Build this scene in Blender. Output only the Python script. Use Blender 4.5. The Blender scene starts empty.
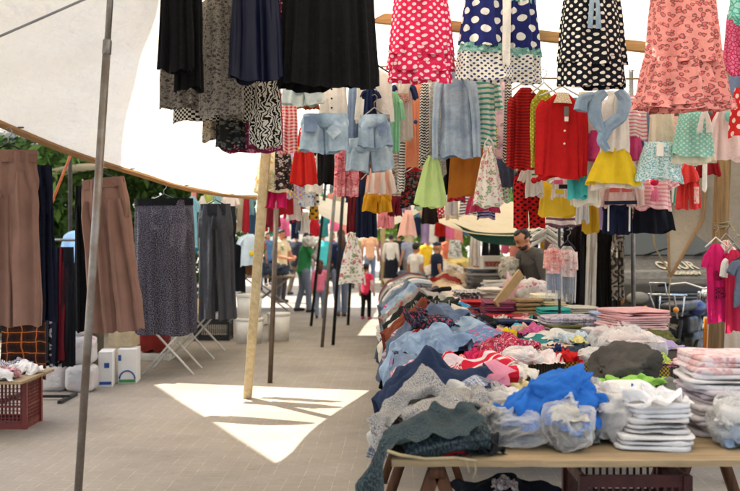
EXPOSURE = 1.9
import bpy, math, random
import numpy as np
from mathutils import Vector, Matrix

# ------------------------------------------------------------------ basics
F, HX, HY, EYE = 1000.0, 370.0, 240.0, 1.5      # focal length in reference pixels, principal column, horizon row, eye height
SC = bpy.context.scene
COL = SC.collection
PI = math.pi

def P(x, y, d):
    return Vector(((x - HX) / F * d, d, EYE - (y - HY) / F * d))

def lin(h):
    h = h.lstrip('#')
    out = []
    for i in (0, 2, 4):
        c = int(h[i:i + 2], 16) / 255
        out.append(c / 12.92 if c <= 0.04045 else ((c + 0.055) / 1.055) ** 2.4)
    return (*out, 1.0)

# ------------------------------------------------------------------ numpy value noise
def _hash(ix, iy, iz, seed):
    n = (ix * 374761393 + iy * 668265263 + iz * 2147483647 + seed * 1274126177) & 0xFFFFFFFF
    n = ((n ^ (n >> 13)) * 1274126177) & 0xFFFFFFFF
    n = (n ^ (n >> 16)) & 0xFFFFFFFF
    return n / 0xFFFFFFFF * 2 - 1

def noise3(p, seed=0):
    p = np.asarray(p, float)
    i = np.floor(p).astype(np.int64)
    f = p - i
    f = f * f * f * (f * (f * 6 - 15) + 10)
    r = 0
    for dx in (0, 1):
        wx = f[..., 0] if dx else 1 - f[..., 0]
        for dy in (0, 1):
            wy = f[..., 1] if dy else 1 - f[..., 1]
            for dz in (0, 1):
                wz = f[..., 2] if dz else 1 - f[..., 2]
                r = r + wx * wy * wz * _hash(i[..., 0] + dx, i[..., 1] + dy, i[..., 2] + dz, seed)
    return r

def ridged(p, seed=0, octaves=3):
    """soft, elongated cloth creases"""
    p = np.asarray(p, float) * np.array([.85, .85, .55])
    w = np.stack([noise3(p * 0.55, seed + 11), noise3(p * 0.55, seed + 12), noise3(p * 0.55, seed + 13)], -1)
    p = p + 1.5 * w
    tot = 0; a = 1.0; s = 0
    for o in range(octaves):
        n = noise3(p, seed + o)
        tot = tot + a * (1 - np.sqrt(n * n * 4.8 + .02)); s += a; a *= 0.42; p = p * 2.2
    return tot / s

# ------------------------------------------------------------------ objects
def tag(o, label=None, cat=None, group=None, kind=None):
    if label: o['label'] = label
    if cat: o['category'] = cat
    if group: o['group'] = group
    if kind: o['kind'] = kind
    return o

def empty(name, loc=(0, 0, 0), rotz=0.0, label=None, cat=None, group=None):
    o = bpy.data.objects.new(name, None)
    o.empty_display_size = 0.1
    o.location = loc
    o.rotation_euler = (0, 0, rotz)
    COL.objects.link(o)
    return tag(o, label, cat, group)

class MB:
    """collects grids, tubes and boxes; build() links them as one mesh object"""
    def __init__(self):
        self.V = []; self.Fc = []; self.U = []; self.n = 0; self.MI = []
    def add(self, v, f, uv=None, mi=0):
        v = np.asarray(v, float).reshape(-1, 3)
        if uv is None:
            uv = np.stack([v[:, 0] + 0.37 * v[:, 1], v[:, 2] + 0.61 * v[:, 1]], -1)
        self.V.append(v); self.U.append(np.asarray(uv, float).reshape(-1, 2))
        n = self.n
        self.Fc.extend([tuple(int(i) + n for i in q) for q in f])
        self.MI.extend([mi] * len(f))
        self.n += len(v)
        return self
    def grid(self, G, uv=None, wrap=False, mi=0):
        """G (rows, cols, 3)"""
        m, n = G.shape[:2]
        f = []
        for i in range(m - 1):
            for j in range(n if wrap else n - 1):
                k = (j + 1) % n
                f.append((i * n + j, i * n + k, (i + 1) * n + k, (i + 1) * n + j))
        self.add(G.reshape(-1, 3), f, None if uv is None else uv.reshape(-1, 2), mi)
        return self
    def box(self, lo, hi, mi=0, R=None, at=None):
        x0, y0, z0 = lo; x1, y1, z1 = hi
        v = np.array([(x0, y0, z0), (x1, y0, z0), (x1, y1, z0), (x0, y1, z0), (x0, y0, z1), (x1, y0, z1), (x1, y1, z1), (x0, y1, z1)], float)
        if R is not None:
            v = np.array([tuple(R @ Vector(p)) for p in v])
        if at is not None:
            v = v + np.array(at)
        self.add(v, [(0, 3, 2, 1), (4, 5, 6, 7), (0, 1, 5, 4), (1, 2, 6, 5), (2, 3, 7, 6), (3, 0, 4, 7)], None, mi)
        return self
    def beam(self, a, b, w, h, mi=0, up=(0, 0, 1)):
        a = Vector(a); b = Vector(b); t = (b - a).normalized()
        s = t.cross(Vector(up))
        if s.length < 1e-4: s = t.cross(Vector((0, 1, 0)))
        s.normalize(); u = s.cross(t)
        v = []
        for p in (a, b):
            for (i, j) in ((-1, -1), (1, -1), (1, 1), (-1, 1)):
                v.append(p + s * (i * w / 2) + u * (j * h / 2))
        self.add([tuple(p) for p in v], [(0, 1, 2, 3), (7, 6, 5, 4), (0, 4, 5, 1), (1, 5, 6, 2), (2, 6, 7, 3), (3, 7, 4, 0)], None, mi)
        return self
    def tube(self, pts, r, n=10, mi=0, ends=True):
        pts = [Vector(p) for p in pts]
        r = list(r) if hasattr(r, '__len__') else [r] * len(pts)
        if ends:   # rounded ends
            t0 = (pts[1] - pts[0]).normalized(); t1 = (pts[-1] - pts[-2]).normalized()
            pts = [pts[0] - t0 * r[0] * 0.55] + pts + [pts[-1] + t1 * r[-1] * 0.55]
            r = [r[0] * 0.6] + r + [r[-1] * 0.6]
        rows = []; prev = None
        for i, p in enumerate(pts):
            t = (pts[min(i + 1, len(pts) - 1)] - pts[max(i - 1, 0)]).normalized()
            if prev is None:
                s = t.cross(Vector((0, 1, 0)))
                if s.length < 0.1: s = t.cross(Vector((1, 0, 0)))
            else:
                s = prev - t * prev.dot(t)
            s.normalize(); prev = s; u = t.cross(s)
            rows.append([tuple(p + (s * math.cos(a) + u * math.sin(a)) * r[i]) for a in (2 * PI * k / n for k in range(n))])
        G = np.array(rows); m = len(rows); f = []
        for i in range(m - 1):
            for j in range(n):
                k = (j + 1) % n
                f.append((i * n + j, i * n + k, (i + 1) * n + k, (i + 1) * n + j))
        f.append(tuple(reversed(range(n)))); f.append(tuple((m - 1) * n + j for j in range(n)))
        self.add(G.reshape(-1, 3), f, None, mi)
        return self
    def ball(self, c, r, n=14, m=9, mi=0, R=None):
        r = r if hasattr(r, '__len__') else (r, r, r)
        v = [(0, 0, -r[2])]
        for i in range(1, m):
            ph = -PI / 2 + PI * i / m
            for j in range(n):
                a = 2 * PI * j / n
                v.append((r[0] * math.cos(ph) * math.cos(a), r[1] * math.cos(ph) * math.sin(a), r[2] * math.sin(ph)))
        v.append((0, 0, r[2]))
        f = [(0, 1 + (j + 1) % n, 1 + j) for j in range(n)]
        for i in range(m - 2):
            for j in range(n):
                k = (j + 1) % n
                f.append((1 + i * n + j, 1 + i * n + k, 1 + (i + 1) * n + k, 1 + (i + 1) * n + j))
        b = 1 + (m - 2) * n; t = len(v) - 1
        f += [(b + j, b + (j + 1) % n, t) for j in range(n)]
        if R is not None: v = [tuple(R @ Vector(p)) for p in v]
        self.add(np.array(v) + np.array(c), f, None, mi)
        return self
    def build(self, name, mat, parent=None, loc=None, rotz=0.0, smooth=True):
        V = np.concatenate(self.V) if self.V else np.zeros((0, 3))
        U = np.concatenate(self.U)
        me = bpy.data.meshes.new(name)
        me.from_pydata(V.tolist(), [], self.Fc)
        uvl = me.uv_layers.new(name='UVMap')
        idx = np.zeros(len(me.loops), dtype=np.int32)
        me.loops.foreach_get('vertex_index', idx)
        uvl.data.foreach_set('uv', U[idx].astype(np.float32).ravel())
        for mm in (mat if isinstance(mat, (list, tuple)) else [mat]):
            me.materials.append(mm)
        if isinstance(mat, (list, tuple)):
            me.polygons.foreach_set('material_index', np.array(self.MI, dtype=np.int32))
        me.polygons.foreach_set('use_smooth', np.full(len(me.polygons), smooth))
        me.update()
        o = bpy.data.objects.new(name, me)
        COL.objects.link(o)
        if parent is not None: o.parent = parent
        if loc is not None: o.location = loc
        if rotz: o.rotation_euler = (0, 0, rotz)
        return o

def add_bevel(o, w=0.004, seg=2):
    m = o.modifiers.new('bevel', 'BEVEL'); m.width = w; m.segments = seg; m.limit_method = 'ANGLE'; m.angle_limit = 0.6
    return o

# ------------------------------------------------------------------ materials
_cache = {}
class NT:
    def __init__(self, name):
        self.m = bpy.data.materials.new(name); self.m.use_nodes = True
        self.t = self.m.node_tree; self.t.nodes.clear()
    def n(self, typ, **kw):
        nd = self.t.nodes.new(typ)
        for k, v in kw.items():
            if k == 'inp':
                for a, b in v.items(): 
                    if hasattr(b, 'is_output'): self.t.links.new(b, nd.inputs[a])
                    else: nd.inputs[a].default_value = b
            else: setattr(nd, k, v)
        return nd
    def math(self, op, a, b=0.0, c=None):
        inp = {0: a, 1: b}
        if c is not None: inp[2] = c
        return self.n('ShaderNodeMath', operation=op, inp=inp).outputs[0]
    def mix(self, fac, a, b, mode='MIX'):
        nd = self.n('ShaderNodeMix', data_type='RGBA', blend_type=mode)
        for k, v in ((0, fac), (6, a), (7, b)):
            if hasattr(v, 'is_output'): self.t.links.new(v, nd.inputs[k])
            else: nd.inputs[k].default_value = v
        return nd.outputs[2]
    def noise(self, vec, scale, detail=3, rough=0.55):
        return self.n('ShaderNodeTexNoise', inp={'Vector': vec, 'Scale': scale, 'Detail': detail, 'Roughness': rough}).outputs[0]
    def bump(self, h, strength=0.3, dist=0.01, normal=None):
        inp = {'Height': h, 'Strength': strength, 'Distance': dist}
        if normal is not None: inp['Normal'] = normal
        return self.n('ShaderNodeBump', inp=inp).outputs[0]
    def out(self, sh):
        o = self.n('ShaderNodeOutputMaterial'); self.t.links.new(sh, o.inputs[0]); return self.m
    def bsdf(self, color, rough=0.8, metal=0.0, spec=0.3, normal=None, **kw):
        inp = {'Base Color': color, 'Roughness': rough, 'Metallic': metal, 'Specular IOR Level': spec}
        if normal is not None: inp['Normal'] = normal
        inp.update(kw)
        return self.n('ShaderNodeBsdfPrincipled', inp=inp).outputs[0]

def fab(c1, pat='plain', c2='#ffffff', s=0.05, c3='#3c7a4a', tr=0.22, crease=1.0):
    key = ('fab', c1, pat, c2, s, c3, tr, crease)
    if key in _cache: return _cache[key]
    N = NT('fabric_' + pat)
    tc = N.n('ShaderNodeTexCoord'); uv = tc.outputs['UV']; ob = tc.outputs['Object']
    A, B, C = lin(c1), lin(c2), lin(c3)
    warp = N.n('ShaderNodeTexNoise', inp={'Vector': uv, 'Scale': 7.0, 'Detail': 2.0}).outputs['Color']
    wv = N.n('ShaderNodeVectorMath', operation='MULTIPLY_ADD', inp={0: warp, 1: (s * .35 + .012, s * .35 + .012, 0), 2: uv}).outputs[0]
    sep = N.n('ShaderNodeSeparateXYZ', inp={0: wv}); U, V = sep.outputs[0], sep.outputs[1]
    fr = lambda x, k=1.0, o=0.0: N.math('FRACT', N.math('MULTIPLY_ADD', x, k / s, o))
    lt = lambda x, t: N.math('LESS_THAN', x, t)
    col = A
    if pat == 'dots':
        mp = N.n('ShaderNodeMapping', inp={'Vector': wv, 'Rotation': (0, 0, 0.785), 'Scale': (1 / s, 1 / s, 1)}).outputs[0]
        v = N.n('ShaderNodeTexVoronoi', voronoi_dimensions='2D', inp={'Vector': mp, 'Scale': 1.0, 'Randomness': 0.12}).outputs['Distance']
        col = N.mix(lt(v, 0.29), A, B)
    elif pat == 'hs': col = N.mix(lt(fr(V), 0.42), A, B)
    elif pat == 'vs': col = N.mix(lt(fr(U), 0.42), A, B)
    elif pat == 'gingham':
        col = N.mix(N.math('MULTIPLY', N.math('ADD', lt(fr(U), .5), lt(fr(V), .5)), .5), A, B)
    elif pat == 'plaid':
        col = N.mix(N.math('MULTIPLY', N.math('ADD', lt(fr(U), .45), lt(fr(V), .45)), .42), A, B)
        col = N.mix(N.math('MAXIMUM', lt(fr(U, 1, .3), .07), lt(fr(V, 1, .3), .07)), col, C)
    elif pat == 'check':
        k = N.n('ShaderNodeTexChecker', inp={'Vector': wv, 'Scale': 1 / s}).outputs['Fac']
        col = N.mix(k, A, B)
    elif pat == 'leopard':
        s_ = s
        v = N.n('ShaderNodeTexVoronoi', voronoi_dimensions='2D', inp={'Vector': wv, 'Scale': 1 / s_, 'Randomness': 1.0}).outputs['Distance']
        v = N.math('ADD', v, N.math('MULTIPLY', N.math('SUBTRACT', N.noise(uv, 1.5 / s_, 3), .5), .75))
        brk = N.math('GREATER_THAN', N.noise(uv, 1.1 / s_, 1), .36)
        ring = N.math('MULTIPLY', N.math('MULTIPLY', N.math('GREATER_THAN', v, 0.2), lt(v, 0.36)), brk)
        col = N.mix(N.math('MULTIPLY', lt(v, .2), .6), N.mix(N.math('MULTIPLY', ring, .75), A, B), C)
    elif pat == 'zebra':
        w = N.n('ShaderNodeTexWave', inp={'Vector': uv, 'Scale': .3 / s, 'Distortion': 14.0, 'Detail': 2.0, 'Detail Scale': 1.2}).outputs['Fac']
        col = N.mix(N.math('GREATER_THAN', w, .5), A, B)
    elif pat == 'floral':
        def layer(k, off, thr):
            v_ = N.n('ShaderNodeVectorMath', operation='ADD', inp={0: wv, 1: (off, off * 1.7, 0)}).outputs[0]
            vn = N.n('ShaderNodeTexVoronoi', voronoi_dimensions='2D', inp={'Vector': v_, 'Scale': k / s, 'Randomness': 1.0})
            d = N.math('ADD', vn.outputs['Distance'], N.math('MULTIPLY', N.math('SUBTRACT', N.noise(uv, 3.2 * k / s, 3), .5), .7))
            rc = N.n('ShaderNodeSeparateColor', inp={0: vn.outputs['Color']})
            m_ = N.n('ShaderNodeMapRange', inp={0: d, 1: thr, 2: thr - .07}).outputs[0]
            return N.math('MULTIPLY', m_, N.math('GREATER_THAN', rc.outputs[1], .3)), rc.outputs[0], d
        m1, r1, d1 = layer(2.6, .31, .30)
        col = N.mix(N.math('MULTIPLY', m1, .8), A, N.mix(N.math('GREATER_THAN', r1, .45), C, B))
        m2, r2, d2 = layer(1.35, .0, .36)
        pc = N.mix(N.n('ShaderNodeMapRange', inp={0: r2, 1: .2, 2: .8}).outputs[0], B, C)
        pc = N.mix(N.math('MULTIPLY', lt(d2, .12), .55), pc, A)
        col = N.mix(m2, col, pc)
    elif pat == 'speckle':
        col = N.mix(N.math('GREATER_THAN', N.noise(uv, 1 / s, 2, .6), .52), A, B)
    elif pat == 'denim':
        f = N.noise(uv, 5.0, 6, .7)
        f = N.n('ShaderNodeMapRange', inp={0: f, 1: .33, 2: .74}).outputs[0]
        col = N.mix(f, A, B)
        tw = fr(N.math('ADD', U, V), s / .004)
        col = N.mix(N.math('MULTIPLY', tw, .16), col, (.75, .78, .82, 1))
    elif pat == 'lace':
        v = N.n('ShaderNodeTexVoronoi', voronoi_dimensions='2D', feature='DISTANCE_TO_EDGE', inp={'Vector': wv, 'Scale': 1 / s}).outputs['Distance']
        col = N.mix(lt(v, .12), B, A)
    elif pat == 'chevron':
        z = N.math('ABSOLUTE', N.math('SUBTRACT', fr(U), .5))
        col = N.mix(lt(N.math('FRACT', N.math('ADD', N.math('MULTIPLY', V, 1 / s), z)), .5), A, B)
    elif pat == 'ombre':          # two dyed halves: c1 above, c2 below height s (metres under the hang point)
        col = N.mix(N.n('ShaderNodeMapRange', inp={0: V, 1: -s - .03, 2: -s + .03}).outputs[0], B, A)
    big = N.noise(ob, 6.0, 3)
    tint = N.n('ShaderNodeMapRange', inp={0: big, 1: .3, 2: .7, 3: .88, 4: 1.08}).outputs[0]
    cc = N.n('ShaderNodeCombineXYZ', inp={0: tint, 1: tint, 2: tint}).outputs[0]
    if not hasattr(col, 'is_output'): 
        col = N.n('ShaderNodeRGB').outputs[0]; col.default_value = A
    col = N.mix(1.0, col, cc, 'MULTIPLY')
    h1 = N.noise(ob, 26.0, 4, .6)
    h2 = N.noise(uv, 420.0, 1)
    nm = N.bump(h1, .55 * crease, .02)
    nm = N.bump(h2, .12, .002, nm)
    p = N.bsdf(col, .88, 0, .18, nm)
    t = N.n('ShaderNodeBsdfTranslucent', inp={0: col, 1: nm}).outputs[0]
    mx = N.n('ShaderNodeMixShader', inp={0: tr, 1: p, 2: t}).outputs[0]
    _cache[key] = N.out(mx)
    return _cache[key]

def solid(name, c, rough=.6, metal=0.0, spec=.4, var=.25, c2=None, nscale=8.0, bump=.15, bscale=40.0, **kw):
    key = ('solid', name, c, rough, metal)
    if key in _cache: return _cache[key]
    N = NT(name)
    ob = N.n('ShaderNodeTexCoord').outputs['Object']
    f = N.noise(ob, nscale, 5, .65)
    f = N.n('ShaderNodeMapRange', inp={0: f, 1: .35, 2: .7}).outputs[0]
    A = lin(c); B = lin(c2) if c2 else tuple(x * (1 - var * 1.6) for x in A[:3]) + (1,)
    col = N.mix(f, A, B)
    nm = N.bump(N.noise(ob, bscale, 4), bump, .01)
    r = N.n('ShaderNodeMapRange', inp={0: N.noise(ob, nscale * 2.1, 3), 1: .3, 2: .7, 3: max(.05, rough - .12), 4: min(1, rough + .12)}).outputs[0]
    _cache[key] = N.out(N.bsdf(col, r, metal, spec, nm, **kw))
    return _cache[key]

def wood(name, c, c2, scale=1.0, rough=.75, axis=2):
    key = ('wood', name)
    if key in _cache: return _cache[key]
    N = NT(name)
    ob = N.n('ShaderNodeTexCoord').outputs['Object']
    sc = [18 * scale] * 3; sc[axis] = 1.3 * scale
    mp = N.n('ShaderNodeMapping', inp={'Vector': ob, 'Scale': tuple(sc)}).outputs[0]
    f = N.noise(mp, 2.0, 6, .65)
    f2 = N.noise(ob, 5.0, 3)
    col = N.mix(N.n('ShaderNodeMapRange', inp={0: f, 1: .32, 2: .68}).outputs[0], lin(c), lin(c2))
    col = N.mix(N.math('MULTIPLY', N.n('ShaderNodeMapRange', inp={0: f2, 1: .5, 2: .75}).outputs[0], .35), col, (.12, .09, .06, 1))
    nm = N.bump(f, .3, .006)
    _cache[key] = N.out(N.bsdf(col, rough, 0, .25, nm))
    return _cache[key]

def tarp_mat(name, c, tr=.5, c2=None, gloss=.5):
    key = ('tarp', name)
    if key in _cache: return _cache[key]
    N = NT(name)
    tc = N.n('ShaderNodeTexCoord'); ob = tc.outputs['Object']; uv = tc.outputs['UV']
    f = N.n('ShaderNodeMapRange', inp={0: N.noise(ob, 1.6, 5, .6), 1: .42, 2: .8}).outputs[0]
    A = lin(c); B = lin(c2) if c2 else tuple(x * .8 for x in A[:3]) + (1,)
    col = N.mix(N.math('MULTIPLY', f, .6), A, B)
    # seams of the sewn widths
    sx = N.n('ShaderNodeSeparateXYZ', inp={0: uv})
    seam = N.math('LESS_THAN', N.math('FRACT', N.math('MULTIPLY', sx.outputs[0], .62)), .012)
    col = N.mix(N.math('MULTIPLY', seam, .35), col, (.35, .3, .25, 1))
    h = N.math('ADD', N.noise(ob, 2.6, 5, .5), N.math('MULTIPLY', N.noise(ob, 14.0, 3), .25))
    nm = N.bump(h, .8, .08)
    nm = N.bump(N.noise(uv, 260.0, 1), .1, .002, nm)
    p = N.bsdf(col, gloss, 0, .25, nm)
    t = N.n('ShaderNodeBsdfTranslucent', inp={0: col, 1: nm}).outputs[0]
    _cache[key] = N.out(N.n('ShaderNodeMixShader', inp={0: tr, 1: p, 2: t}).outputs[0])
    return _cache[key]

def plastic_film(name, c='#e8e6e2', clear=.45):
    key = ('film', name)
    if key in _cache: return _cache[key]
    N = NT(name)
    ob = N.n('ShaderNodeTexCoord').outputs['Object']
    nm = N.bump(N.noise(ob, 22.0, 5, .6), .8, .02)
    p = N.bsdf(lin(c), .14, 0, .8, nm)
    t = N.n('ShaderNodeBsdfTranslucent', inp={0: lin(c), 1: nm}).outputs[0]
    a = N.n('ShaderNodeMixShader', inp={0: .35, 1: p, 2: t}).outputs[0]
    lw = N.n('ShaderNodeLayerWeight', inp={'Blend': .35, 'Normal': nm}).outputs['Facing']
    f = N.n('ShaderNodeMapRange', inp={0: lw, 1: .05, 2: .75, 3: min(.9, clear + .14), 4: max(0.0, clear - .5)}).outputs[0]
    tr = N.n('ShaderNodeBsdfTransparent', inp={0: (.97, .97, .97, 1)}).outputs[0]
    _cache[key] = N.out(N.n('ShaderNodeMixShader', inp={0: f, 1: a, 2: tr}).outputs[0])
    return _cache[key]

STEEL = solid('galvanised_steel', '#8d8a85', .42, .75, .5, .3)
CHROME = solid('chrome', '#c8c8c6', .2, 1.0, .5, .1, bump=.02)
RUSTY = solid('rusty_steel', '#5a4335', .7, .35, .3, .4, '#6e6a64')
IRON = solid('dark_iron', '#2b2826', .55, .5, .4, .3)
WHITE_PAINT = solid('white_paint', '#d6d2c8', .5, 0, .4, .15)
PALE_WOOD = wood('pale_bare_wood', '#b79e72', '#967b50')
WHITE_WOOD = wood('whitewashed_wood', '#cfbf9d', '#b39d74')
POST_WOOD = wood('weathered_post_wood', '#8c6f48', '#5f472b')
DARK_WOOD = wood('dark_brown_wood', '#5e3a22', '#3b2415')
BEAM_WOOD = wood('beam_wood', '#c39a66', '#a07a4a', axis=0)
PLY = wood('plywood', '#a97f4c', '#855f36', axis=0)
PLYTOP = wood('plywood_top', '#a18a69', '#7c6749', axis=0)
BLACK_PLASTIC = solid('black_plastic', '#161616', .45, 0, .4, .2)
RUBBER = solid('rubber', '#131211', .8, 0, .3, .2)
ROPE = solid('rope', '#9b8a6a', .9, 0, .1, .3)
PAPER = solid('paper_tag', '#e6e1d6', .8, 0, .2, .05)
CARD = solid('cardboard', '#a98b63', .85, 0, .15, .15)
FILM = plastic_film('clear_plastic_film', '#e4e2de', .66)
FILM_MILKY = plastic_film('milky_plastic_film', '#e6e1dc', .4)
# ------------------------------------------------------------------ cloth shapes
def resample(a, m):
    a = np.asarray(a, float); N = len(a)
    t = np.linspace(0, N - 1, m); i = np.minimum(t.astype(int), N - 2); u = t - i
    if a.ndim == 2: u = u[:, None]
    p0 = a[np.maximum(i - 1, 0)]; p1 = a[i]; p2 = a[i + 1]; p3 = a[np.minimum(i + 2, N - 1)]
    m1 = (p2 - p0) * .35; m2 = (p3 - p1) * .35
    return (2 * u**3 - 3 * u**2 + 1) * p1 + (u**3 - 2 * u**2 + u) * m1 + (-2 * u**3 + 3 * u**2) * p2 + (u**3 - u**2) * m2

def loft(mb, path, rw, rd, n=40, m=None, fold=0.0, k=6, seed=0, grow=True, pleat=False, hem=0.0, cap=False, mi=0, power=2.0, rough=0.0, wr=.011):
    """cloth tube along a path; rw half-width in the XZ plane, rd half-depth along Y"""
    rs = np.random.RandomState(seed + 5)
    N = len(path); m = int((m or max(8, 4 * N)) * 1.3)
    Pt = resample(path, m); W = np.maximum(resample(rw, m), .002); D = np.maximum(resample(rd, m), .002)
    T = np.gradient(Pt, axis=0)
    T[:, 1] = 0
    T /= np.maximum(np.linalg.norm(T, axis=1)[:, None], 1e-6)
    A = np.stack([-T[:, 2], 0 * T[:, 0], T[:, 0]], -1)
    th = np.linspace(0, 2 * PI, n + 1) + PI / 2
    t = np.linspace(0, 1, m)
    ph = rs.rand(4) * 2 * PI
    TH, TT = np.meshgrid(th, t)
    g = (.15 + .85 * TT**.8) if grow else np.ones_like(TT)
    k2 = int(round(k * 1.7)); k3 = max(2, int(k * .5))
    if pleat:
        w = np.abs(((TH * k / (2 * PI) + .08 * np.sin(3 * TH + ph[0])) % 1) - .35) / .65
        f = fold * g * (w * 1.6 - .8 + .5 * np.sin(k3 * TH + ph[1] + 1.2 * TT))
    else:
        f = fold * g * (.5 * np.sin(k * TH + ph[0] + 1.1 * np.sin(2.2 * TT + ph[1])) + .3 * np.sin(k2 * TH + ph[2] - 1.5 * TT) + .45 * np.sin(k3 * TH + ph[3] + .8 * TT))
    if wr:
        q = np.stack([W[:, None] * np.cos(TH) * 9, D[:, None] * np.sin(TH) * 9 + 3, -Pt[:, 2:3] * 3.6 + Pt[:, :1] * 2 + 0 * TH], -1) + seed * 1.37
        f = f + wr * (.35 + .65 * g) * ridged(q, seed, 3) * 1.6
    c, s = np.cos(TH), np.sin(TH)
    if power != 2.0:
        c = np.sign(c) * np.abs(c) ** (2 / power); s = np.sign(s) * np.abs(s) ** (2 / power)
    X = W[:, None] * c + .35 * f * np.cos(TH)
    Y = D[:, None] * s + f * np.sin(TH)
    G = Pt[:, None, :] + A[:, None, :] * X[..., None]
    G[..., 1] += Y
    if rough:
        q = G * 9.0 + seed
        G[..., 1] += rough * noise3(q, seed) * np.sign(np.sin(TH))
        G[..., 2] += rough * .5 * noise3(q + 31, seed)
    if hem:
        G[..., 2] += hem * (TT**6) * (np.sin(2 * TH + ph[1]) + .6 * np.sin(5 * TH + ph[2]))
    L = np.concatenate([[0], np.cumsum(np.linalg.norm(np.diff(Pt, axis=0), axis=1))])
    uv = np.stack([TH / (2 * PI) * 4 * W.max(), -L[:, None] + 0 * TH], -1)
    mb.grid(G, uv, mi=mi)
    if cap:
        for row, sgn in ((0, 1), (m - 1, -1)):
            ring = G[row, :-1]; cpt = ring.mean(0)
            v = np.concatenate([ring, [cpt]]); kk = len(ring)
            mb.add(v, [(j, (j + 1) % kk, kk) if sgn < 0 else ((j + 1) % kk, j, kk) for j in range(kk)], np.repeat(uv[row:row + 1, 0], kk + 1, 0), mi)
    return mb

def blob(mb, w, d, h, power=2.6, amp=.02, freq=8.0, seed=0, n=44, m=24, layers=0, c=(0, 0, 0), rotz=0.0, flat=True, mi=0, lean=0.0):
    """rumpled or folded cloth lump resting at z = c.z; power 2 = heap, 5 = folded"""
    ph = np.linspace(-PI / 2, PI / 2, m); th = np.linspace(0, 2 * PI, n + 1) + PI / 2
    TH, PH = np.meshgrid(th, ph)
    e = 2 / power
    sg = lambda x, q: np.sign(x) * np.abs(x) ** q
    cx = sg(np.cos(PH), e) * sg(np.cos(TH), e); cy = sg(np.cos(PH), e) * sg(np.sin(TH), e); cz = sg(np.sin(PH), e)
    X, Y, Z = cx * w / 2, cy * d / 2, cz * h / 2
    r = np.stack([X, Y, Z], -1)
    nrm = np.stack([cx / (w / 2), cy / (d / 2), cz / (h / 2)], -1)
    nrm /= np.maximum(np.linalg.norm(nrm, axis=-1, keepdims=True), 1e-6)
    q = r * freq + seed * 3.7
    disp = amp * (ridged(q, seed) - .35) * 1.5
    if layers:
        lay = np.abs(((Z / h + .5) * layers) % 1 - .5) * 2
        side = 1 - np.abs(nrm[..., 2])
        disp = disp * .45 - .016 * side * (lay > .72) + .004 * side * noise3(np.stack([X * 0 + np.floor((Z / h + .5) * layers) * 5.3, TH, X * 0], -1), seed) * 3
        off = .02 * noise3(np.stack([np.floor((Z / h + .5) * layers) * 7.7 + seed, X * 0, X * 0], -1), seed)
        r[..., 0] += off; r[..., 1] += off * .5
    r = r + nrm * disp[..., None]
    # edges droop and wander
    r[..., 0] += .25 * amp * noise3(q * .35, seed + 3) * 4; r[..., 1] += .25 * amp * noise3(q * .35 + 9, seed + 4) * 4
    r[..., 2] += h / 2
    r[..., 0] += lean * r[..., 2]
    if flat: r[..., 2] = np.maximum(r[..., 2], 0)
    ca, sa = math.cos(rotz), math.sin(rotz)
    x = r[..., 0] * ca - r[..., 1] * sa; y = r[..., 0] * sa + r[..., 1] * ca
    G = np.stack([x + c[0], y + c[1], r[..., 2] + c[2]], -1)
    uv = np.stack([r[..., 0] + .3 * r[..., 1], r[..., 2] + .8 * r[..., 1]], -1)
    mb.grid(G, uv, mi=mi)
    return mb

def sheet(mb, pts, nu=30, nv=24, amp=.02, freq=2.0, seed=0, sag=0.0, mi=0):
    """draped sheet through a control grid pts[row][col] of 3-D points"""
    C = np.array([[tuple(p) for p in r] for r in pts], float)
    a = np.stack([resample(C[i], nu) for i in range(C.shape[0])], 0)
    b = np.stack([resample(a[:, j], nv) for j in range(nu)], 1)
    nz = noise3(b * freq + seed, seed) + .5 * noise3(b * freq * 2.3, seed + 1)
    tv, tu = np.meshgrid(np.linspace(0, 1, nv), np.linspace(0, 1, nu), indexing='ij')
    b[..., 2] += amp * nz - sag * 4 * tu * (1 - tu) * (1 - .5 * (2 * tv - 1) ** 2)
    b[..., 1] += amp * .5 * noise3(b * freq + 40, seed + 2)
    du = np.linalg.norm(np.diff(b, axis=1), axis=-1).mean(); dv = np.linalg.norm(np.diff(b, axis=0), axis=-1).mean()
    uv = np.stack([tu * du * nu, tv * dv * nv], -1)
    mb.grid(b, uv, mi=mi)
    return mb

def patch(mb, cx, cz, y, w, h, bow=.004, mi=0, th=.004, rot=0.0):
    """small thin panel (pocket, paper tag, printed motif) facing -Y"""
    n = 7
    xs = np.linspace(-w / 2, w / 2, n); zs = np.linspace(-h / 2, h / 2, n)
    Xs, Zs = np.meshgrid(xs, zs)
    ca, sa = math.cos(rot), math.sin(rot)
    for yy, flip in ((0, False), (th, True)):
        G = np.stack([cx + Xs * ca - Zs * sa, y + yy - bow * np.cos(Xs / w * PI) , cz + Xs * sa + Zs * ca], -1)
        if flip: G = G[::-1]
        mb.grid(G, np.stack([Xs, Zs], -1), mi=mi)
    return mb

_seed = [100]
def sd():
    _seed[0] += 1
    return _seed[0]

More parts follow.
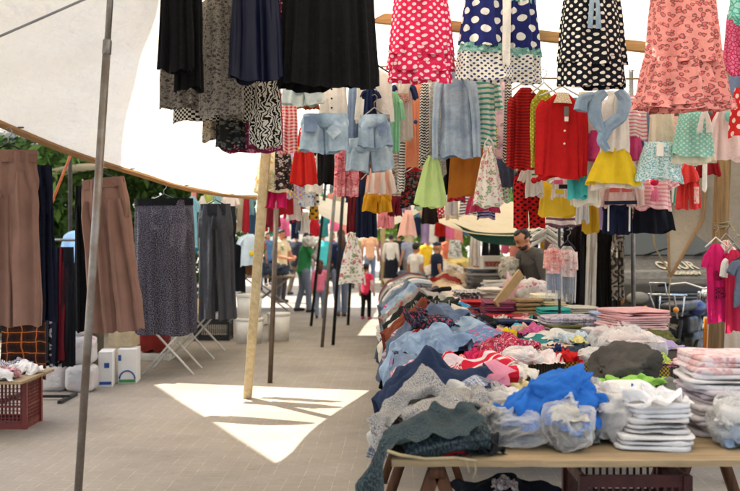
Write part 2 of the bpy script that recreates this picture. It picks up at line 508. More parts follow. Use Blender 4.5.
HANGER_MAT = {'white': solid('white_plastic_hanger', '#dedad2', .4), 'black': BLACK_PLASTIC, 'wire': STEEL}
def hanger(parent, w, mat, z=0.0, clip=False):
    mb = MB()
    w = max(w, .1)
    mb.tube([(-w / 2, 0, z - .02), (-w * .2, 0, z + .02), (0, 0, z + .05), (w * .2, 0, z + .02), (w / 2, 0, z - .02)], .006, 6)
    if clip:
        mb.box((-w / 2 - .012, -.012, z - .05), (-w / 2 + .012, .012, z)); mb.box((w / 2 - .012, -.012, z - .05), (w / 2 + .012, .012, z))
    mb.build('hanger', mat, parent)
    hk = MB()
    hk.tube([(0, 0, z + .05), (0, 0, z + .085), (.018, 0, z + .10), (.022, 0, z + .12), (.008, 0, z + .138), (-.012, 0, z + .132)], .0028, 6)
    return hk.build('hook', STEEL, parent)

def hang(kind, x0, x1, y0, y1, d, mat, name, label, cat, group=None, yaw=0.0, **o):
    """a garment hanging between image columns x0..x1 and rows y0..y1 at distance d (metres)"""
    s = d / F; W = (x1 - x0) * s; L = (y1 - y0) * s
    sdv = o.get('seed', sd()); rr_ = random.Random(sdv)
    R = empty(name, P((x0 + x1) / 2, y0, d), yaw + rr_.uniform(-.16, .16), label, cat, group)
    if y0 > -20: R.rotation_euler[1] = rr_.uniform(-.035, .035) + o.get('roll', 0)
    dr = o.get('dr', .26) * 1.1; fold = o.get('fold', .016) * 1.8; k = o.get('k', 7)
    n = o.get('n', 48 if d < 9 else 32)
    ex = o.get('extras', ())
    front = -(W * .5 * dr + fold)
    part = o.get('part')
    if kind in ('skirt', 'panel'):
        tw = o.get('tw', .72)
        mb = MB()
        if kind == 'panel': dr = o.get('dr', .07)
        nn = max(n, o.get('k', 7) * 7) if o.get('pleat') else n
        sw = o.get('sway', 0) * W
        loft(mb, [(0, 0, 0), (sw * .2, 0, -L * .15), (sw * .6, 0, -L * .5), (sw, 0, -L)], [W * tw / 2, W * (tw * .8 + .2) / 2, W * (tw * .4 + .6) / 2, W / 2],
             [W * tw / 2 * dr] + [W / 2 * dr] * 3, nn, 18, fold, k, sdv, pleat=o.get('pleat', False), hem=o.get('hem', .012))
        mb.build(part or ('skirt_cloth' if kind == 'skirt' else 'cloth'), mat, R)
        if 'band' in o:
            b = MB(); loft(b, [(0, 0, .012), (0, 0, -.02), (0, 0, -.05)], [W * tw / 2 + .006] * 3, [W * tw / 2 * dr + .008] * 3, n, 6)
            b.build('waistband', o['band'], R)
        front = -(W * .5 * dr + fold)
    elif kind == 'tiers':      # tiered dress or skirt: each tier a flounce of its own, (top, bottom, top width, bottom width) in fractions
        for i, (a, b_, wa, wb) in enumerate(o['tiers']):
            mb = MB(); mid = (a + b_) / 2
            loft(mb, [(0, 0, -L * a), (0, 0, -L * mid), (0, 0, -L * b_)], [W * wa / 2, W * (wa * .45 + wb * .55) / 2, W * wb / 2], [W * wa / 2 * dr * (1 + .06 * i), W * wb / 2 * dr, W * wb / 2 * dr * 1.1],
                 max(n, 60), 14, fold, o.get('ks', [k] * 9)[i], sdv + i, grow=i == 0, hem=.008)
            mb.build('bodice' if i == 0 and o.get('bod') else 'flounce', o.get('mats', [mat] * 9)[i], R)
    elif kind in ('top', 'dress'):
        sl = o.get('sl'); tr = o.get('tr', .62 if sl else 1.0); w = W * tr
        hemw = o.get('hw', 1.0 if kind == 'top' else 1.0)
        sh = o.get('sh', .92 if kind == 'top' else .5); wa = o.get('wa', .9 if kind == 'top' else .5); wz = o.get('wz', .5 if kind == 'top' else .38)
        mb = MB(); Lb = L
        if 'skirt' in o: Lb = L * (o['skirt'][1] + .06)
        nz = min(.05, L * .1)
        loft(mb, [(0, 0, 0), (0, 0, -nz * .6), (0, 0, -nz * 1.6), (0, 0, -Lb * wz), (0, 0, -Lb * (wz + 1) / 2), (0, 0, -Lb)],
             [w * .17, w * sh * .33, w * sh / 2, w * wa / 2, w * (wa * .4 + hemw * .6) / 2, w * hemw / 2],
             [w * .1, w * .12, w / 2 * dr * .8, w / 2 * dr * .9, w / 2 * dr, w / 2 * dr], n, 24, fold, k, sdv, hem=o.get('hem', .012))
        mb.build(part or ('bodice' if kind == 'dress' else 'front'), mat, R)
        if sl:
            for sx in (-1, 1):
                q = MB(); sw = w * o.get('sw', .15)
                if sl == 'long':
                    sp = o.get('sp', .18); pts = [(sx * (w * sh * .40), 0, -nz * 1.5), (sx * (w * sh * .5 + W * sp * .35), -.01, -L * .22), (sx * (w * sh * .5 + W * sp * .8), -.02, -L * .55), (sx * (w * sh * .5 + W * sp), -.015, -L * o.get('sll', .88))]
                    rr = [sw * 1.1, sw, sw * .85, sw * .7]
                else:
                    sp = (W - w) / 2; pts = [(sx * w * sh * .38, 0, -nz * 1.5), (sx * (w * sh * .48 + sp * .3), 0, -nz - L * .08), (sx * (w * .5 + sp * .75), 0, -nz - L * o.get('sll', .24))]
                    rr = [sw * 1.1, sw * 1.05, sw * 1.0]
                loft(q, pts, rr, [x * .6 for x in rr], 22, 12, fold * .6, 4, sdv + 7 + sx, hem=.004)
                q.build('sleeve', o.get('smat', mat), R)
        if 'skirt' in o:      # a sewn-on or pinned-on lower half
            m2, a, b_, wa_, wb_ = o['skirt']
            q = MB(); loft(q, [(0, -.004, -L * a), (0, -.004, -L * (a + b_) / 2), (0, -.004, -L * b_)], [W * wa_ / 2, W * (wa_ + wb_) / 4, W * wb_ / 2], [W * wa_ * .5 * dr * 1.15, W * wb_ * .5 * dr, W * wb_ * .5 * dr], max(n, 56), 14, fold * 1.3, 9, sdv + 3, hem=.01)
            q.build('skirt_cloth', m2, R)
        if 'collar' in o:
            q = MB(); zc = -nz * .5
            loft(q, [(0, 0, .006), (0, -.004, -nz * .5), (0, -.008, -nz * 1.3)], [w * .17, w * .2, w * .24], [w * .11, w * .13, w * .15], 26, 6)
            q.build('collar', o['collar'], R)
        if 'straps' in o:
            for sx in (-1, 1):
                q = MB(); q.tube([(sx * w * .18, 0, -nz), (sx * w * .13, 0, L * .06), (sx * w * .03, 0, L * .12)], w * .025, 6); q.build('strap', o['straps'], R)
        front = -(w * .5 * dr + fold)
    elif kind in ('trousers', 'shorts'):
        ww = W * o.get('tw', .86); cr = o.get('cr', .3 if kind == 'trousers' else .55); sp = o.get('sp', .26)
        tap = o.get('tap', .25)
        mb = MB()
        loft(mb, [(0, 0, 0), (0, 0, -L * cr * .3), (0, 0, -L * cr * .6), (0, 0, -L * cr * .85), (0, 0, -L * cr * 1.04)], [ww / 2, W * .46, W * .49, W * .47, W * .34], [ww / 2 * dr, W * .5 * dr, W * .5 * dr, W * .5 * dr * .8, W * .5 * dr * .25], n, 16, fold * .7, k, sdv, grow=False, cap=False)
        for sx in (-1, 1):
            loft(mb, [(sx * W * .22, 0, -L * cr * .45), (sx * W * .235, 0, -L * cr * .8), (sx * W * .25, 0, -L * (cr * .75 + .25)), (sx * W * (sp + .01), 0, -L * .78 if kind == 'trousers' else -L * .9), (sx * W * (sp + .02), 0, -L)],
                 [W * .18, W * .238, W * .24, W * (tap + .0), W * tap], [W * .5 * dr * .5, W * .5 * dr * .93, W * .5 * dr * .95, W * .5 * dr * .92, W * .5 * dr * .9], 34, 26, fold, o.get('lk', 5), sdv + 3 * sx + 9, grow=False, hem=.006)
        mb.build(part or 'trouser_cloth', mat, R)
        if 'band' in o:
            b = MB(); h = o.get('bh', .05); loft(b, [(0, 0, .01), (0, 0, -h * .5), (0, 0, -h)], [ww / 2 + .006, ww / 2 + .007, ww / 2 + .006], [ww / 2 * dr + .008] * 3, n, 6, .003, 16, sdv)
            b.build('waistband', o['band'], R)
    # small sewn-on or pinned-on pieces: (kind, fx, fz, w, h, material, part name[, rot])
    for e in ex:
        q = MB()
        kd, fx, fz, w_, h_, m_, nm_ = e[:7]
        if kd == 'patch':
            patch(q, fx * W / 2, -fz * L, front - .006, w_, h_, rot=e[7] if len(e) > 7 else 0.0)
        elif kd == 'bow':
            x, z = fx * W / 2, -fz * L
            for sx in (-1, 1): q.ball((x + sx * w_ * .3, front - .012, z), (w_ * .3, .012, h_ * .5), 10, 6)
            q.ball((x, front - .018, z), (w_ * .1, .014, h_ * .3), 8, 6)
        elif kd == 'ties':
            x, z = fx * W / 2, -fz * L
            for sx in (-1, 1):
                loft(q, [(x, front - .01, z), (x + sx * w_ * .3, front - .016, z - h_ * .5), (x + sx * w_ * .45, front - .014, z - h_)], [.013, .014, .017], [.004] * 3, 12, 10, .003, 3, sdv + 20 + sx)
        elif kd == 'ball':
            q.ball((fx * W / 2, front - .012, -fz * L), (w_ / 2, .012, h_ / 2), 12, 8)
        q.build(nm_, m_, R)
    if 'hg' not in o and d < 8.8 and y0 > 60 and x0 > 260 and rr_.random() < .6:
        if kind in ('top', 'dress'): o['hg'] = rr_.choice(['white', 'wire', 'black'])
        elif kind in ('skirt', 'shorts', 'trousers'): o['hg'] = 'wire'; o['clip'] = True
    if 'hg' in o:
        hanger(R, min(W * .8, o.get('hgw', .3)), HANGER_MAT[o['hg']], clip=o.get('clip', False))
    return R

def lay(mb, nm, w, dp, h, c=(0, 0, 0), rotz=0.0, mirror=False, quarter=0, mi=0):
    """a rest pose of loose cloth fitted to w x dp x h, standing on c"""
    G = pose(nm).copy()
    if mirror: G[..., 0] *= -1
    for _ in range(quarter): G = np.stack([-G[..., 1], G[..., 0], G[..., 2]], -1)
    lo = G.reshape(-1, 3).min(0); hi = G.reshape(-1, 3).max(0)
    G = (G - (lo + hi) / 2 * np.array([1, 1, 0]) - lo * np.array([0, 0, 1])) / (hi - lo) * np.array([w, dp, h])
    ca, sa = math.cos(rotz), math.sin(rotz)
    G = np.stack([G[..., 0] * ca - G[..., 1] * sa + c[0], G[..., 0] * sa + G[..., 1] * ca + c[1], G[..., 2] + c[2]], -1)
    m, n = G.shape[:2]
    V, U = np.meshgrid(np.linspace(0, .7, m), np.linspace(0, .8, n), indexing='ij')
    return mb.grid(G, np.stack([U, V], -1), mi=mi)

def edge_cloth(mb, nm, c, yaw, sx, sy, sz, mirror=False, mi=0, hang_=None, out=.08):
    """a garment whose -X half hangs over the table edge at c"""
    G = pose(nm).copy()
    if mirror: G[..., 1] *= -1
    wq = np.clip((G[..., 0] - .30) / .22, 0, 1) * .88; G[..., 2] = G[..., 2] * (1 - wq) + G[..., 2].mean(0, keepdims=True) * wq
    G[..., 0] = G[..., 0] + .05 * wq * np.sin(G[..., 1] * 9 + len(nm))
    zt = G[..., 2].max(); G[..., 2] -= np.clip(G[..., 0] - .24, 0, 1) * (zt - .13) / (G[..., 0].max() - .24)
    if hang_:
        lo = G[..., 2].min(); G[..., 2] = np.where(G[..., 2] < 0, G[..., 2] * hang_ / -lo / sz, G[..., 2])
        G[..., 0] = np.where(G[..., 0] < 0, G[..., 0] * out / -G[..., 0].min() / sx, G[..., 0])
    G = G * np.array([sx, sy, sz])
    ca, sa = math.cos(yaw), math.sin(yaw)
    G = np.stack([G[..., 0] * ca - G[..., 1] * sa + c[0], G[..., 0] * sa + G[..., 1] * ca + c[1], G[..., 2] + c[2]], -1)
    m, n = G.shape[:2]
    V, U = np.meshgrid(np.linspace(0, .62, m), np.linspace(0, 1.05, n), indexing='ij')
    return mb.grid(G, np.stack([U, V], -1), mi=mi)

def folded(mb, w, d, h, s, c=(0, 0, 0), rotz=0.0):
    """a folded garment: thin soft layers, none quite over the next"""
    rr = np.random.RandomState(s); k = max(2, int(round(h / .019))); t = h / k
    for i in range(k):
        sc = 1 - .10 * rr.rand()
        blob(mb, w * sc, d * sc, t * 1.12, 6.5, .007, 6, s * 3 + i, 40, 14, 0, (c[0] + (rr.rand() - .5) * w * .07, c[1] + (rr.rand() - .5) * d * .06, c[2] + t * i), rotz + (rr.rand() - .5) * .12)
    return mb

def put(x0, x1, yt, yb, zb, dp, mat, name, label, cat, group=None, style='heap', amp=.022, freq=9.0, power=None, layers=0, rotz=0.0, **o):
    """a cloth lump standing on height zb: image box x0..x1, yt..yb, depth dp metres"""
    d = (EYE - zb) * F / (yb - HY)
    dc = d + dp * .5
    w = (x1 - x0) / F * (d + dp * .3)
    h = max(.02, (EYE - (yt - HY) / F * dc) - zb)
    X = ((x0 + x1) / 2 - HX) / F * (d + dp * .3)
    s = sd()
    mb = MB()
    if style == 'heap' and not o.get('blob'):
        nm_ = ['thrown0', 'mound0', 'thrown0', 'mound1', 'mound0'][s % 3 if h < .09 else 3 + s % 2]
        if h > .05: blob(mb, w * .62, dp * .62, h * .7, 2.4, .01, 9, s, 24, 14)
        lay(mb, nm_, w * 1.08, dp * 1.15, h, (0, 0, 0), 0, s % 2 == 0, (s // 2) % 4)
    elif style == 'heap': blob(mb, w, dp, h, power or 2.5, amp, freq, s, o.get('n', 52), o.get('m', 30), lean=o.get('lean', 0.0))
    else: folded(mb, w, dp, h, s)
    ob = mb.build(name, mat, None, (X, dc, zb), rotz)
    tag(ob, label, cat, group)
    return ob, (w, dp, h)

def bagged(x0, x1, yt, yb, zb, dp, inner, film, name, label, group=None, amp=.03, freq=8.0, **o):
    """a plastic bag over a lump of clothes: the film is the thing, what is inside shows through"""
    ob, (w, dp_, h) = put(x0, x1, yt, yb, zb, dp, film, name, label, 'plastic bag', group, 'heap', amp, freq, o.get('power', 2.7), blob=True, n=80, m=50)
    q = MB()
    for i in range(len(inner)):
        hh = h * .86 / len(inner); blob(q, w * .66, dp * .62, hh, 2.8, .012, 9, sd(), 30, 16, 0, (0, 0, .008 + hh * i), mi=i); lay(q, ['mound1', 'heap0', 'mound0'][i % 3], w * .84, dp * .84, hh * 1.12, (0, 0, .01 + hh * i), i * 1.57, i % 2 == 1, mi=i)
    c = q.build('packed_clothes', list(inner), ob)
    q = MB(); lay(q, 'heap0', w * .5, dp_ * .5, h * .42, (w * .12, 0, h * .80), .5); q.build('bag_neck', film, ob)
    return ob

def drape(X, Y, z, width, reach, rise, hangdown, mat, name, label, cat, group=None, th=.035, out=.06, yaw=0.0, fold=.012, pose_nm=None):
    """garment laid across a table edge at (X, Y, z): lies inward along +X, hangs down outside"""
    mb = MB(); s = sd()
    if pose_nm:      # rolled bulk inside the edge, the loose cloth over it
        path = [(reach, 0, rise * .55), (reach * .6, 0, rise * .5), (reach * .25, 0, rise * .22), (.05, 0, .005)]
        loft(mb, path, [th] * 4, [width * .40, width * .46, width * .48, width * .46], 30, 20, fold, 7, s, grow=False, cap=True, rough=.012)
        edge_cloth(mb, pose_nm, (-.01, 0, .035), 0, reach / .62, width / .50, min(1.15, (rise + .09) / .25), s % 2 == 0, hang_=hangdown + .04, out=out)
    else:
        path = [(reach, 0, rise * .92), (reach * .6, 0, rise), (reach * .25, 0, rise * .62), (.03, 0, rise * .3 + .02), (-out * .7, 0, -hangdown * .2), (-out, 0, -hangdown * .6), (-out * .9, 0, -hangdown)]
        loft(mb, path, [th * .8, th, th, th, th * .95, th * .85, th * .7], [width * .42, width * .5, width * .52, width * .5, width * .48, width * .46, width * .4], 44, 40, fold, 7, s, grow=False, cap=True, rough=.012)
    ob = mb.build(name, mat, None, (X, Y, z), yaw)
    return tag(ob, label, cat, group)
# ------------------------------------------------------------------ rest poses of loose cloth: grid rows as steps of 4 mm, x then y then z
POSES = {
    'heap0': (30, 30, [-37,-1,-1,4,3,8,3,3,4,2,1,-7,0,2,3,1,1,0,0,-5,-2,0,-2,-3,0,5,4,-1,-3,0,-38,-2,1,3,2,6,7,5,4,1,0,-5,-6,0,2,1,1,1,-2,-4,-2,-1,-2,0,2,6,4,-1,-1,0,-35,-1,-2,2,2,8,7,6,1,3,-4,-3,-9,1,5,0,0,0,-2,-2,2,-2,-8,-1,4,4,2,1,3,3,-36,1,-2,0,3,8,7,5,3,2,-4,-5,-5,-1,5,2,-1,-2,-2,0,2,-2,-9,-3,4,4,3,2,3,5,-39,0,-2,0,5,7,7,4,4,1,-3,-4,-2,-1,4,2,-1,-2,-2,-2,2,-1,-7,-2,3,4,2,2,3,5,-47,0,-1,-1,6,11,6,2,3,2,0,-2,0,2,0,2,1,-3,-4,-2,-2,1,1,3,3,2,2,-2,0,4,-50,0,-3,-1,7,9,6,5,2,2,0,0,3,5,0,1,1,-3,-5,-4,0,-2,2,5,5,5,2,-2,-3,2,-52,0,-1,2,4,6,5,4,3,2,1,3,4,4,3,1,2,-5,-6,-6,-1,1,3,2,5,7,4,0,-4,1,-53,1,5,2,-1,2,5,4,2,2,2,6,5,4,2,2,0,-5,-5,-5,-3,1,3,2,5,8,5,2,-4,0,-52,-1,5,3,0,0,5,3,2,3,2,7,6,2,3,2,1,-4,-5,-5,-3,1,1,4,6,7,3,3,-3,0,-50,0,0,2,1,2,4,4,1,3,2,7,6,4,1,1,3,-4,-4,-2,-1,1,0,2,6,6,3,2,-2,0,-52,1,1,3,1,3,3,3,2,0,5,10,2,4,3,0,-2,-1,-3,3,3,1,1,-1,2,5,1,2,2,0,-50,1,2,3,0,3,3,3,2,1,6,3,2,4,4,2,0,1,-2,2,3,2,1,-2,2,2,2,2,2,1,-46,1,2,1,2,2,2,2,2,2,2,2,3,6,5,3,1,1,-1,1,-2,-2,2,4,3,2,2,1,3,2,-47,2,2,1,2,0,1,1,3,2,2,4,6,6,4,2,2,0,1,0,-3,-1,-1,4,5,4,2,2,4,-1,-48,3,2,1,2,1,0,1,2,2,3,4,7,5,4,2,1,1,0,0,-1,-1,0,4,5,2,3,2,4,1,-50,3,4,2,1,1,2,1,1,1,3,4,7,4,4,2,5,3,-1,-4,-1,0,3,5,4,1,1,1,4,2,-53,2,4,3,1,-1,4,4,3,2,2,4,6,4,3,2,8,8,1,-9,-3,2,5,6,3,2,1,-1,2,3,-55,2,4,1,2,1,5,6,4,1,4,3,5,3,2,2,9,12,3,-6,-3,2,7,2,2,2,1,0,1,2,-53,-2,1,2,3,4,10,7,3,2,2,3,4,2,0,3,7,14,8,-2,-1,3,4,1,0,2,0,1,0,0,-52,-2,-3,2,5,6,10,10,1,2,2,4,3,2,-2,2,9,12,10,1,0,-1,2,3,1,0,1,1,1,1,-51,-2,-3,1,5,8,10,8,3,1,3,4,3,1,-1,2,7,13,10,2,1,-1,1,3,0,0,1,2,1,0,-51,-1,0,0,6,9,8,6,4,3,3,6,4,3,2,0,3,8,8,2,1,1,1,1,2,2,1,1,0,0,-47,1,1,2,1,9,7,2,5,3,5,8,8,6,4,0,-1,3,6,-2,-1,3,2,1,3,5,1,0,0,-1,-41,1,1,1,3,5,3,2,3,3,6,10,12,11,6,0,-3,-1,0,-3,-1,3,2,2,3,4,4,1,-2,3,-40,1,3,2,3,2,1,3,3,1,4,11,16,16,10,1,-6,-7,-3,-2,-2,3,2,2,2,2,2,4,9,8,-39,2,3,1,2,2,1,4,3,2,0,11,17,20,11,1,-8,-7,-3,-2,-4,3,1,3,3,2,0,3,15,10,-36,1,3,1,2,2,1,3,2,1,2,10,16,19,11,0,-7,-6,0,-2,-3,2,2,4,3,2,0,1,12,11,-33,1,1,1,2,4,1,3,4,1,1,6,15,15,8,1,-4,-1,3,0,1,0,1,2,3,2,1,1,3,8,-30,-2,2,0,2,7,4,6,5,2,-2,2,9,11,6,1,1,7,3,2,2,1,-2,1,2,1,-1,-1,3,3,-27,-1,-2,1,4,10,5,-2,1,0,3,4,0,5,3,2,4,0,-2,-1,4,2,4,1,1,0,0,3,-1,-5,-25,-2,-6,-2,6,13,8,-3,-2,2,4,5,0,4,1,2,1,1,1,3,3,2,2,3,0,-1,-1,3,0,-5,-26,0,-1,-1,4,9,8,-3,-2,0,5,6,0,4,0,2,3,3,-1,2,1,1,4,4,2,-1,-2,1,2,-1,-24,1,-1,0,4,7,6,-5,1,1,2,6,2,3,-1,1,3,3,0,2,1,1,3,6,2,1,-1,1,2,-3,-24,2,-1,0,2,8,6,-1,1,-1,1,4,4,1,2,-2,3,3,2,1,1,2,2,4,2,0,1,1,4,-2,-24,-1,1,0,1,8,5,5,0,1,-1,1,4,0,1,0,1,3,3,4,2,1,0,3,-2,-1,0,2,7,-1,-23,-1,0,2,-1,7,5,2,1,1,0,3,3,-2,0,1,1,3,6,4,3,1,0,-2,-3,-2,0,2,8,5,-24,0,1,2,0,5,2,1,1,1,3,5,1,-3,-1,0,2,4,8,5,4,1,-2,-3,-5,-5,-1,3,8,7,-23,0,3,3,0,0,-2,3,1,1,5,7,-1,-2,1,-1,-1,5,10,6,3,1,-1,-4,-5,-8,-3,3,7,8,-21,1,2,3,1,-3,-1,2,3,0,5,6,1,-2,-1,1,0,4,9,5,5,-1,-1,-2,-6,-9,-3,1,7,8,-20,1,3,0,2,0,-1,3,2,0,3,4,2,1,0,-1,1,1,7,5,2,1,-2,-3,-4,-6,-3,-1,5,7,-16,1,2,0,2,0,3,0,2,-2,4,7,1,0,0,-2,1,2,1,-2,-2,2,2,-2,-2,-3,-4,0,3,4,-10,3,3,-1,3,2,2,2,0,-3,4,-1,2,-1,1,0,-3,1,-2,-8,-3,1,2,1,1,1,-1,-2,1,3,3,3,3,-1,1,2,-1,-2,1,-2,-3,0,3,0,0,-1,-2,-3,-4,-6,-3,-2,-1,2,3,3,2,3,0,-1,13,2,-1,1,-3,-4,-6,-4,2,0,3,3,4,-1,0,-2,-3,-4,-6,-6,-3,-1,-3,3,4,4,3,2,2,0,17,0,-1,0,-2,-5,-6,-5,2,2,2,4,3,-3,0,0,-3,-4,-6,-6,-4,-3,-2,2,6,5,1,1,2,2,18,2,-1,-1,-1,-2,-2,-6,-2,2,0,3,0,-2,-2,1,0,-1,-5,-10,-7,-2,0,3,6,5,4,0,0,1,15,1,3,-2,2,-2,-2,0,-3,0,-2,3,-1,-3,-1,-1,3,2,-4,-10,-10,0,3,3,3,2,3,3,-1,-1,16,-1,2,-1,1,-1,-2,1,-2,-2,1,0,1,-4,-1,1,4,2,1,-8,-7,-1,4,3,-1,-1,-2,2,1,-1,19,-2,-2,1,1,0,-2,-1,0,-1,-1,1,-2,-2,-3,1,7,4,-2,0,-5,-1,3,-1,-1,-1,0,-2,-1,0,17,1,-1,-1,1,2,-3,0,0,-1,-1,-2,1,-2,-2,-2,4,8,0,-2,0,-2,1,0,-2,-2,-2,-2,-1,0,19,0,0,0,0,0,-1,-1,0,-1,0,-3,0,-1,-1,-1,3,5,3,-3,-3,-1,3,1,-2,-2,-3,-2,-1,0,23,0,-1,-1,0,0,-2,0,0,-1,-1,0,2,0,-1,-2,1,1,3,-4,2,-1,0,-1,-2,-2,-1,-1,-1,-3,21,0,1,1,-3,-1,1,-3,3,-2,1,2,2,2,-1,-1,-1,0,-1,-3,3,0,-3,-2,-2,1,-1,-1,-2,0,24,-1,-2,3,-2,-1,-6,-1,3,-1,1,5,3,3,0,-1,-2,-1,-3,-4,2,0,-1,-1,0,0,-1,-2,-1,-2,21,-2,0,1,0,-1,-4,-1,2,1,1,4,5,4,1,-2,-4,-3,-1,-3,0,-1,0,-1,1,0,-2,-1,-2,-2,21,0,0,-1,-2,0,-2,0,-1,1,4,4,5,3,3,-3,-5,-5,-1,-1,1,-1,-1,0,0,-1,0,-2,-2,-2,23,0,-1,-1,-1,0,-2,0,1,0,0,4,5,6,1,-2,-5,-5,-2,-1,2,0,-1,0,-1,-1,0,-2,-1,-2,25,0,-1,-1,-1,0,-1,2,2,-1,-1,1,3,4,1,-1,-6,-3,-1,1,1,-1,-2,0,0,1,-2,-1,-1,1,26,0,-1,-1,-2,4,1,1,3,-2,-1,-1,2,1,-2,-2,0,1,-2,-2,0,-1,-1,-2,0,1,-1,-1,3,-3,11,2,5,2,0,0,-4,-4,-2,1,7,12,7,0,-1,-1,0,1,3,4,2,1,-1,-1,-4,-9,-1,1,4,1,19,0,5,1,-2,-3,-3,-7,-2,0,8,16,8,-1,-2,0,0,2,2,3,2,-1,2,0,-4,-10,-3,2,4,-1,17,2,5,1,-4,-6,-3,-5,-3,0,10,17,8,-1,-4,0,0,3,3,1,1,0,4,2,-3,-7,-1,2,2,-4,16,2,4,3,-4,-9,-4,-3,-3,2,9,17,9,-4,-4,0,1,3,3,0,0,2,4,2,-3,-4,-2,2,2,-3,20,1,5,2,-2,-10,-6,-5,0,2,8,14,7,-4,-4,1,1,3,2,2,0,1,4,1,-3,-5,-2,0,3,0,29,2,5,2,-4,-12,-6,-3,2,1,6,9,1,-4,-4,1,0,4,4,3,1,1,2,1,-5,-4,-1,-3,1,3,33,3,4,2,-3,-13,-4,1,2,2,4,3,-6,-6,-5,-1,2,5,7,4,2,2,1,-1,-3,-2,-1,-3,-4,2,35,1,2,1,1,-7,-2,2,2,1,0,-5,-10,-8,-2,-1,2,5,9,7,4,1,0,-3,-2,-2,-1,-2,-4,0,37,-2,-2,0,2,3,2,0,0,1,-5,-10,-13,-6,1,0,1,5,9,10,3,2,1,-3,-5,-3,-1,0,-4,-1,37,-1,-5,-1,4,7,2,0,-2,2,-6,-14,-12,-5,1,-1,2,6,9,10,1,2,1,-1,-6,-4,-1,0,-4,0,39,-2,-5,1,3,4,1,2,-1,1,-9,-15,-10,-4,4,1,2,7,7,5,-2,2,2,0,-3,-6,-1,0,-3,-1,36,1,-3,0,2,-1,0,0,2,-1,-9,-12,-8,0,7,1,2,6,5,-1,-2,-1,1,1,1,-4,-2,-1,-1,-2,31,1,-1,-2,2,0,-4,-2,0,-1,-4,-12,-4,7,7,2,0,2,0,-3,-5,0,4,3,1,-3,-2,0,-1,1,23,1,0,-3,1,-3,-4,-2,-1,1,-3,-5,4,6,0,1,1,0,-2,-4,-3,1,3,3,4,-2,-2,0,1,2,17,-1,-2,-1,-1,-3,-2,-1,0,-1,1,2,3,2,0,-1,0,0,-2,-1,0,-1,2,1,4,0,0,-1,3,0,17,-3,-1,-3,-1,-2,-3,-1,1,-1,0,4,3,1,0,-1,0,-1,0,-2,0,1,0,3,2,0,0,1,2,0,19,-1,-3,-1,-1,1,-4,-3,0,-1,-1,-1,1,5,0,-1,1,-1,0,-3,-2,1,2,2,2,1,0,3,-1,0,28,0,-6,-3,2,5,-5,-7,-3,-1,-1,-5,0,4,1,-1,4,-1,-1,-2,0,1,-2,1,3,2,0,0,2,-1,35,0,-4,-2,1,3,-6,-8,-3,-1,-4,-5,0,1,0,1,4,2,-3,-4,-2,-1,4,3,0,-1,1,2,1,1,36,3,3,0,-2,-7,-7,-8,-2,-1,-3,-2,0,-2,-3,0,5,4,0,-5,-2,1,7,3,1,-3,-1,-1,-1,2,36,5,6,2,-4,-13,-11,-4,-4,-1,1,0,-4,-2,-3,-1,6,3,1,-2,-1,3,12,3,-2,-4,-1,-2,-4,-1,36,5,6,3,-5,-12,-11,-6,-2,0,-1,0,-2,-4,-3,0,3,3,3,-1,-1,3,9,4,-3,-4,-1,0,-3,1,32,5,4,1,-3,-11,-10,-4,1,1,-1,-1,-4,0,0,-1,-2,0,4,6,3,1,1,-1,-3,-5,-3,3,5,1,23,4,3,1,-4,-9,-7,0,1,1,0,1,-2,-1,-1,1,-2,-2,3,11,4,0,-4,-4,-4,-5,-3,3,8,3,12,3,2,1,-2,-5,0,-2,2,0,-1,1,3,-2,-2,3,0,-3,4,7,5,0,-4,-5,-3,-6,-1,1,5,-1,7,1,-1,1,0,1,-2,-1,2,0,2,4,-1,0,0,0,1,-1,2,5,5,0,-1,-4,-3,-2,0,-1,-6,-2,4,2,-1,-2,1,3,-3,1,0,2,3,4,0,-1,-1,-1,0,2,2,5,4,1,-2,-2,-2,1,-3,-2,-5,-7,4,2,1,-3,0,1,2,-3,2,0,3,2,0,1,-2,-1,0,1,2,6,3,1,-2,-1,-1,-1,-2,-3,-3,-4,5,-1,2,-1,0,2,3,-1,-1,2,0,-1,1,-1,-1,-2,0,-1,2,3,2,0,1,-1,-2,0,-1,0,-2,-3,7,-1,-2,2,1,3,4,0,-1,0,1,-2,-2,-3,0,-1,-3,0,0,0,2,1,0,0,1,2,2,0,0,-5]),
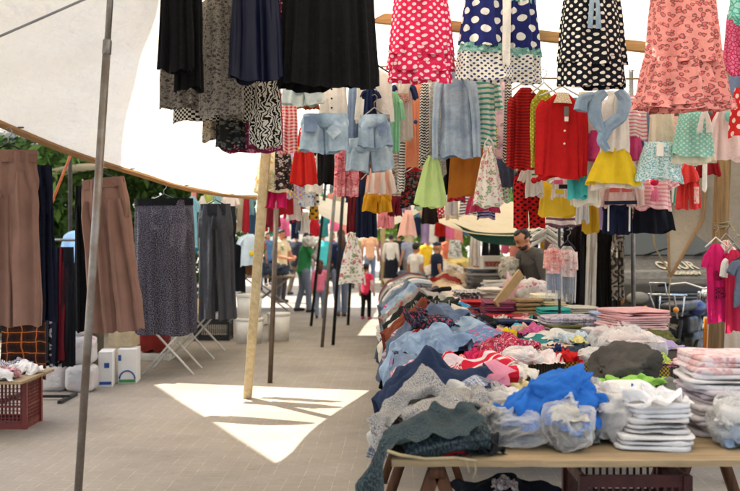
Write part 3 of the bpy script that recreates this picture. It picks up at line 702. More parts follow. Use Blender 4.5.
    'thrown0': (23, 26, [-62,3,-2,0,8,12,9,6,5,7,9,8,8,4,-1,-3,-2,6,4,6,5,2,2,3,3,2,-58,-3,2,2,8,11,8,5,5,8,9,6,7,4,2,-2,-4,5,4,3,7,5,4,3,4,2,-55,-3,2,4,4,10,7,7,4,7,7,7,4,4,3,0,1,3,3,3,6,6,4,4,4,5,-53,0,3,3,0,5,9,9,4,4,6,5,2,3,5,4,4,4,3,0,5,6,5,5,5,5,-49,0,4,4,-2,5,5,9,3,5,3,3,2,4,4,7,3,5,3,0,5,7,5,5,5,5,-46,1,1,4,3,6,4,3,4,5,4,2,1,4,4,6,1,4,2,5,5,6,6,5,3,8,-45,3,1,3,5,3,4,2,4,6,5,2,0,4,5,3,1,3,4,4,5,7,6,4,2,8,-45,5,-2,2,8,4,1,4,4,4,4,2,4,3,5,0,6,1,4,5,3,6,6,4,1,6,-44,-6,-1,4,10,10,1,5,3,1,4,5,4,4,4,2,4,4,4,3,2,4,5,3,4,4,-52,-4,0,4,11,14,3,5,4,2,2,6,4,3,4,4,4,4,4,4,2,1,2,2,4,1,-49,-7,-1,4,9,14,9,4,4,4,3,4,2,4,6,4,2,3,3,3,5,0,2,4,2,3,-50,-4,-2,4,9,12,8,5,4,3,4,4,5,3,8,1,6,0,3,5,0,4,1,2,2,5,-51,-2,1,4,8,11,5,5,4,6,2,6,5,3,8,1,3,-1,4,4,5,-1,4,1,3,2,-47,-1,3,4,6,7,6,2,5,5,6,5,4,4,4,5,-3,4,3,5,5,3,-1,3,5,5,-47,3,5,4,4,6,3,3,3,5,5,5,6,4,4,5,-1,2,4,6,7,3,-1,2,8,6,-48,4,6,5,4,4,5,5,4,2,3,5,4,4,4,5,5,-2,5,6,5,4,3,3,8,4,-47,5,5,5,3,5,5,6,3,4,1,4,2,4,4,5,7,0,4,5,4,6,4,3,9,3,-45,4,4,3,4,6,6,4,4,2,2,4,2,4,4,6,6,4,3,4,3,5,5,3,7,4,-47,6,2,3,5,7,5,4,4,0,2,4,6,4,5,6,6,6,4,2,2,1,2,4,3,5,-47,4,4,4,6,5,4,4,4,2,1,5,5,4,6,6,7,6,4,3,1,4,3,4,4,-2,-46,5,5,5,5,0,3,4,5,5,3,4,5,4,7,6,5,6,5,4,1,3,5,4,3,1,-44,4,5,5,3,-1,4,4,5,5,7,4,3,5,6,7,6,5,4,5,3,2,4,4,4,1,-42,2,5,3,3,1,4,4,4,6,7,2,5,5,6,7,9,5,3,4,4,2,3,5,3,2,-23,-7,-5,-2,-2,-2,-3,-2,-1,-1,-2,-1,3,2,1,-1,-5,-4,-1,5,8,2,-1,-1,-5,-5,-22,-4,-4,-3,-2,-5,-3,-1,0,-1,-1,-1,0,2,4,-2,-4,-7,-2,8,6,4,-1,-2,-5,-3,-20,-4,-3,-3,-4,-1,-5,1,0,-2,-1,-1,1,2,2,-1,-3,-6,-1,5,2,4,1,-1,-3,-3,-20,-5,-2,-2,-2,-4,1,1,-1,-1,-2,0,0,3,1,-1,-1,-2,0,-1,1,0,0,1,2,2,-23,0,-1,-3,-2,-3,3,0,0,-1,-2,-2,-2,0,4,2,0,0,2,-2,-2,-1,-1,1,3,4,-22,1,-3,-2,0,2,1,-1,0,-1,-2,-2,-1,0,2,3,-1,1,2,-2,-4,-5,-1,-1,8,7,-19,0,-2,-1,-1,2,2,0,-1,-1,-2,-1,0,-1,1,2,0,2,0,-4,-5,-5,-2,1,9,9,-15,2,-1,-2,-3,1,2,1,-1,0,-1,-3,1,0,1,1,0,1,-1,-2,-5,-5,-4,3,7,9,-5,-1,-1,-1,-4,-3,3,-2,2,-3,-2,3,3,0,-1,1,1,-1,-1,1,-4,-8,-6,2,7,7,0,2,1,-1,-6,-6,0,0,-2,-1,5,4,3,-1,-2,-1,0,1,-1,0,-4,-10,-7,4,7,3,5,3,2,-2,-6,-7,-3,0,-1,1,7,8,1,-1,-6,0,1,-1,-1,0,-4,-7,-6,0,4,5,6,7,1,-2,-5,-7,-6,0,1,3,6,7,4,-2,-8,0,-1,0,2,-1,-4,-6,-5,0,1,5,10,6,2,-2,-6,-7,-6,-1,1,3,6,6,4,-2,-4,-1,0,-1,-1,0,-3,-6,-3,-1,1,3,8,5,4,1,-5,-6,-6,-3,0,3,4,6,3,-1,1,-1,1,-4,0,0,-2,-5,-2,-1,2,-2,14,-1,1,1,-2,-2,-3,-3,0,2,4,3,3,0,1,-1,1,-2,-2,0,0,-4,-3,1,0,-1,22,-1,-2,0,-1,-3,-1,-1,0,2,2,3,1,1,0,0,-1,-1,-2,0,-2,0,-2,0,-1,-2,28,-2,-6,-1,2,-2,0,1,-1,0,3,3,0,0,1,0,0,-2,-2,-2,-1,0,0,-1,-1,-3,32,-3,-3,-1,0,-2,-1,2,-1,-1,5,3,-1,0,1,0,0,-2,-1,-2,-1,-1,-1,-1,1,-3,34,0,-3,0,-2,-1,-3,2,-1,3,5,2,-3,-1,1,0,0,-1,-1,-1,-2,-2,-2,-2,-3,-1,40,-1,-3,-1,-1,-4,-1,1,0,3,5,-1,-1,0,0,0,1,-1,-1,-1,-1,-1,0,-2,-3,-1,47,0,-5,-2,-1,-4,-1,0,1,1,4,0,-4,-2,0,-1,0,7,0,-3,-1,1,0,-2,-2,-4,52,-1,-5,-1,-2,-4,-1,1,1,1,-1,2,-3,0,1,-1,-8,12,1,-3,-5,3,1,-1,-2,-4,57,-6,-1,-2,-1,-3,-2,0,0,2,1,-4,-2,-1,1,-2,-3,5,3,-2,0,2,2,-1,-2,-5,3,2,2,5,1,-2,-2,-1,1,3,3,3,2,0,-2,-7,-3,0,1,3,2,-4,-4,-3,1,-1,4,3,3,1,-3,-3,-2,2,1,3,5,6,4,0,-4,-6,-9,0,0,6,-1,0,-2,-2,1,-3,4,5,3,0,-1,-3,-2,-1,1,4,5,2,5,-1,-3,-5,-6,0,-1,1,-1,0,0,2,0,-3,7,1,-1,2,6,1,-5,-6,-1,5,3,0,-2,0,3,-2,0,4,-2,-6,-2,-1,-1,0,2,0,6,4,-2,2,6,1,-8,-6,2,2,4,-3,-4,-1,6,0,5,6,-4,-6,-3,-1,-1,-2,1,3,4,5,3,2,-3,0,-4,-1,2,3,2,-3,-4,-2,3,2,8,3,-4,-1,-2,-1,-1,-2,-3,-2,3,5,4,3,-2,-8,-2,4,3,3,2,-3,-4,-2,0,6,7,2,-2,0,0,-2,-1,-1,-9,-1,8,2,5,1,0,-7,-4,3,2,1,1,-2,-1,-3,1,7,3,6,0,-3,-3,-1,0,1,-7,-3,8,6,6,3,-3,-7,-4,4,-3,-4,-2,2,2,1,3,3,3,5,-1,-7,-5,0,3,4,-3,-4,7,8,7,2,-6,0,-7,2,-1,-5,-2,3,7,3,2,-3,-1,4,-2,-7,-3,-1,5,3,-2,-6,6,8,6,2,-4,-2,-2,-3,0,0,2,2,8,2,-1,-7,-7,-1,-2,-3,0,5,0,-2,-1,2,5,7,7,2,-4,-4,-1,-3,0,4,3,5,5,2,-4,-10,-6,-5,3,-2,2,3,3,-4,-3,1,3,8,6,2,-3,-2,-5,-2,1,0,4,4,6,2,0,-8,-7,-5,0,4,1,4,-1,-4,1,-2,5,5,1,3,0,-3,-2,-5,-1,1,3,3,6,3,3,-1,-9,-7,3,6,5,-3,-4,-4,9,3,6,-1,0,0,1,3,2,-3,-2,0,-1,2,4,4,3,3,-6,-8,3,5,4,-2,-3,-5,8,0,7,-2,1,-2,1,4,5,4,-2,-5,-4,1,5,1,3,5,-5,-7,1,1,3,2,-2,-4,4,0,6,-1,5,0,-3,0,8,7,-3,-4,-6,0,6,2,2,4,-4,-10,-1,0,3,3,2,-2,0,-3,5,3,3,-2,0,-2,4,6,-2,-5,-2,1,8,-1,3,4,-4,-7,-3,-1,3,3,-1,-2,1,-5,8,2,-4,-3,3,4,-1,-1,2,-2,-3,3,8,-1,3,1,2,-1,-2,-7,-2,-1,-2,-2,1,3,9,-1,-4,2,-2,3,4,0,2,-3,-6,0,8,2,1,2,4,1,-2,-7,-5,-2,-2,0,-1,3,7,2,-3,-1,0,6,4,3,0,-4,-7,-4,3,1,-2,2,9,6,0,-4,-7,-6,1,0,-1,1,5,3,-3,-2,4,5,4,4,0,-6,-6,-3,0,1,-2,1,8,5,2,-1,-4,-8,-4,2,0,1,3,0,2,2,2,2,2,2,0,-1,-4,-2,2,0,-1,2,0,3,0,0,-2,-5,-3,-1,2,0]),
    'mound0': (23, 26, [-64,7,7,5,4,5,5,4,6,7,7,7,7,5,5,3,4,5,3,6,6,6,5,5,6,6,-64,7,7,5,5,5,4,5,5,6,6,8,7,6,4,5,1,5,5,6,5,7,5,4,6,6,-63,7,6,6,5,4,5,4,5,6,6,8,7,5,5,4,3,4,6,5,5,6,5,6,5,5,-63,7,7,5,4,5,5,6,5,5,7,7,6,5,6,5,4,3,4,6,4,6,5,5,5,4,-59,3,6,5,4,6,6,5,6,6,6,7,6,5,7,4,3,5,4,3,6,5,5,5,4,4,-62,7,4,4,5,7,7,5,5,6,7,7,6,5,6,3,5,5,4,4,3,6,4,5,3,8,-61,5,4,4,5,8,8,4,5,6,7,7,6,5,6,3,5,5,5,3,1,8,5,3,5,8,-57,-1,5,5,5,8,9,2,6,6,7,6,7,5,5,4,4,6,4,5,0,8,5,2,6,8,-57,2,3,5,5,8,6,4,5,6,7,7,6,6,6,4,5,4,5,5,1,4,4,4,7,8,-60,7,4,3,4,7,5,5,5,6,7,7,7,5,6,5,5,5,5,3,4,3,3,4,6,6,-61,7,6,4,5,4,4,4,6,6,8,7,7,5,6,3,5,6,5,4,1,3,3,5,7,6,-62,7,7,4,5,5,3,4,5,7,8,7,7,5,6,4,4,6,5,3,1,2,4,5,6,9,-64,9,5,5,5,5,3,4,6,6,8,7,7,6,5,5,5,5,5,2,3,2,3,5,7,6,-66,9,5,5,4,5,4,4,6,6,8,8,7,5,6,6,5,6,5,3,2,3,4,4,5,7,-68,8,6,3,4,5,5,5,6,6,8,8,6,6,7,6,7,6,5,3,4,6,2,5,4,0,-69,6,7,4,4,3,5,7,5,7,8,8,6,5,7,7,8,6,5,7,6,2,5,5,-1,4,-69,6,6,5,4,3,4,8,4,8,7,7,7,6,7,5,10,6,5,7,5,6,4,1,3,2,-69,6,6,4,5,4,5,5,6,6,7,8,7,5,7,6,9,6,5,4,6,7,4,5,2,1,-68,5,6,5,5,5,5,5,5,6,7,7,7,6,6,7,7,6,3,5,4,7,4,5,4,4,-67,5,5,6,5,5,5,6,5,5,7,7,7,5,6,6,7,4,5,4,2,5,5,5,6,5,-69,7,6,5,6,3,7,5,5,6,7,7,6,6,6,4,7,3,5,4,2,3,5,5,7,9,-71,9,5,6,5,3,7,6,5,6,7,7,7,5,6,4,5,3,5,5,3,3,4,6,8,9,-72,8,7,6,4,3,7,6,5,7,7,7,7,6,6,3,5,4,5,4,3,4,4,6,8,9,-59,3,1,2,0,-3,0,-1,0,0,-3,-2,0,1,1,1,-2,-1,-1,2,1,2,0,0,0,0,-53,3,1,0,-1,0,-1,-1,0,0,-2,-3,-2,0,-1,1,3,-1,0,1,2,2,-1,1,0,0,-47,2,2,-1,0,-1,-1,-1,-1,0,-1,-2,-3,0,-1,0,2,2,0,1,2,0,0,1,1,0,-40,0,2,1,-1,-2,-2,-1,-1,-1,-1,-1,-2,0,2,1,-1,2,2,0,-1,1,2,-1,1,-1,-37,2,3,2,-2,-4,-3,-1,-1,-1,-1,0,-1,0,4,2,-1,2,1,-2,-1,2,1,1,-2,0,-30,2,5,-2,0,-6,-5,-4,-1,0,1,1,1,0,4,2,0,2,1,-4,1,1,1,-2,0,-1,-26,1,3,3,-1,-6,-6,-6,-2,2,2,2,0,1,2,4,1,2,-1,-4,1,2,-2,0,0,0,-27,6,4,2,-3,-4,-5,-6,0,1,2,2,0,0,3,2,3,-1,-1,-2,1,-1,1,1,0,0,-23,4,4,1,-2,-2,-3,-3,-1,1,1,1,1,0,1,1,0,0,-1,2,0,-2,1,2,0,2,-21,4,4,-2,-1,1,0,0,0,0,1,0,0,0,1,-1,-3,-1,2,0,1,0,-1,2,4,1,-18,4,2,-1,0,2,2,1,0,1,0,1,0,0,0,-3,-3,-2,1,1,1,2,0,1,2,3,-13,1,3,-1,1,3,2,2,0,1,1,0,0,0,-1,-2,-4,-2,0,1,2,2,1,1,2,3,-6,0,1,1,1,3,2,1,1,0,1,1,0,0,-2,-3,-3,-1,0,1,2,2,0,1,2,4,2,0,2,0,1,2,1,0,1,0,1,1,3,0,-4,-4,-2,-1,1,1,2,3,1,0,1,3,13,0,0,2,0,-1,0,0,0,0,2,1,2,0,-4,-3,-2,0,1,2,4,3,3,-1,0,1,22,0,0,0,0,-1,-2,0,0,1,1,3,0,0,-2,-3,-3,0,0,4,4,6,0,0,-1,-2,29,-1,-1,1,-2,-1,0,-1,0,1,1,2,1,0,-2,-4,-1,0,-1,5,3,5,2,0,-3,-1,34,0,-1,0,-1,-2,-1,0,1,0,2,0,-1,-1,0,-3,0,0,-1,4,3,3,3,0,-1,-1,40,0,0,0,-1,-3,-3,0,1,0,4,-2,0,0,-1,-1,-1,-1,0,1,3,-1,4,1,-1,1,44,2,2,0,-2,-6,-3,-1,1,3,2,1,0,-1,-1,-1,-1,-2,0,0,1,-1,0,2,-1,6,49,3,2,0,-2,-7,-4,-1,2,1,2,3,1,-1,-1,-1,-2,-2,1,0,-2,1,-1,0,2,3,54,3,2,0,-3,-6,-4,-1,1,2,3,2,1,-1,-1,-1,-4,-1,0,0,0,0,0,0,1,2,59,2,1,0,-1,-6,-3,0,1,1,3,2,1,-1,-1,-5,0,1,0,0,-1,0,-1,0,0,1,3,2,0,-1,0,3,0,-3,-1,2,0,-2,0,1,0,0,0,1,-1,0,-1,0,2,-1,-1,0,3,2,-1,2,2,-1,-4,2,2,-1,-3,2,3,0,1,0,-4,0,-2,2,0,-1,1,-1,0,0,4,0,1,-1,2,0,-3,5,2,-3,-1,0,4,0,2,0,-3,-3,-2,1,0,2,2,-2,-3,0,5,2,0,-2,2,0,-1,1,3,1,-1,-1,4,-1,-1,1,2,-3,-4,-1,2,1,0,-1,-3,-1,6,5,-2,-2,2,0,2,-1,0,2,1,-1,1,2,-3,1,5,-4,-3,1,1,-6,-2,3,-1,-3,5,2,2,4,-2,1,1,2,0,1,-1,1,-1,1,-1,2,4,-3,-1,1,-6,-5,-4,0,4,0,8,3,3,-1,1,1,0,4,2,-2,-1,-1,1,0,2,0,3,-2,1,0,-6,-7,-2,-3,2,2,9,3,3,-2,1,4,-1,5,1,-3,-1,0,0,2,-2,1,4,1,-1,0,-7,-4,-3,-5,2,2,7,4,3,2,-1,3,1,4,-3,-1,2,1,-1,0,0,-1,1,5,-1,-5,-4,-2,-3,-3,1,0,9,2,2,3,2,0,1,1,2,0,1,1,1,0,-1,-1,-3,2,0,-6,0,-1,1,-2,-2,-6,10,2,1,3,1,2,2,0,1,0,1,2,0,1,-1,-3,-1,-1,0,-2,-2,1,1,-3,-2,-9,9,6,0,2,-1,2,2,2,0,0,2,2,-2,0,-1,0,0,-2,-2,2,-2,-2,1,-1,-6,-8,9,3,4,2,1,0,0,2,0,1,2,1,0,0,-1,-1,1,-3,-2,0,1,-3,-2,-2,-2,-8,9,-2,5,2,2,2,0,1,1,2,0,1,0,1,1,0,-2,-2,-1,-3,1,-3,-1,-3,-3,-3,9,-5,1,4,3,2,2,3,0,2,1,2,3,2,-3,-2,-3,0,-1,-4,-2,3,-3,-2,-4,-5,11,-6,0,0,2,5,2,3,1,2,3,3,4,1,-2,-5,-5,0,-3,2,1,0,0,-4,-7,-3,10,-4,-2,0,2,2,5,2,2,0,4,6,2,-1,-2,-6,-2,-1,-3,4,5,0,-3,-4,-6,-7,10,-5,-2,3,-1,1,4,5,2,-2,4,3,-1,0,-1,-3,1,-2,-3,2,3,1,1,-3,-5,-8,9,-1,-1,-2,1,0,2,5,2,-3,3,0,-1,0,1,-1,2,-1,-4,-1,3,1,1,-1,-3,-7,6,3,0,-1,0,-1,-1,3,2,0,-1,0,-1,0,1,3,1,-2,-1,-4,1,2,-1,-2,-1,-3,4,5,2,0,-1,-6,1,0,1,-1,-1,1,0,0,2,4,-1,-3,0,0,-2,2,-1,-2,3,-2,3,3,2,0,0,-4,0,1,-2,0,1,-1,1,-1,2,5,-1,-4,0,0,-1,2,-1,0,-1,2,3,2,-1,0,-1,0,1,0,0,-1,0,0,1,0,0,1,1,-1,-1,3,0,-2,0,-2,1,-1]),
    'mound1': (23, 26, [-33,0,4,1,4,-6,0,6,5,6,10,8,6,2,7,6,5,5,5,0,-2,-2,-1,-1,5,7,-38,1,3,3,5,0,-4,7,5,6,10,9,6,4,5,3,6,5,5,4,-1,-8,-1,3,7,0,-42,1,4,5,5,4,-5,6,5,4,11,9,5,4,5,3,6,6,5,4,-2,-8,-1,6,4,4,-47,3,4,4,5,6,2,0,5,3,10,9,7,4,3,4,6,5,4,3,0,0,1,2,3,4,-50,3,3,5,5,5,4,-1,5,5,8,10,8,4,3,4,3,4,3,1,5,7,5,1,1,2,-52,2,3,6,5,4,4,3,1,6,9,10,8,4,4,2,1,3,1,5,9,8,5,3,4,3,-53,0,4,7,3,5,4,3,5,3,9,10,7,5,2,-1,2,3,6,9,5,9,6,2,4,4,-53,0,4,6,3,4,4,5,5,4,9,8,8,5,2,-1,3,3,5,9,6,8,5,3,5,4,-54,0,5,6,4,4,3,6,4,7,7,7,6,5,4,0,4,4,6,5,7,6,4,5,4,3,-55,2,5,8,4,2,4,7,4,5,7,3,8,5,3,5,6,4,4,6,3,5,5,4,4,4,-55,2,6,8,5,1,4,8,5,4,3,6,6,5,3,6,6,8,4,3,3,4,3,4,4,6,-55,1,7,9,4,0,5,9,5,4,3,5,5,5,4,7,5,8,5,2,3,3,3,4,5,6,-56,4,5,6,4,4,5,7,4,5,5,3,4,5,6,4,7,7,5,4,3,3,3,4,5,7,-56,5,2,4,5,7,5,4,5,5,5,4,5,5,3,5,7,5,5,6,4,5,4,4,3,5,-60,6,4,3,5,7,5,4,5,6,5,6,5,4,4,3,4,5,4,7,7,6,6,1,1,5,-63,8,5,3,4,8,3,5,5,5,7,6,7,4,1,3,3,1,5,11,7,8,6,2,0,1,-64,9,5,2,4,8,3,5,5,6,7,6,7,1,4,3,2,2,3,12,8,9,5,0,0,1,-62,6,7,4,3,7,3,4,5,5,8,7,4,5,3,3,3,3,4,8,7,7,4,3,4,2,-63,7,7,6,5,3,3,4,4,7,8,7,6,4,4,3,4,7,3,2,5,6,5,5,3,5,-59,4,5,5,4,5,4,4,5,6,8,8,7,4,5,2,5,6,4,0,4,4,3,7,5,0,-57,6,1,2,3,4,5,8,6,5,8,9,8,3,5,0,6,5,5,-1,3,4,3,5,7,6,-52,3,1,2,3,4,4,7,6,5,9,8,8,5,2,-1,8,4,3,1,1,6,4,5,7,7,-47,-2,5,4,2,5,1,4,5,7,8,8,7,3,4,0,3,4,3,1,7,5,4,7,6,7,-55,3,-2,1,2,3,-1,1,-1,0,1,0,-1,2,-1,0,-8,3,2,6,6,-6,-1,4,-2,-3,-57,1,4,3,3,0,0,-3,0,3,2,1,0,-1,0,-4,-4,2,0,0,5,4,-2,0,0,3,-54,2,4,3,2,0,0,-4,1,4,0,2,-3,2,0,-4,-3,1,0,-1,2,6,2,-1,1,1,-49,2,2,2,2,2,-1,-6,1,5,2,0,-1,-1,-2,-3,1,-1,2,5,2,0,0,1,1,2,-43,2,-1,1,2,0,3,-4,-2,4,5,0,-2,0,-4,-2,-1,1,4,4,1,1,0,2,3,1,-35,-2,-2,-1,3,2,3,-2,1,1,3,2,-2,-1,-2,-1,-1,-2,3,3,2,4,2,1,0,-1,-29,-5,-2,0,2,3,3,1,1,-1,-1,3,1,-1,-1,-4,-2,1,2,2,6,3,1,1,0,-1,-23,-5,-3,0,0,4,3,2,1,-1,-1,3,1,-1,-2,-2,-2,-1,2,3,5,3,2,1,0,-2,-18,-4,-1,-2,1,1,2,3,1,0,3,1,0,-1,0,0,-4,-3,1,3,5,3,1,0,-1,-1,-12,-3,-2,0,0,0,2,1,0,2,3,0,4,0,-2,-3,-3,0,0,2,4,1,0,-1,-2,-1,-6,-2,-2,0,0,-1,1,0,0,1,3,4,3,0,-2,-2,-4,-1,1,2,2,2,0,-1,-3,-5,0,-3,-1,-1,1,-1,-1,1,0,1,3,3,3,1,-1,-3,-4,0,0,2,2,1,0,0,-3,-5,5,-3,-1,0,0,-2,1,0,0,1,3,2,0,0,2,-3,-2,-1,1,0,3,1,2,-3,-2,-4,10,-3,-1,0,0,1,1,-2,-1,1,2,1,0,0,0,-1,-1,0,0,2,2,3,1,-3,-4,-4,13,-1,-1,0,0,5,1,-3,-2,2,-1,-1,-2,1,1,1,-1,0,0,3,1,4,0,-4,-4,-3,18,-2,0,1,2,5,1,-3,-1,-2,-2,-1,0,-1,1,-1,2,-1,-1,5,2,3,0,-3,-5,-3,21,0,0,1,2,4,1,-2,-1,-2,-2,-2,-1,-1,1,1,0,-2,2,5,2,3,-1,-3,-4,-4,24,2,0,0,2,3,-2,2,-2,-1,-1,-1,0,-1,-1,0,2,1,0,2,2,2,2,-5,-5,-3,29,1,0,1,0,1,2,0,-2,1,1,0,0,-1,-3,1,4,0,0,0,0,2,2,-3,-5,-4,28,6,2,1,2,0,-2,-1,0,1,3,1,1,-3,-2,1,3,1,-1,-1,0,1,2,-2,-3,-4,29,5,7,5,1,-1,-1,-6,-1,4,5,0,0,-3,1,1,0,0,1,-2,0,0,-1,0,0,-4,28,9,7,5,0,1,-2,-5,0,3,4,0,-2,0,1,1,1,0,1,-3,-2,2,1,-1,-2,-3,35,8,2,1,4,1,-2,2,1,-2,-2,2,5,-2,0,-2,3,0,-1,-2,0,5,1,-4,-1,-2,8,-2,-1,-1,0,5,8,-3,-1,-2,1,2,1,4,1,2,7,-5,-1,-4,-2,-2,-4,-4,-2,0,5,1,-3,3,-2,7,8,0,-2,-2,-1,0,2,2,3,5,6,-3,-1,-2,-3,-6,-4,-3,0,-7,3,2,-1,4,0,5,9,1,-1,-4,1,0,1,1,3,6,5,-2,-1,-1,-4,-6,-6,-1,-5,-3,3,1,1,-1,1,8,9,7,-2,-4,-1,2,0,1,5,5,0,-1,0,-4,-4,-5,-5,-4,-5,-2,3,3,1,-2,2,7,5,10,3,-4,-3,0,2,2,6,0,-1,-2,0,-9,-5,-1,0,-5,-4,-4,4,6,0,1,1,4,4,5,5,2,-2,-1,2,2,1,-2,-3,-1,0,-5,-1,-2,-3,-5,-3,-3,6,7,1,-3,3,4,3,5,0,7,2,-1,0,2,-5,-3,-3,-1,1,3,-5,-1,-2,-7,-6,-2,6,7,3,-4,5,4,3,2,2,5,3,0,0,2,-5,-4,-2,1,-1,2,-3,-3,-3,-6,-5,0,7,10,-1,2,3,8,2,-2,2,2,3,-1,4,2,0,-5,-4,-2,1,-3,0,-4,-3,-3,-2,-2,10,12,3,-2,3,8,-2,-1,4,-2,1,5,3,-1,5,-2,-7,-6,-2,1,-3,1,-1,-3,-2,-2,12,15,2,-2,2,7,-2,0,0,3,1,0,2,1,5,-1,-10,-2,-3,-1,1,-2,-3,-2,2,0,13,15,2,-4,3,8,-2,0,-1,1,3,3,0,2,4,-3,-10,-2,0,-3,-1,-1,-4,-1,2,3,12,13,5,-1,2,3,0,0,1,0,2,4,4,2,-1,-5,-6,-1,-2,0,0,-3,-2,1,0,-2,11,8,7,6,-1,-2,2,4,2,0,0,4,4,1,-4,-4,-1,-2,-1,-2,1,1,0,-4,-3,-5,13,3,4,5,0,2,4,1,2,2,-2,3,1,1,0,0,-2,0,-4,-1,-3,1,-1,-3,-4,-4,13,-1,3,4,3,3,4,-1,4,0,2,1,1,-2,5,-3,2,-3,-2,-1,-4,-1,0,-4,-4,-4,10,0,3,5,3,3,4,2,1,-1,3,0,1,4,-1,0,-3,-1,-2,-1,-3,-2,-1,-4,-4,-2,12,-1,1,3,4,3,3,4,-1,0,3,1,4,0,-2,0,2,-3,-2,-3,-4,-7,-1,1,0,-4,13,1,1,-1,3,4,3,1,-1,2,2,1,4,-1,-4,2,6,-1,-4,-6,-5,-12,-4,7,7,-2,9,6,2,2,0,-1,1,2,1,2,2,-1,0,-2,1,5,4,-2,-3,-7,-7,-10,0,3,7,-1,5,8,5,4,2,0,-1,-5,1,4,2,-5,-3,-1,6,8,-2,-2,-3,-8,-7,-4,2,3,1,-3,3,7,5,3,2,1,-1,-4,1,3,0,-5,-3,1,7,7,1,-3,-4,-8,-8,1,0,2,-1,-3,4,1,5,5,-1,0,-1,3,1,-1,-5,-2,4,3,2,6,1,-4,-4,-6,-4,-3,0,-1,3,-2]),
    'edge0': (14, 25, [-9,1,3,1,0,1,6,4,8,9,12,12,10,10,13,11,9,7,6,9,8,9,8,7,7,-3,-2,0,1,0,1,5,7,9,9,9,9,10,10,13,12,10,7,7,9,7,8,9,8,6,0,-2,-1,1,-1,-1,6,10,10,9,5,6,9,10,14,13,10,8,7,9,6,8,12,7,6,-6,0,0,1,1,1,6,11,9,8,4,6,7,11,15,13,10,9,7,6,9,10,9,7,7,-5,0,0,1,0,0,6,10,8,8,7,5,8,11,14,13,9,8,7,9,8,9,7,8,9,-2,-1,0,-1,0,0,6,6,8,8,9,7,10,10,12,11,8,8,6,9,9,8,8,7,9,-6,1,1,0,0,1,4,5,5,9,10,12,10,10,10,10,9,8,4,6,9,9,9,7,8,-9,1,1,2,1,1,5,3,5,9,11,12,10,9,11,9,9,8,5,6,8,9,9,7,9,-12,1,3,0,2,2,5,4,8,9,10,12,9,8,8,8,9,9,10,11,7,7,7,6,8,-5,2,0,-2,-2,1,5,9,7,8,12,12,9,8,4,5,9,12,16,13,8,4,2,7,7,-3,4,0,-3,-5,-1,8,9,9,6,12,12,10,8,1,4,8,14,18,14,3,4,3,6,10,-5,2,0,2,-2,-1,5,9,8,8,10,12,10,8,5,3,9,13,16,8,5,5,5,7,9,-11,1,1,2,1,2,5,7,7,9,10,11,10,9,11,9,9,11,9,6,8,5,3,6,11,-16,2,3,3,2,3,3,5,8,9,10,11,10,10,14,14,9,7,6,7,6,5,5,7,9,-62,-4,0,1,0,0,-2,-2,-1,1,1,0,0,0,1,2,2,3,3,1,-1,1,-1,-1,-3,-53,-2,0,0,1,0,-2,-3,-1,1,1,1,1,0,0,0,2,3,3,1,-1,0,0,-1,-2,-42,0,-1,-1,0,0,-2,-3,-1,1,2,5,1,-1,-4,-1,2,1,4,2,-2,0,1,-1,-2,-32,0,0,-1,-1,0,-1,-3,-2,1,3,5,2,-1,-4,-4,0,4,4,1,-1,0,0,0,-1,-21,-1,0,-1,0,-1,-1,-2,-1,0,3,5,1,-1,-4,-3,0,2,3,2,-1,0,0,2,-2,-12,0,0,0,0,-1,1,0,1,0,1,3,2,-2,-3,-3,0,-1,-1,1,0,3,2,0,-1,-4,1,0,1,0,0,2,2,2,0,0,1,0,-1,-2,-1,-1,-2,-4,-2,1,4,6,0,-2,6,0,1,1,0,0,1,3,1,1,-1,0,1,-1,-1,-2,0,-2,-4,-2,0,4,6,1,-2,19,0,0,-2,-1,0,1,4,1,0,0,-1,1,0,-2,-1,1,0,-2,-1,1,0,2,1,-2,30,2,-1,-5,-3,0,1,3,3,0,-1,1,1,-2,0,1,0,1,1,0,1,-2,-4,0,-1,40,2,-1,-6,-4,0,1,3,2,2,0,0,0,-1,1,1,0,1,2,0,0,-2,-5,-2,1,50,2,-2,-5,-4,0,2,3,2,1,0,0,-1,0,-1,1,0,0,0,2,-1,-2,-2,0,1,57,1,0,-5,-3,1,3,5,4,0,-3,-2,-1,-1,-3,-1,-1,0,2,0,-1,0,2,3,-1,65,2,-1,-3,-2,1,4,6,3,-2,-3,-4,-1,-1,-4,0,1,0,-1,-1,-1,2,3,3,1,-59,12,10,15,11,9,5,1,-1,1,2,3,2,2,1,0,0,0,2,4,5,7,11,8,7,-55,10,10,12,11,9,7,1,0,2,3,5,2,1,1,-1,1,-1,1,3,7,9,8,6,8,-53,10,9,11,9,10,8,2,0,4,5,1,3,2,2,-2,-1,4,2,2,7,7,5,7,7,-53,10,9,10,10,9,9,0,6,3,4,2,4,0,-1,6,2,-3,2,6,4,5,7,5,5,-54,9,10,11,10,10,7,3,5,4,4,2,2,1,2,3,3,2,0,2,5,6,9,1,4,-59,10,10,14,12,10,6,2,5,5,3,7,3,-1,3,1,3,6,0,-1,3,5,8,7,2,-62,9,12,16,13,10,5,2,6,4,4,2,2,0,4,3,4,2,5,5,2,3,5,7,5,-62,9,11,17,13,10,5,4,5,3,3,3,2,2,2,3,4,3,4,7,3,4,5,5,4,-61,9,11,15,12,10,6,4,2,4,7,3,2,5,4,1,1,4,2,3,7,5,5,6,6,-62,9,11,14,12,10,9,1,5,5,2,5,3,-1,8,3,1,1,2,5,4,7,10,4,7,-64,10,11,13,13,10,9,4,0,7,3,4,1,0,9,6,3,-2,1,4,8,7,10,6,2,-62,9,10,14,13,10,9,3,-2,4,4,4,2,1,6,7,4,-2,0,9,7,5,8,4,0,-59,10,10,13,12,10,7,2,0,2,3,3,2,2,3,5,3,1,5,8,5,4,5,4,-1,-56,10,9,12,12,10,5,2,-1,0,2,3,3,3,5,1,5,5,5,5,7,5,-1,4,4]),
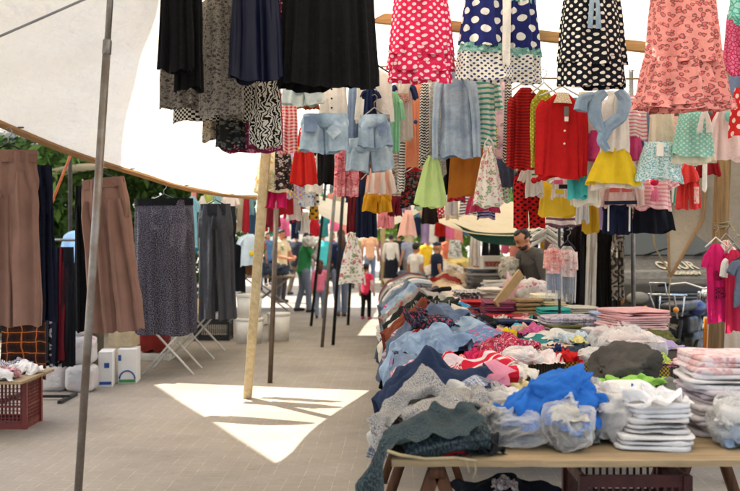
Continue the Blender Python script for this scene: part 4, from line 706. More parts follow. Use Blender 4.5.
    'edge1': (16, 25, [-4,-1,1,-1,3,6,7,6,4,9,9,10,9,7,10,12,7,9,12,5,6,7,7,5,7,-6,-1,1,2,0,8,9,4,3,7,10,12,10,7,11,10,8,7,8,7,8,8,5,8,6,-8,2,0,2,1,9,6,5,4,7,9,12,9,8,9,9,8,8,9,8,7,4,5,9,10,-7,-4,1,5,2,6,5,6,8,7,7,9,8,11,10,8,9,9,7,8,5,7,7,8,10,-7,-1,0,4,-4,1,9,9,9,9,6,7,7,11,11,7,10,13,7,8,7,8,6,5,11,-8,0,2,4,-6,1,8,8,9,11,8,7,6,10,10,7,11,12,8,9,7,8,2,7,12,0,-2,-3,-4,-1,5,4,10,9,10,6,10,9,9,7,8,11,9,7,10,5,-3,13,14,11,-7,1,-6,-6,7,10,6,7,7,6,9,12,10,6,6,7,9,9,7,8,4,4,5,15,19,-9,-1,-6,-7,13,6,9,6,6,8,10,12,9,9,3,7,8,8,8,7,8,8,1,13,19,-8,-6,-7,-2,16,1,6,8,9,12,8,10,9,10,8,8,6,4,7,10,8,8,5,9,13,-10,-1,-5,2,6,5,3,10,11,9,9,9,9,9,10,9,8,5,6,7,8,7,7,7,8,-10,-5,-4,3,8,4,3,11,11,9,9,10,9,9,9,9,7,5,7,8,6,7,6,7,10,-10,-9,-1,3,7,6,7,8,10,9,9,6,8,10,12,9,8,6,5,10,7,8,2,7,12,-9,0,2,2,-2,3,7,10,10,8,8,4,7,9,14,11,7,6,8,6,6,5,9,9,10,-7,2,1,1,-2,1,8,10,8,8,7,6,6,9,15,12,10,7,5,6,6,4,8,7,12,-3,2,-3,-3,-5,6,7,8,9,9,5,9,8,8,16,14,10,9,11,4,4,5,6,6,8,-62,1,1,-3,-2,-1,0,-2,-2,2,-2,3,0,-1,-1,-1,4,-3,-2,4,3,0,-1,2,-3,-56,1,0,1,-1,1,-1,-4,-5,-1,3,4,1,0,-3,-3,1,1,2,2,3,2,-2,-2,-3,-49,2,0,1,0,0,-2,-3,-5,-1,4,4,0,0,-4,-1,-2,2,6,0,3,-1,-3,-1,0,-38,-5,-2,1,5,3,-5,0,0,-1,2,2,-2,-2,1,0,0,-1,1,1,3,2,-3,-1,0,-29,-6,-5,0,6,5,0,1,-2,0,-1,-3,-1,1,4,3,-1,-3,1,0,2,2,-1,-1,-1,-21,-5,-5,-1,7,6,0,-1,-1,0,-1,-3,0,1,3,5,-4,-2,1,0,2,1,-2,1,-1,-20,-1,0,2,1,2,0,1,3,1,-3,0,1,1,3,4,-3,-3,0,-1,0,1,-3,1,0,-14,1,-1,1,2,-1,0,3,4,2,-1,3,1,-1,1,0,1,0,-3,1,-4,-1,0,0,-1,-5,1,0,0,1,0,1,1,5,1,1,3,1,-3,2,1,0,-2,0,-2,-3,-3,3,0,0,4,1,0,1,1,0,-2,2,5,0,3,3,2,-2,-2,0,0,-1,-2,0,-1,0,-1,2,-2,13,2,2,0,0,0,0,2,2,1,2,3,1,-1,-1,0,-1,-2,-1,-1,1,1,0,-1,-3,22,3,1,0,1,-1,0,2,2,1,2,2,1,-1,-1,0,-1,-1,-1,-1,1,3,-4,-2,0,29,5,4,0,-1,0,1,0,1,0,4,5,2,-3,-4,-2,0,0,2,-3,0,1,-4,-1,1,37,3,3,3,2,2,1,-1,-2,1,4,7,-2,-1,-5,-3,1,2,-1,0,-3,-3,0,1,-1,45,3,3,3,2,1,1,-1,0,-1,4,6,2,0,-7,-5,0,1,2,0,-4,-2,0,0,1,54,1,3,1,1,1,5,1,-4,2,3,3,2,-5,-2,-4,-1,1,0,-1,2,1,0,1,-1,-35,10,9,9,7,7,6,1,2,-3,-2,2,3,7,1,0,1,8,4,8,5,6,6,7,2,-34,11,9,10,8,2,-1,1,4,0,2,8,2,3,0,4,3,4,1,6,10,11,7,3,1,-33,9,10,10,7,1,3,-2,2,3,6,5,4,1,4,2,6,2,-3,6,11,12,10,3,0,-38,10,9,9,8,7,2,5,0,4,7,4,3,0,-3,2,3,6,9,4,6,4,6,6,-2,-39,8,8,8,13,10,5,3,5,2,6,3,5,-6,0,2,1,4,10,4,0,-3,9,10,0,-40,9,8,8,12,10,5,6,6,1,1,3,7,-4,-3,3,0,5,9,4,0,-1,9,8,0,-43,8,9,11,10,10,9,3,5,0,8,3,3,-4,1,7,-5,4,8,1,5,10,-1,1,-2,-41,5,7,12,10,8,7,5,3,6,1,4,3,8,9,6,-5,-1,4,0,6,7,8,-3,-7,-42,6,7,10,10,11,6,4,5,6,1,3,2,8,10,5,1,0,0,4,2,0,11,5,-13,-41,7,7,9,7,10,9,7,2,4,4,3,1,1,4,3,10,6,2,-2,1,4,8,8,-11,-40,6,7,8,7,6,8,5,9,5,3,4,3,2,1,0,3,2,2,8,4,5,6,6,4,-42,8,7,9,5,7,7,6,8,5,3,1,2,2,4,3,3,3,3,5,6,4,5,6,3,-50,12,9,9,9,9,6,7,6,0,4,3,3,-1,3,3,1,5,9,-1,4,4,10,6,-4,-59,16,10,9,14,14,7,1,0,3,3,4,-3,3,2,3,4,5,2,6,6,6,4,6,-2,-56,12,9,8,14,15,5,0,4,0,2,1,2,3,4,0,4,3,4,6,6,7,7,7,-2,-47,6,5,8,13,9,8,4,-1,-1,0,1,7,3,4,2,4,2,-2,10,7,6,8,8,9]),
    'edge2': (12, 25, [-7,1,-4,7,4,6,6,6,6,3,9,12,7,9,12,9,13,9,4,0,5,14,5,2,7,-19,6,6,6,2,7,6,5,6,3,8,12,10,9,9,8,7,5,5,11,5,0,5,11,9,-21,5,6,2,7,9,8,3,5,4,7,12,9,8,9,8,8,8,5,15,5,-1,5,8,9,-28,9,3,8,11,5,4,1,8,14,8,5,6,9,12,7,8,7,9,17,5,6,2,3,7,-32,6,6,10,10,7,1,4,8,14,3,10,8,9,11,9,9,6,8,13,5,6,5,3,7,-25,4,3,4,5,6,8,9,3,8,8,10,7,9,8,9,17,11,6,6,8,8,9,2,2,-17,-4,2,7,6,3,9,9,4,7,7,10,9,8,9,8,13,12,6,6,9,10,9,2,1,-7,-2,-2,6,-3,5,13,9,4,3,8,11,9,11,11,6,7,7,6,7,7,7,10,8,9,-8,-2,2,6,0,4,14,6,4,4,7,13,8,10,11,5,4,7,8,8,7,7,8,7,11,-14,1,1,4,9,7,8,6,7,5,7,9,9,7,9,8,9,9,7,5,8,13,8,-1,4,-13,0,1,6,12,7,4,5,9,6,6,7,8,10,10,8,12,10,5,5,5,12,7,0,0,-6,1,-3,4,13,9,3,5,7,6,3,10,8,9,11,8,12,2,11,7,5,4,6,3,6,-32,3,5,-2,-8,-1,0,1,2,-9,0,8,2,-6,-3,-1,-2,0,-3,-6,-2,0,0,2,-2,-25,-4,5,0,-3,4,-4,0,-4,-11,-3,5,3,1,-2,2,-6,-4,-1,1,-2,2,3,-1,-2,-16,-4,-1,-3,6,2,-4,-2,-3,-8,-3,5,3,-2,3,2,-8,-5,0,3,-1,2,1,-1,-4,-7,-2,-4,0,0,3,-4,-5,-1,2,1,-1,-1,-2,0,1,-3,-6,1,5,0,6,0,-7,-7,1,-5,-4,0,5,2,-4,-4,0,2,-2,-1,5,-3,-1,-1,-5,-3,1,3,0,6,-2,-5,-5,4,1,1,0,2,0,-2,0,0,0,0,-5,-4,2,5,-3,-2,-2,-1,-2,0,-1,-3,2,3,7,5,3,0,1,1,-2,-1,1,1,0,-6,-5,4,4,-2,-6,1,-1,-1,0,-3,-2,2,3,8,9,8,-1,1,0,-5,-7,4,9,0,-1,-1,-2,-7,-4,3,2,2,1,-1,-5,-3,0,-1,15,11,7,1,-2,-1,-10,-2,4,8,4,0,1,-6,-8,-3,3,4,1,1,0,-4,-3,-1,-3,38,3,3,-1,1,1,-9,-1,0,2,1,-5,-3,3,-5,1,7,0,-1,-3,-1,-3,1,2,2,52,1,0,-1,-1,2,-3,-4,-3,3,-1,-16,-3,7,5,-1,5,-1,-2,-5,2,0,2,3,4,56,-1,-6,-3,0,-2,2,0,5,-6,-5,1,-1,3,3,2,-10,-9,7,1,7,5,2,3,2,-7,6,-1,0,5,6,4,2,11,4,0,1,3,1,6,3,-3,1,7,10,6,7,9,5,-1,-13,13,2,2,7,-3,8,12,5,4,0,7,1,2,5,1,0,5,7,-1,5,5,3,6,-4,-11,10,8,3,4,-2,8,13,5,3,3,1,-1,4,3,1,2,8,1,-3,6,6,7,5,-2,-2,4,7,3,-3,6,12,11,2,-8,3,7,-4,0,0,6,12,2,-3,-3,6,6,9,10,6,4,5,4,1,1,2,13,7,3,-6,4,0,4,-3,1,4,9,4,1,-2,7,4,6,8,8,2,0,-1,8,9,6,3,3,7,-4,2,14,11,0,2,-2,-5,5,2,3,2,6,1,9,14,-2,0,5,5,6,8,5,2,8,1,-1,14,8,4,2,-4,-2,3,3,3,1,5,2,9,16,-14,11,2,6,12,6,2,1,7,10,3,6,16,-13,-15,3,8,3,7,7,7,7,2,6,7,-19,8,7,6,11,6,-1,5,5,9,4,9,12,-7,-16,6,8,-1,6,7,6,7,6,7,2,-19,7,7,9,10,8,3,5,4,3,4,2,-1,6,2,4,1,3,3,4,4,1,7,9,8,-19,6,6,9,9,7,9,5,1,2,3,-5,1,6,9,2,-1,0,4,6,4,4,7,8,8,-20,8,1,9,8,1,7,5,4,0,4,3,3,2,-1,4,-1,0,7,5,5,12,8,7,4]),
}
def pose(name, up=3):
    m, n, b = POSES[name]
    d = np.array(b).reshape(3, m, n).transpose(1, 2, 0)
    G = np.cumsum(d, axis=1) * .004
    G[1:-1, 1:-1] = .6 * G[1:-1, 1:-1] + .1 * (G[:-2, 1:-1] + G[2:, 1:-1] + G[1:-1, :-2] + G[1:-1, 2:])
    G = resample(G.reshape(m, -1), up * m).reshape(up * m, n, 3)
    return np.stack([resample(g, up * n) for g in G])
# ------------------------------------------------------------------ camera, light
random.seed(7); np.random.seed(7)
cam = bpy.data.cameras.new('camera'); co = bpy.data.objects.new('camera', cam); COL.objects.link(co)
co.location = (0, 0, EYE); co.rotation_euler = (PI / 2, 0, 0)
cam.sensor_width = 36; cam.lens = 36 * F / 740; cam.shift_y = -5.5 / 740
cam.clip_start = .05; cam.clip_end = 600
cam.dof.use_dof = True; cam.dof.focus_distance = 6.0; cam.dof.aperture_fstop = 3.2
SC.camera = co
EL = math.radians(58); AZ = math.atan2(-.93, .37)
SUN = Vector((math.sin(AZ) * math.cos(EL), math.cos(AZ) * math.cos(EL), math.sin(EL)))
w = bpy.data.worlds.new('World'); SC.world = w; w.use_nodes = True
nt = w.node_tree; bg = nt.nodes['Background']
sky = nt.nodes.new('ShaderNodeTexSky'); sky.sky_type = 'NISHITA'; sky.sun_disc = False
sky.sun_elevation = EL; sky.sun_rotation = AZ; sky.dust_density = 2.0; sky.air_density = 1.0
nt.links.new(sky.outputs[0], bg.inputs[0]); bg.inputs[1].default_value = .14
sl = bpy.data.lights.new('sun', 'SUN'); sl.energy = 4.6; sl.angle = math.radians(.6); sl.color = (1, .94, .84)
so = bpy.data.objects.new('sun', sl); COL.objects.link(so); so.location = (-20, 10, 30)
so.rotation_euler = (-SUN).to_track_quat('-Z', 'Y').to_euler()
SC.view_settings.view_transform = 'Standard'; SC.view_settings.look = 'None'
SC.view_settings.exposure = EXPOSURE; SC.view_settings.gamma = 1.0
SC.cycles.use_denoising = True
SC.cycles.max_bounces = 10; SC.cycles.diffuse_bounces = 5; SC.cycles.transparent_max_bounces = 12
SC.cycles.sample_clamp_indirect = 6.0

# ------------------------------------------------------------------ ground
def paver_mat():
    N = NT('concrete_pavers')
    ob = N.n('ShaderNodeTexCoord').outputs['Object']
    wob = N.n('ShaderNodeTexNoise', inp={'Vector': ob, 'Scale': 1.2, 'Detail': 2.0}).outputs['Color']
    v = N.n('ShaderNodeVectorMath', operation='MULTIPLY_ADD', inp={0: wob, 1: (.03, .03, 0), 2: ob}).outputs[0]
    mp = N.n('ShaderNodeMapping', inp={'Vector': v, 'Rotation': (0, 0, PI / 2 + .03), 'Scale': (5.0, 5.0, 1)}).outputs[0]
    br = N.n('ShaderNodeTexBrick', inp={'Vector': mp, 'Scale': 1.0, 'Mortar Size': .022, 'Mortar Smooth': .4, 'Brick Width': 1.0, 'Row Height': .5, 'Bias': 0.0,
              'Color1': (.225, .19, .148, 1), 'Color2': (.28, .238, .19, 1), 'Mortar': (.335, .29, .225, 1)})
    keep = N.n('ShaderNodeMapRange', inp={0: N.noise(ob, 7.0, 3), 1: .46, 2: .56}).outputs[0]
    base = N.mix(N.noise(ob, 30.0, 3), (.20, .17, .135, 1), (.30, .255, .205, 1))
    col = N.mix(N.math('MULTIPLY', N.math('MAXIMUM', keep, .25), N.math('MULTIPLY_ADD', br.outputs['Fac'], .65, .35)), base, br.outputs['Color'])
    st = N.n('ShaderNodeMapRange', inp={0: N.noise(ob, .8, 5, .6), 1: .45, 2: .72}).outputs[0]
    col = N.mix(N.math('MULTIPLY', st, .6), col, (.13, .108, .085, 1))
    sp = N.n('ShaderNodeMapRange', inp={0: N.noise(ob, 6.0, 4, .7), 1: .66, 2: .72}).outputs[0]
    col = N.mix(N.math('MULTIPLY', sp, .5), col, (.10, .085, .07, 1))
    h = N.math('ADD', N.math('MULTIPLY', br.outputs['Fac'], -.6), N.math('MULTIPLY', N.noise(ob, 60.0, 4), .5))
    nm = N.bump(h, .35, .006)
    rg = N.n('ShaderNodeMapRange', inp={0: N.noise(ob, 3.0, 3), 1: .3, 2: .7, 3: .6, 4: .85}).outputs[0]
    return N.out(N.bsdf(col, rg, 0, .3, nm))
mb = MB(); g = np.array([[(x, y, 0) for x in np.linspace(-150, 150, 11)] for y in np.linspace(-100, 250, 11)], float)
mb.grid(g); tag(mb.build('ground', paver_mat(), smooth=False), 'grey brown paved market lane under the awnings', 'ground', kind='structure')

# ------------------------------------------------------------------ tarps
TARP_W = tarp_mat('white_tarp', '#e2dbcc', .48, '#d2c7b2')
TARP_C = tarp_mat('cream_tarp', '#cdbd9c', .35, '#b5a37f')
TARP_G = tarp_mat('grey_canvas', '#9a9284', .22, '#857c6c')
HEM = fab('#b8966f', tr=.4)
GREEN_CANVAS = fab('#25473a', tr=.08)
hem = [(1.0, -3.2, 2.85), (3.5, -2.9, 2.60), (5.3, -2.50, 2.34), (6.0, -2.22, 2.19), (6.4, -2.11, 2.127), (6.8, -1.94, 2.044), (7.2, -1.72, 1.99), (8.3, -1.58, 1.93), (9.3, -1.36, 1.915), (10.3, -1.13, 1.93), (11.0, -1.0, 1.94), (11.8, -.85, 1.96)]
def ridge(y): return (1.0, y, 3.5)
hy = np.array([h_[0] for h_ in hem]); hx = np.array([h_[1] for h_ in hem]); hz = np.array([h_[2] for h_ in hem])
nv, nu = 90, 46
ys = np.linspace(1.0, 11.8, nv)
Hx = np.interp(ys, hy, hx); Hz = np.interp(ys, hy, hz)
k5 = np.ones(7) / 7
Hx[3:-3] = np.convolve(Hx, k5, 'valid'); Hz[3:-3] = np.convolve(Hz, k5, 'valid')
us = np.linspace(0, 1, nu)
Ug, Yg = np.meshgrid(us, ys)
G = np.stack([Hx[:, None] * (1 - Ug) + 1.0 * Ug, Yg, Hz[:, None] * (1 - Ug) + 3.5 * Ug], -1)
wr = noise3(np.stack([Ug * 2.2, Yg * .55, 0 * Ug], -1), 4) * .09 + noise3(np.stack([Ug * 1.5 + Yg * .5, Yg * 1.4 - Ug * 3, 0 * Ug], -1), 9) * .05
G[..., 2] += -.10 * np.sin(PI * Ug) + wr * np.sin(PI * np.clip(Ug, .0, 1)) ** .6
awn = empty('market_tarp', (0, 0, 0), 0, 'big white tarp roof over the lane, its low hem sagging along the left side', 'tarp', 'white tarps roofing the market')
mb = MB(); mb.grid(G, np.stack([Ug * 3.6, Yg], -1)); mb.build('canopy', TARP_W, awn)
mb = MB(); mb.tube([tuple(G[i, 0]) for i in range(0, nv, 2)], .018, 8); mb.build('hem_cord', HEM, awn)
band = G[:, :2].copy(); band[:, 1] = G[:, 0] + (G[:, 1] - G[:, 0]) * .75; band[..., 2] -= .004
mb = MB(); mb.grid(band, np.stack([Ug[:, :2] * .2, Yg[:, :2]], -1)); mb.build('hem_band', HEM, awn)

def tarp(name, rows, mat, label, group='white tarps roofing the market', sag=.12, amp=.06, freq=.7, edge=None, nu=34, nv=26):
    o = MB(); sheet(o, rows, nu, nv, amp, freq, sd(), sag)
    ob = o.build(name, mat); tag(ob, label, 'tarp', group)
    if edge:
        V = np.array([v.co[:] for v in ob.data.vertices]).reshape(nv, nu, 3)
        for line in edge:
            ln = {'front': V[0], 'back': V[-1], 'left': V[:, 0], 'right': V[:, -1]}[line]
            q = MB(); q.tube([tuple(p) for p in ln[::2]] , .012, 6); q.build('edge_cord', HEM, ob)
    return ob
tarp('market_tarp', [[(1.05, y, 3.5), (2.2, y, 3.28), (3.4, y, 3.02), (4.6, y, 2.8)] for y in (.5, 4.5, 8.5, 12.6)], TARP_W, 'white tarp roof sloping down over the right hand clothes stall', sag=.1, amp=.05)
tarp('market_tarp', [[(-9, -3, 4.5), (-5, -3, 4.5), (-1.0, -3, 4.5), (-.6, -3, 4.5)], [(-9, 2.7, 4.5), (-5, 2.7, 4.5), (-2, 2.7, 4.5), (-1.0, 2.7, 4.5)], [(-9, 7.7, 4.5), (-6, 7.7, 4.5), (-4, 7.7, 4.5), (-3.2, 7.7, 4.5)], [(-9, 11.5, 4.5), (-7, 11.5, 4.5), (-6, 11.5, 4.5), (-4.9, 11.5, 4.5)]], TARP_W, 'high tarp stretched above the left side, shading the big lane tarp', sag=.0, amp=.03)
tarp('market_tarp', [[(-6.2, 11.35, 3.05), (-3.9, 11.2, 3.0), (-1.5, 10.6, 3.0), (.9, 10.2, 3.1)], [(-6.2, 13, 3.1), (-3.9, 13, 3.1), (-1.5, 12.8, 3.1), (.9, 12.8, 3.25)], [(-6.2, 16.4, 3.05), (-3.9, 16.4, 3.0), (-1.5, 16.4, 2.98), (.9, 16.4, 3.1)]], TARP_W, 'white tarp across the lane just past the sunlit patch of paving', sag=.06, amp=.04)
tarp('market_tarp', [[(.95 - 2.45 * (y > 13), y, 3.3 - .2 * (y > 13)), (1.6 - 1.6 * (y > 13), y, 3.35), (3.5, y, 3.45), (6.2, y, 3.1)] for y in (12.7, 16, 20, 24)], TARP_W, 'white tarp over the crowd further down the lane', sag=.1, amp=.05)
tarp('market_tarp', [[(-5.5, y, 2.25 + .1 * (y - 14)), (-4, y, 2.55 + .1 * (y - 14)), (-2.6, y, 2.35 + .1 * (y - 14)), (-1.6, y, 2.2 + .1 * (y - 14))] for y in (14.4, 16, 19, 23)], tarp_mat('shade_tarp', '#c9c0ae', .4), 'greyish tarp peaked over the stall behind the wide grey trousers', sag=.05, amp=.05)
tarp('market_tarp', [[P(300, 205, 15.0), P(340, 222, 15.0), P(385, 226, 15), P(432, 205, 15.0)], [P(300, 190, 18), P(340, 200, 18), P(385, 205, 18), P(432, 190, 18)]], TARP_W, 'white sagging tarp low above the dark poles in mid lane', sag=.05, amp=.03)
aw = tarp('awning', [[P(436, 222, 13.2), P(470, 232, 13.2), P(515, 234, 13.2), P(560, 226, 13.2)], [P(440, 210, 14.6), P(470, 212, 14.6), P(515, 212, 14.6), P(565, 208, 14.6)], [P(450, 200, 16.2), P(470, 200, 16.2), P(515, 200, 16.2), P(570, 198, 16.2)]], TARP_C, 'cream awning with a dark green underside behind the balding vendor', 'smaller awnings', sag=.03, amp=.03)
q = MB(); sheet(q, [[P(450, 221, 13.25), P(475, 231, 13.25), P(515, 233, 13.25), P(558, 227, 13.25)], [P(456, 224, 13.3), P(478, 240, 13.3), P(515, 246, 13.3), P(556, 236, 13.3)]], 30, 12, .01, 2, 5); q.build('valance', GREEN_CANVAS, aw)
# grey canvases hanging at the right
cv = MB(); sheet(cv, [[P(640, 150, 8.9), P(680, 140, 8.7), P(720, 135, 8.4), P(770, 130, 8.2)], [P(655, 185, 8.9), P(690, 190, 8.8), P(725, 190, 8.5), P(770, 200, 8.2)], [P(668, 203, 9.0), P(700, 235, 8.9), P(728, 246, 8.6), P(775, 232, 8.3)]], 36, 26, .05, 1.6, 31)
tag(cv.build('canvas_sheet', TARP_G), 'slack grey canvas sheet slung behind the wooden post on the right', 'canvas')
cv = MB(); sheet(cv, [[P(666, 168, 8.75), P(690, 172, 8.7), P(706, 185, 8.65)], [P(668, 215, 8.72), P(684, 214, 8.7), P(703, 220, 8.66)], [P(669, 250, 8.7), P(676, 248, 8.7), P(686, 246, 8.68)], [P(669, 277, 8.7), P(671, 276, 8.7), P(673, 273, 8.7)]], 24, 30, .018, 2.2, 33)
fl = cv.build('canvas_flap', tarp_mat('pale_canvas', '#b7ab97', .3, '#a49781')); tag(fl, 'pale triangular canvas flap hanging to a point in front of the van', 'canvas')
q = MB(); q.tube([P(706, 186, 8.62), P(703, 220, 8.63), P(687, 247, 8.65), P(671, 276, 8.67)], .014, 8); q.tube([P(667, 170, 8.7), P(668, 215, 8.69), P(669, 276, 8.67)], .012, 8); q.build('edge_cord', HEM, fl)
q = MB(); q.tube([P(671, 276, 8.67), P(669, 290, 8.66), P(670, 312, 8.65), P(668, 335, 8.66), P(669, 352, 8.66)], .006, 6); tag(q.build('rope', ROPE), 'thin rope dangling from the tip of the triangular flap', 'rope')
q = MB(); q.tube([P(653, 232, 8.7), P(655, 247, 8.7), P(663, 262, 8.68), P(671, 274, 8.66)], .008, 6); tag(q.build('rope', ROPE), 'slack rope curving down from under the black kids skirt to the flap', 'rope')
# distant tarps beyond the sunlit cross street
far = [(-14, -3.0, 27.5, 3.3, 6, 'distant white tarp at the far left beyond the cross street'), (-3.0, 3.2, 29, 3.3, 7, 'distant white tarp straight down the lane behind the people'), (3.6, 12, 27, 3.2, 7, 'distant white tarp far right over the crowded stalls'), (-9, 9, 40, 4.2, 9, 'farthest white tarp closing the end of the lane')]
for (xa, xb, y0, z0, dp, lb) in far:
    tarp('market_tarp', [[(xa + (xb - xa) * i / 3, y0 + dp * j / 2, z0 + .35 * j - .18 * (i in (1, 2)) - .05 * i) for i in range(4)] for j in range(3)], TARP_W, lb, sag=.1, amp=.08)

# ------------------------------------------------------------------ poles, beams, ropes
def pole(name, a, b, r, mat, label, cat='pole', group=None, square=False, extra=None):
    mb = MB()
    if square: mb.beam(a, b, r * 2, r * 2, up=(0, 1, 0))
    else: mb.tube([a, (Vector(a) + Vector(b)) / 2 + Vector((.004, 0, 0)), b], r, 12, ends=False)
    o = mb.build(name, mat); tag(o, label, cat, group)
    if square: add_bevel(o, .006)
    return o
r_ = empty('tent_pole', P(74, 552, 4.8), 0, 'slim steel tent pole with a sleeve joint, nearest of all, before the brown trousers', 'pole')
inv = Vector(r_.location)
def rel(v): return Vector(v) - inv
mb = MB(); mb.tube([rel(P(74.2, 552, 4.8)), rel(P(92, 277, 4.8)), rel(P(107.2, 44, 4.8))], .0195, 14, ends=False); mb.build('lower_tube', solid('worn_steel_tube', '#6a5a4e', .45, .6, .5, .35, '#8a857e'), r_)
mb = MB(); mb.tube([rel(P(107, 50, 4.8)), rel(P(115, -75, 4.8))], .0155, 14, ends=False); mb.build('upper_tube', STEEL, r_)
mb = MB(); mb.tube([rel(P(106.6, 54, 4.8)), rel(P(107.5, 41, 4.8))], .022, 14); mb.build('sleeve_joint', STEEL, r_)
pole('tent_post', P(267, 140, 7.9), P(247.5, 398, 9.5), .038, WHITE_WOOD, 'pale bare wooden post standing in the sunlit patch of the lane', 'post', square=True)
pole('tent_pole', P(277, 185, 10.4), P(270, 383, 10.5), .026, solid('brown_steel_tube', '#6b5c4e', .5, .5, .4, .3), 'brownish steel pole just behind the pale wooden post')
for (x0, y0, x1, y1, r, lb) in [(331, 130, 311, 326, .026, 'black pole left of the pair of thin poles in the middle of the lane'), (340, 128, 322, 347, .024, 'grey thin pole, nearest of those between the clothes in mid lane'), (347, 130, 333, 345, .024, 'dark thin pole close to the woman in jeans'), (357, 150, 348, 325, .026, 'dark thin pole beside the hanging white apron')]:
    d = 1500 / (y1 - HY); pole('tent_pole', P(x0, y0, d), P(x1, y1, d), r, IRON if 'grey' not in lb else solid('grey_tube', '#77716a', .5, .5), lb, 'pole', 'thin poles in mid lane')
pole('tent_post', P(727, 55, 8.1), P(713, 425, 8.1), .05, POST_WOOD, 'brown wooden post at the right, behind the pink childrens clothes', 'post', square=True)
pole('tent_pole', P(631, 60, 9.5), P(634, 398, 9.5), .022, STEEL, 'grey steel pole between the dark clothes rack and the van')
pole('tent_post', P(383, 150, 32), P(383, 287, 32), .075, PALE_WOOD, 'pale wooden post far down the lane by the man in the peach shirt', 'post', square=True)
pole('clothes_pole', P(559, 190, 8.3), P(559, 420, 8.3), .012, IRON, 'thin black pole holding the bagged childrens sets', 'pole')
b = MB(); b.beam(P(366, 17, 6.5), P(760, 60, 6.5), .05, .066); add_bevel(tag(b.build('wooden_beam', BEAM_WOOD), 'long light wooden beam under the tarp, behind the dotted dresses', 'beam'))
b = MB(); b.tube([P(-20, 45, 4.6), P(40, 19, 4.6), P(90, -3, 4.6)], .006, 6); tag(b.build('rope', solid('grey_cord', '#8b8d92', .7)), 'taut grey cord across the shaded upper left corner of the tarp', 'rope')
b = MB(); b.tube([P(18, 168, 7.9), P(52, 206, 8.0), P(72, 150, 8.2)], .004, 6); b.tube([P(48, 212, 8.0), P(72, 152, 8.2)], .012, 6); tag(b.build('strap', solid('orange_strap', '#a85a2a', .8)), 'orange tie strap slanting in front of the dark tree', 'strap')
pole('tent_pole', P(70, 130, 12.4), P(70, 361, 12.4), .026, IRON, 'dark pole beside the orange strap in front of the left tree')
q = MB()
for k, z_ in enumerate((1.62, 1.645, 1.60)): q.tube([(P(722, 0, 8.1).x + .062 * math.cos(a), 8.1 + .062 * math.sin(a), z_ + .012 * math.sin(a + k)) for a in np.linspace(0, 2 * PI, 17)], .008, 6)
q.tube([(P(722, 0, 8.1).x + .05, 8.05, 1.62), P(738, 236, 7.9), P(756, 240, 7.8)], .007, 6)
tag(q.build('rope', ROPE), 'pale rope wound round the brown wooden post at the right', 'rope')
for k in range(6, nv - 4, 9):
    q = MB(); c_ = G[k, 1]; q.tube([(c_[0] + .016 * math.cos(a), c_[1] + .016 * math.sin(a), c_[2] - .008) for a in np.linspace(0, 2 * PI, 13)], .004, 6); q.build('eyelet', STEEL, awn)
# clothes lines that carry the hanging garments
for (xa, xb, yr, d, lb) in [(130, 760, -62, 4.9, 'clothes rail carrying the big dark skirts and dotted dresses'), (260, 520, 66, 6.9, 'clothes line carrying the denim shorts and tops'), (470, 760, 78, 6.9, 'clothes line carrying the red cardigan and kids dresses'), (170, 345, 182, 14.6, 'clothes line of the stall beyond the grey trousers'), (560, 625, 218, 9.4, 'rail of the dark clothes rack beside the vendor')]:
    b = MB(); b.tube([P(xa, yr, d), P((xa + xb) / 2, yr + .6 / d * 10, d), P(xb, yr, d)], .006 if 'line' in lb else .011, 6)
    tag(b.build('clothes_line', ROPE if 'line' in lb else STEEL), lb, 'line')

# ------------------------------------------------------------------ trees
def leaf_mat(name, c1, c2):
    N = NT(name)
    ob = N.n('ShaderNodeTexCoord').outputs['Object']
    col = N.mix(N.n('ShaderNodeMapRange', inp={0: N.noise(ob, 1.8, 3), 1: .35, 2: .65}).outputs[0], lin(c1), lin(c2))
    p = N.bsdf(col, .5, 0, .35)
    t = N.n('ShaderNodeBsdfTranslucent', inp={0: col}).outputs[0]
    return N.out(N.n('ShaderNodeMixShader', inp={0: .3, 1: p, 2: t}).outputs[0])
LEAF_D = leaf_mat('dark_leaves', '#34562a', '#5b7d36'); LEAF_L = leaf_mat('light_leaves', '#4d7029', '#7d9a3c')
BARK = solid('bark', '#4b3b2c', .9, 0, .1, .35, nscale=14, bump=.6)
def tree(x, y, h, rx, rz, zc, n, mat, label, seed=1, leaf=.095):
    rs = np.random.RandomState(seed)
    R = empty('broadleaf_tree', (x, y, 0), 0, label, 'tree', 'trees beyond the stalls')
    mb = MB(); mb.tube([(0, 0, 0), (.05, .02, h * .25), (-.04, 0, h * .5), (.02, .03, h * .8)], [.2, .16, .12, .05], 10)
    for i in range(7):
        a = rs.rand() * 6.28; z0 = h * (.25 + .4 * rs.rand()); L = rx * (.5 + .4 * rs.rand())
        mb.tube([(0, 0, z0), (math.cos(a) * L * .5, math.sin(a) * L * .5, z0 + .5), (math.cos(a) * L, math.sin(a) * L, z0 + .8 + rs.rand())], [.08, .05, .02], 7)
    mb.build('trunk', BARK, R)
    nc = max(20, n // 130)
    cc = rs.normal(size=(nc, 3)); cc /= np.linalg.norm(cc, axis=1)[:, None]; cc *= (rs.rand(nc, 1) ** .4) * np.array([rx, rx, rz])
    cc[:, 2] += zc
    c = cc[rs.randint(nc, size=n)] + rs.normal(size=(n, 3)) * .30 * (rx / 2.2)
    c[:, 2] = np.maximum(c[:, 2], .3)
    a = rs.normal(size=(n, 3)); a /= np.linalg.norm(a, axis=1)[:, None]
    b = np.cross(a, rs.normal(size=(n, 3))); b /= np.linalg.norm(b, axis=1)[:, None]
    s = leaf * (.6 + .8 * rs.rand(n, 1))
    V = np.stack([c - a * s, c + b * s * .42, c + a * s, c - b * s * .42], 1).reshape(-1, 3)
    mb = MB(); mb.add(V, np.arange(4 * n).reshape(-1, 4)); mb.build('crown', mat, R, smooth=False)
    return R
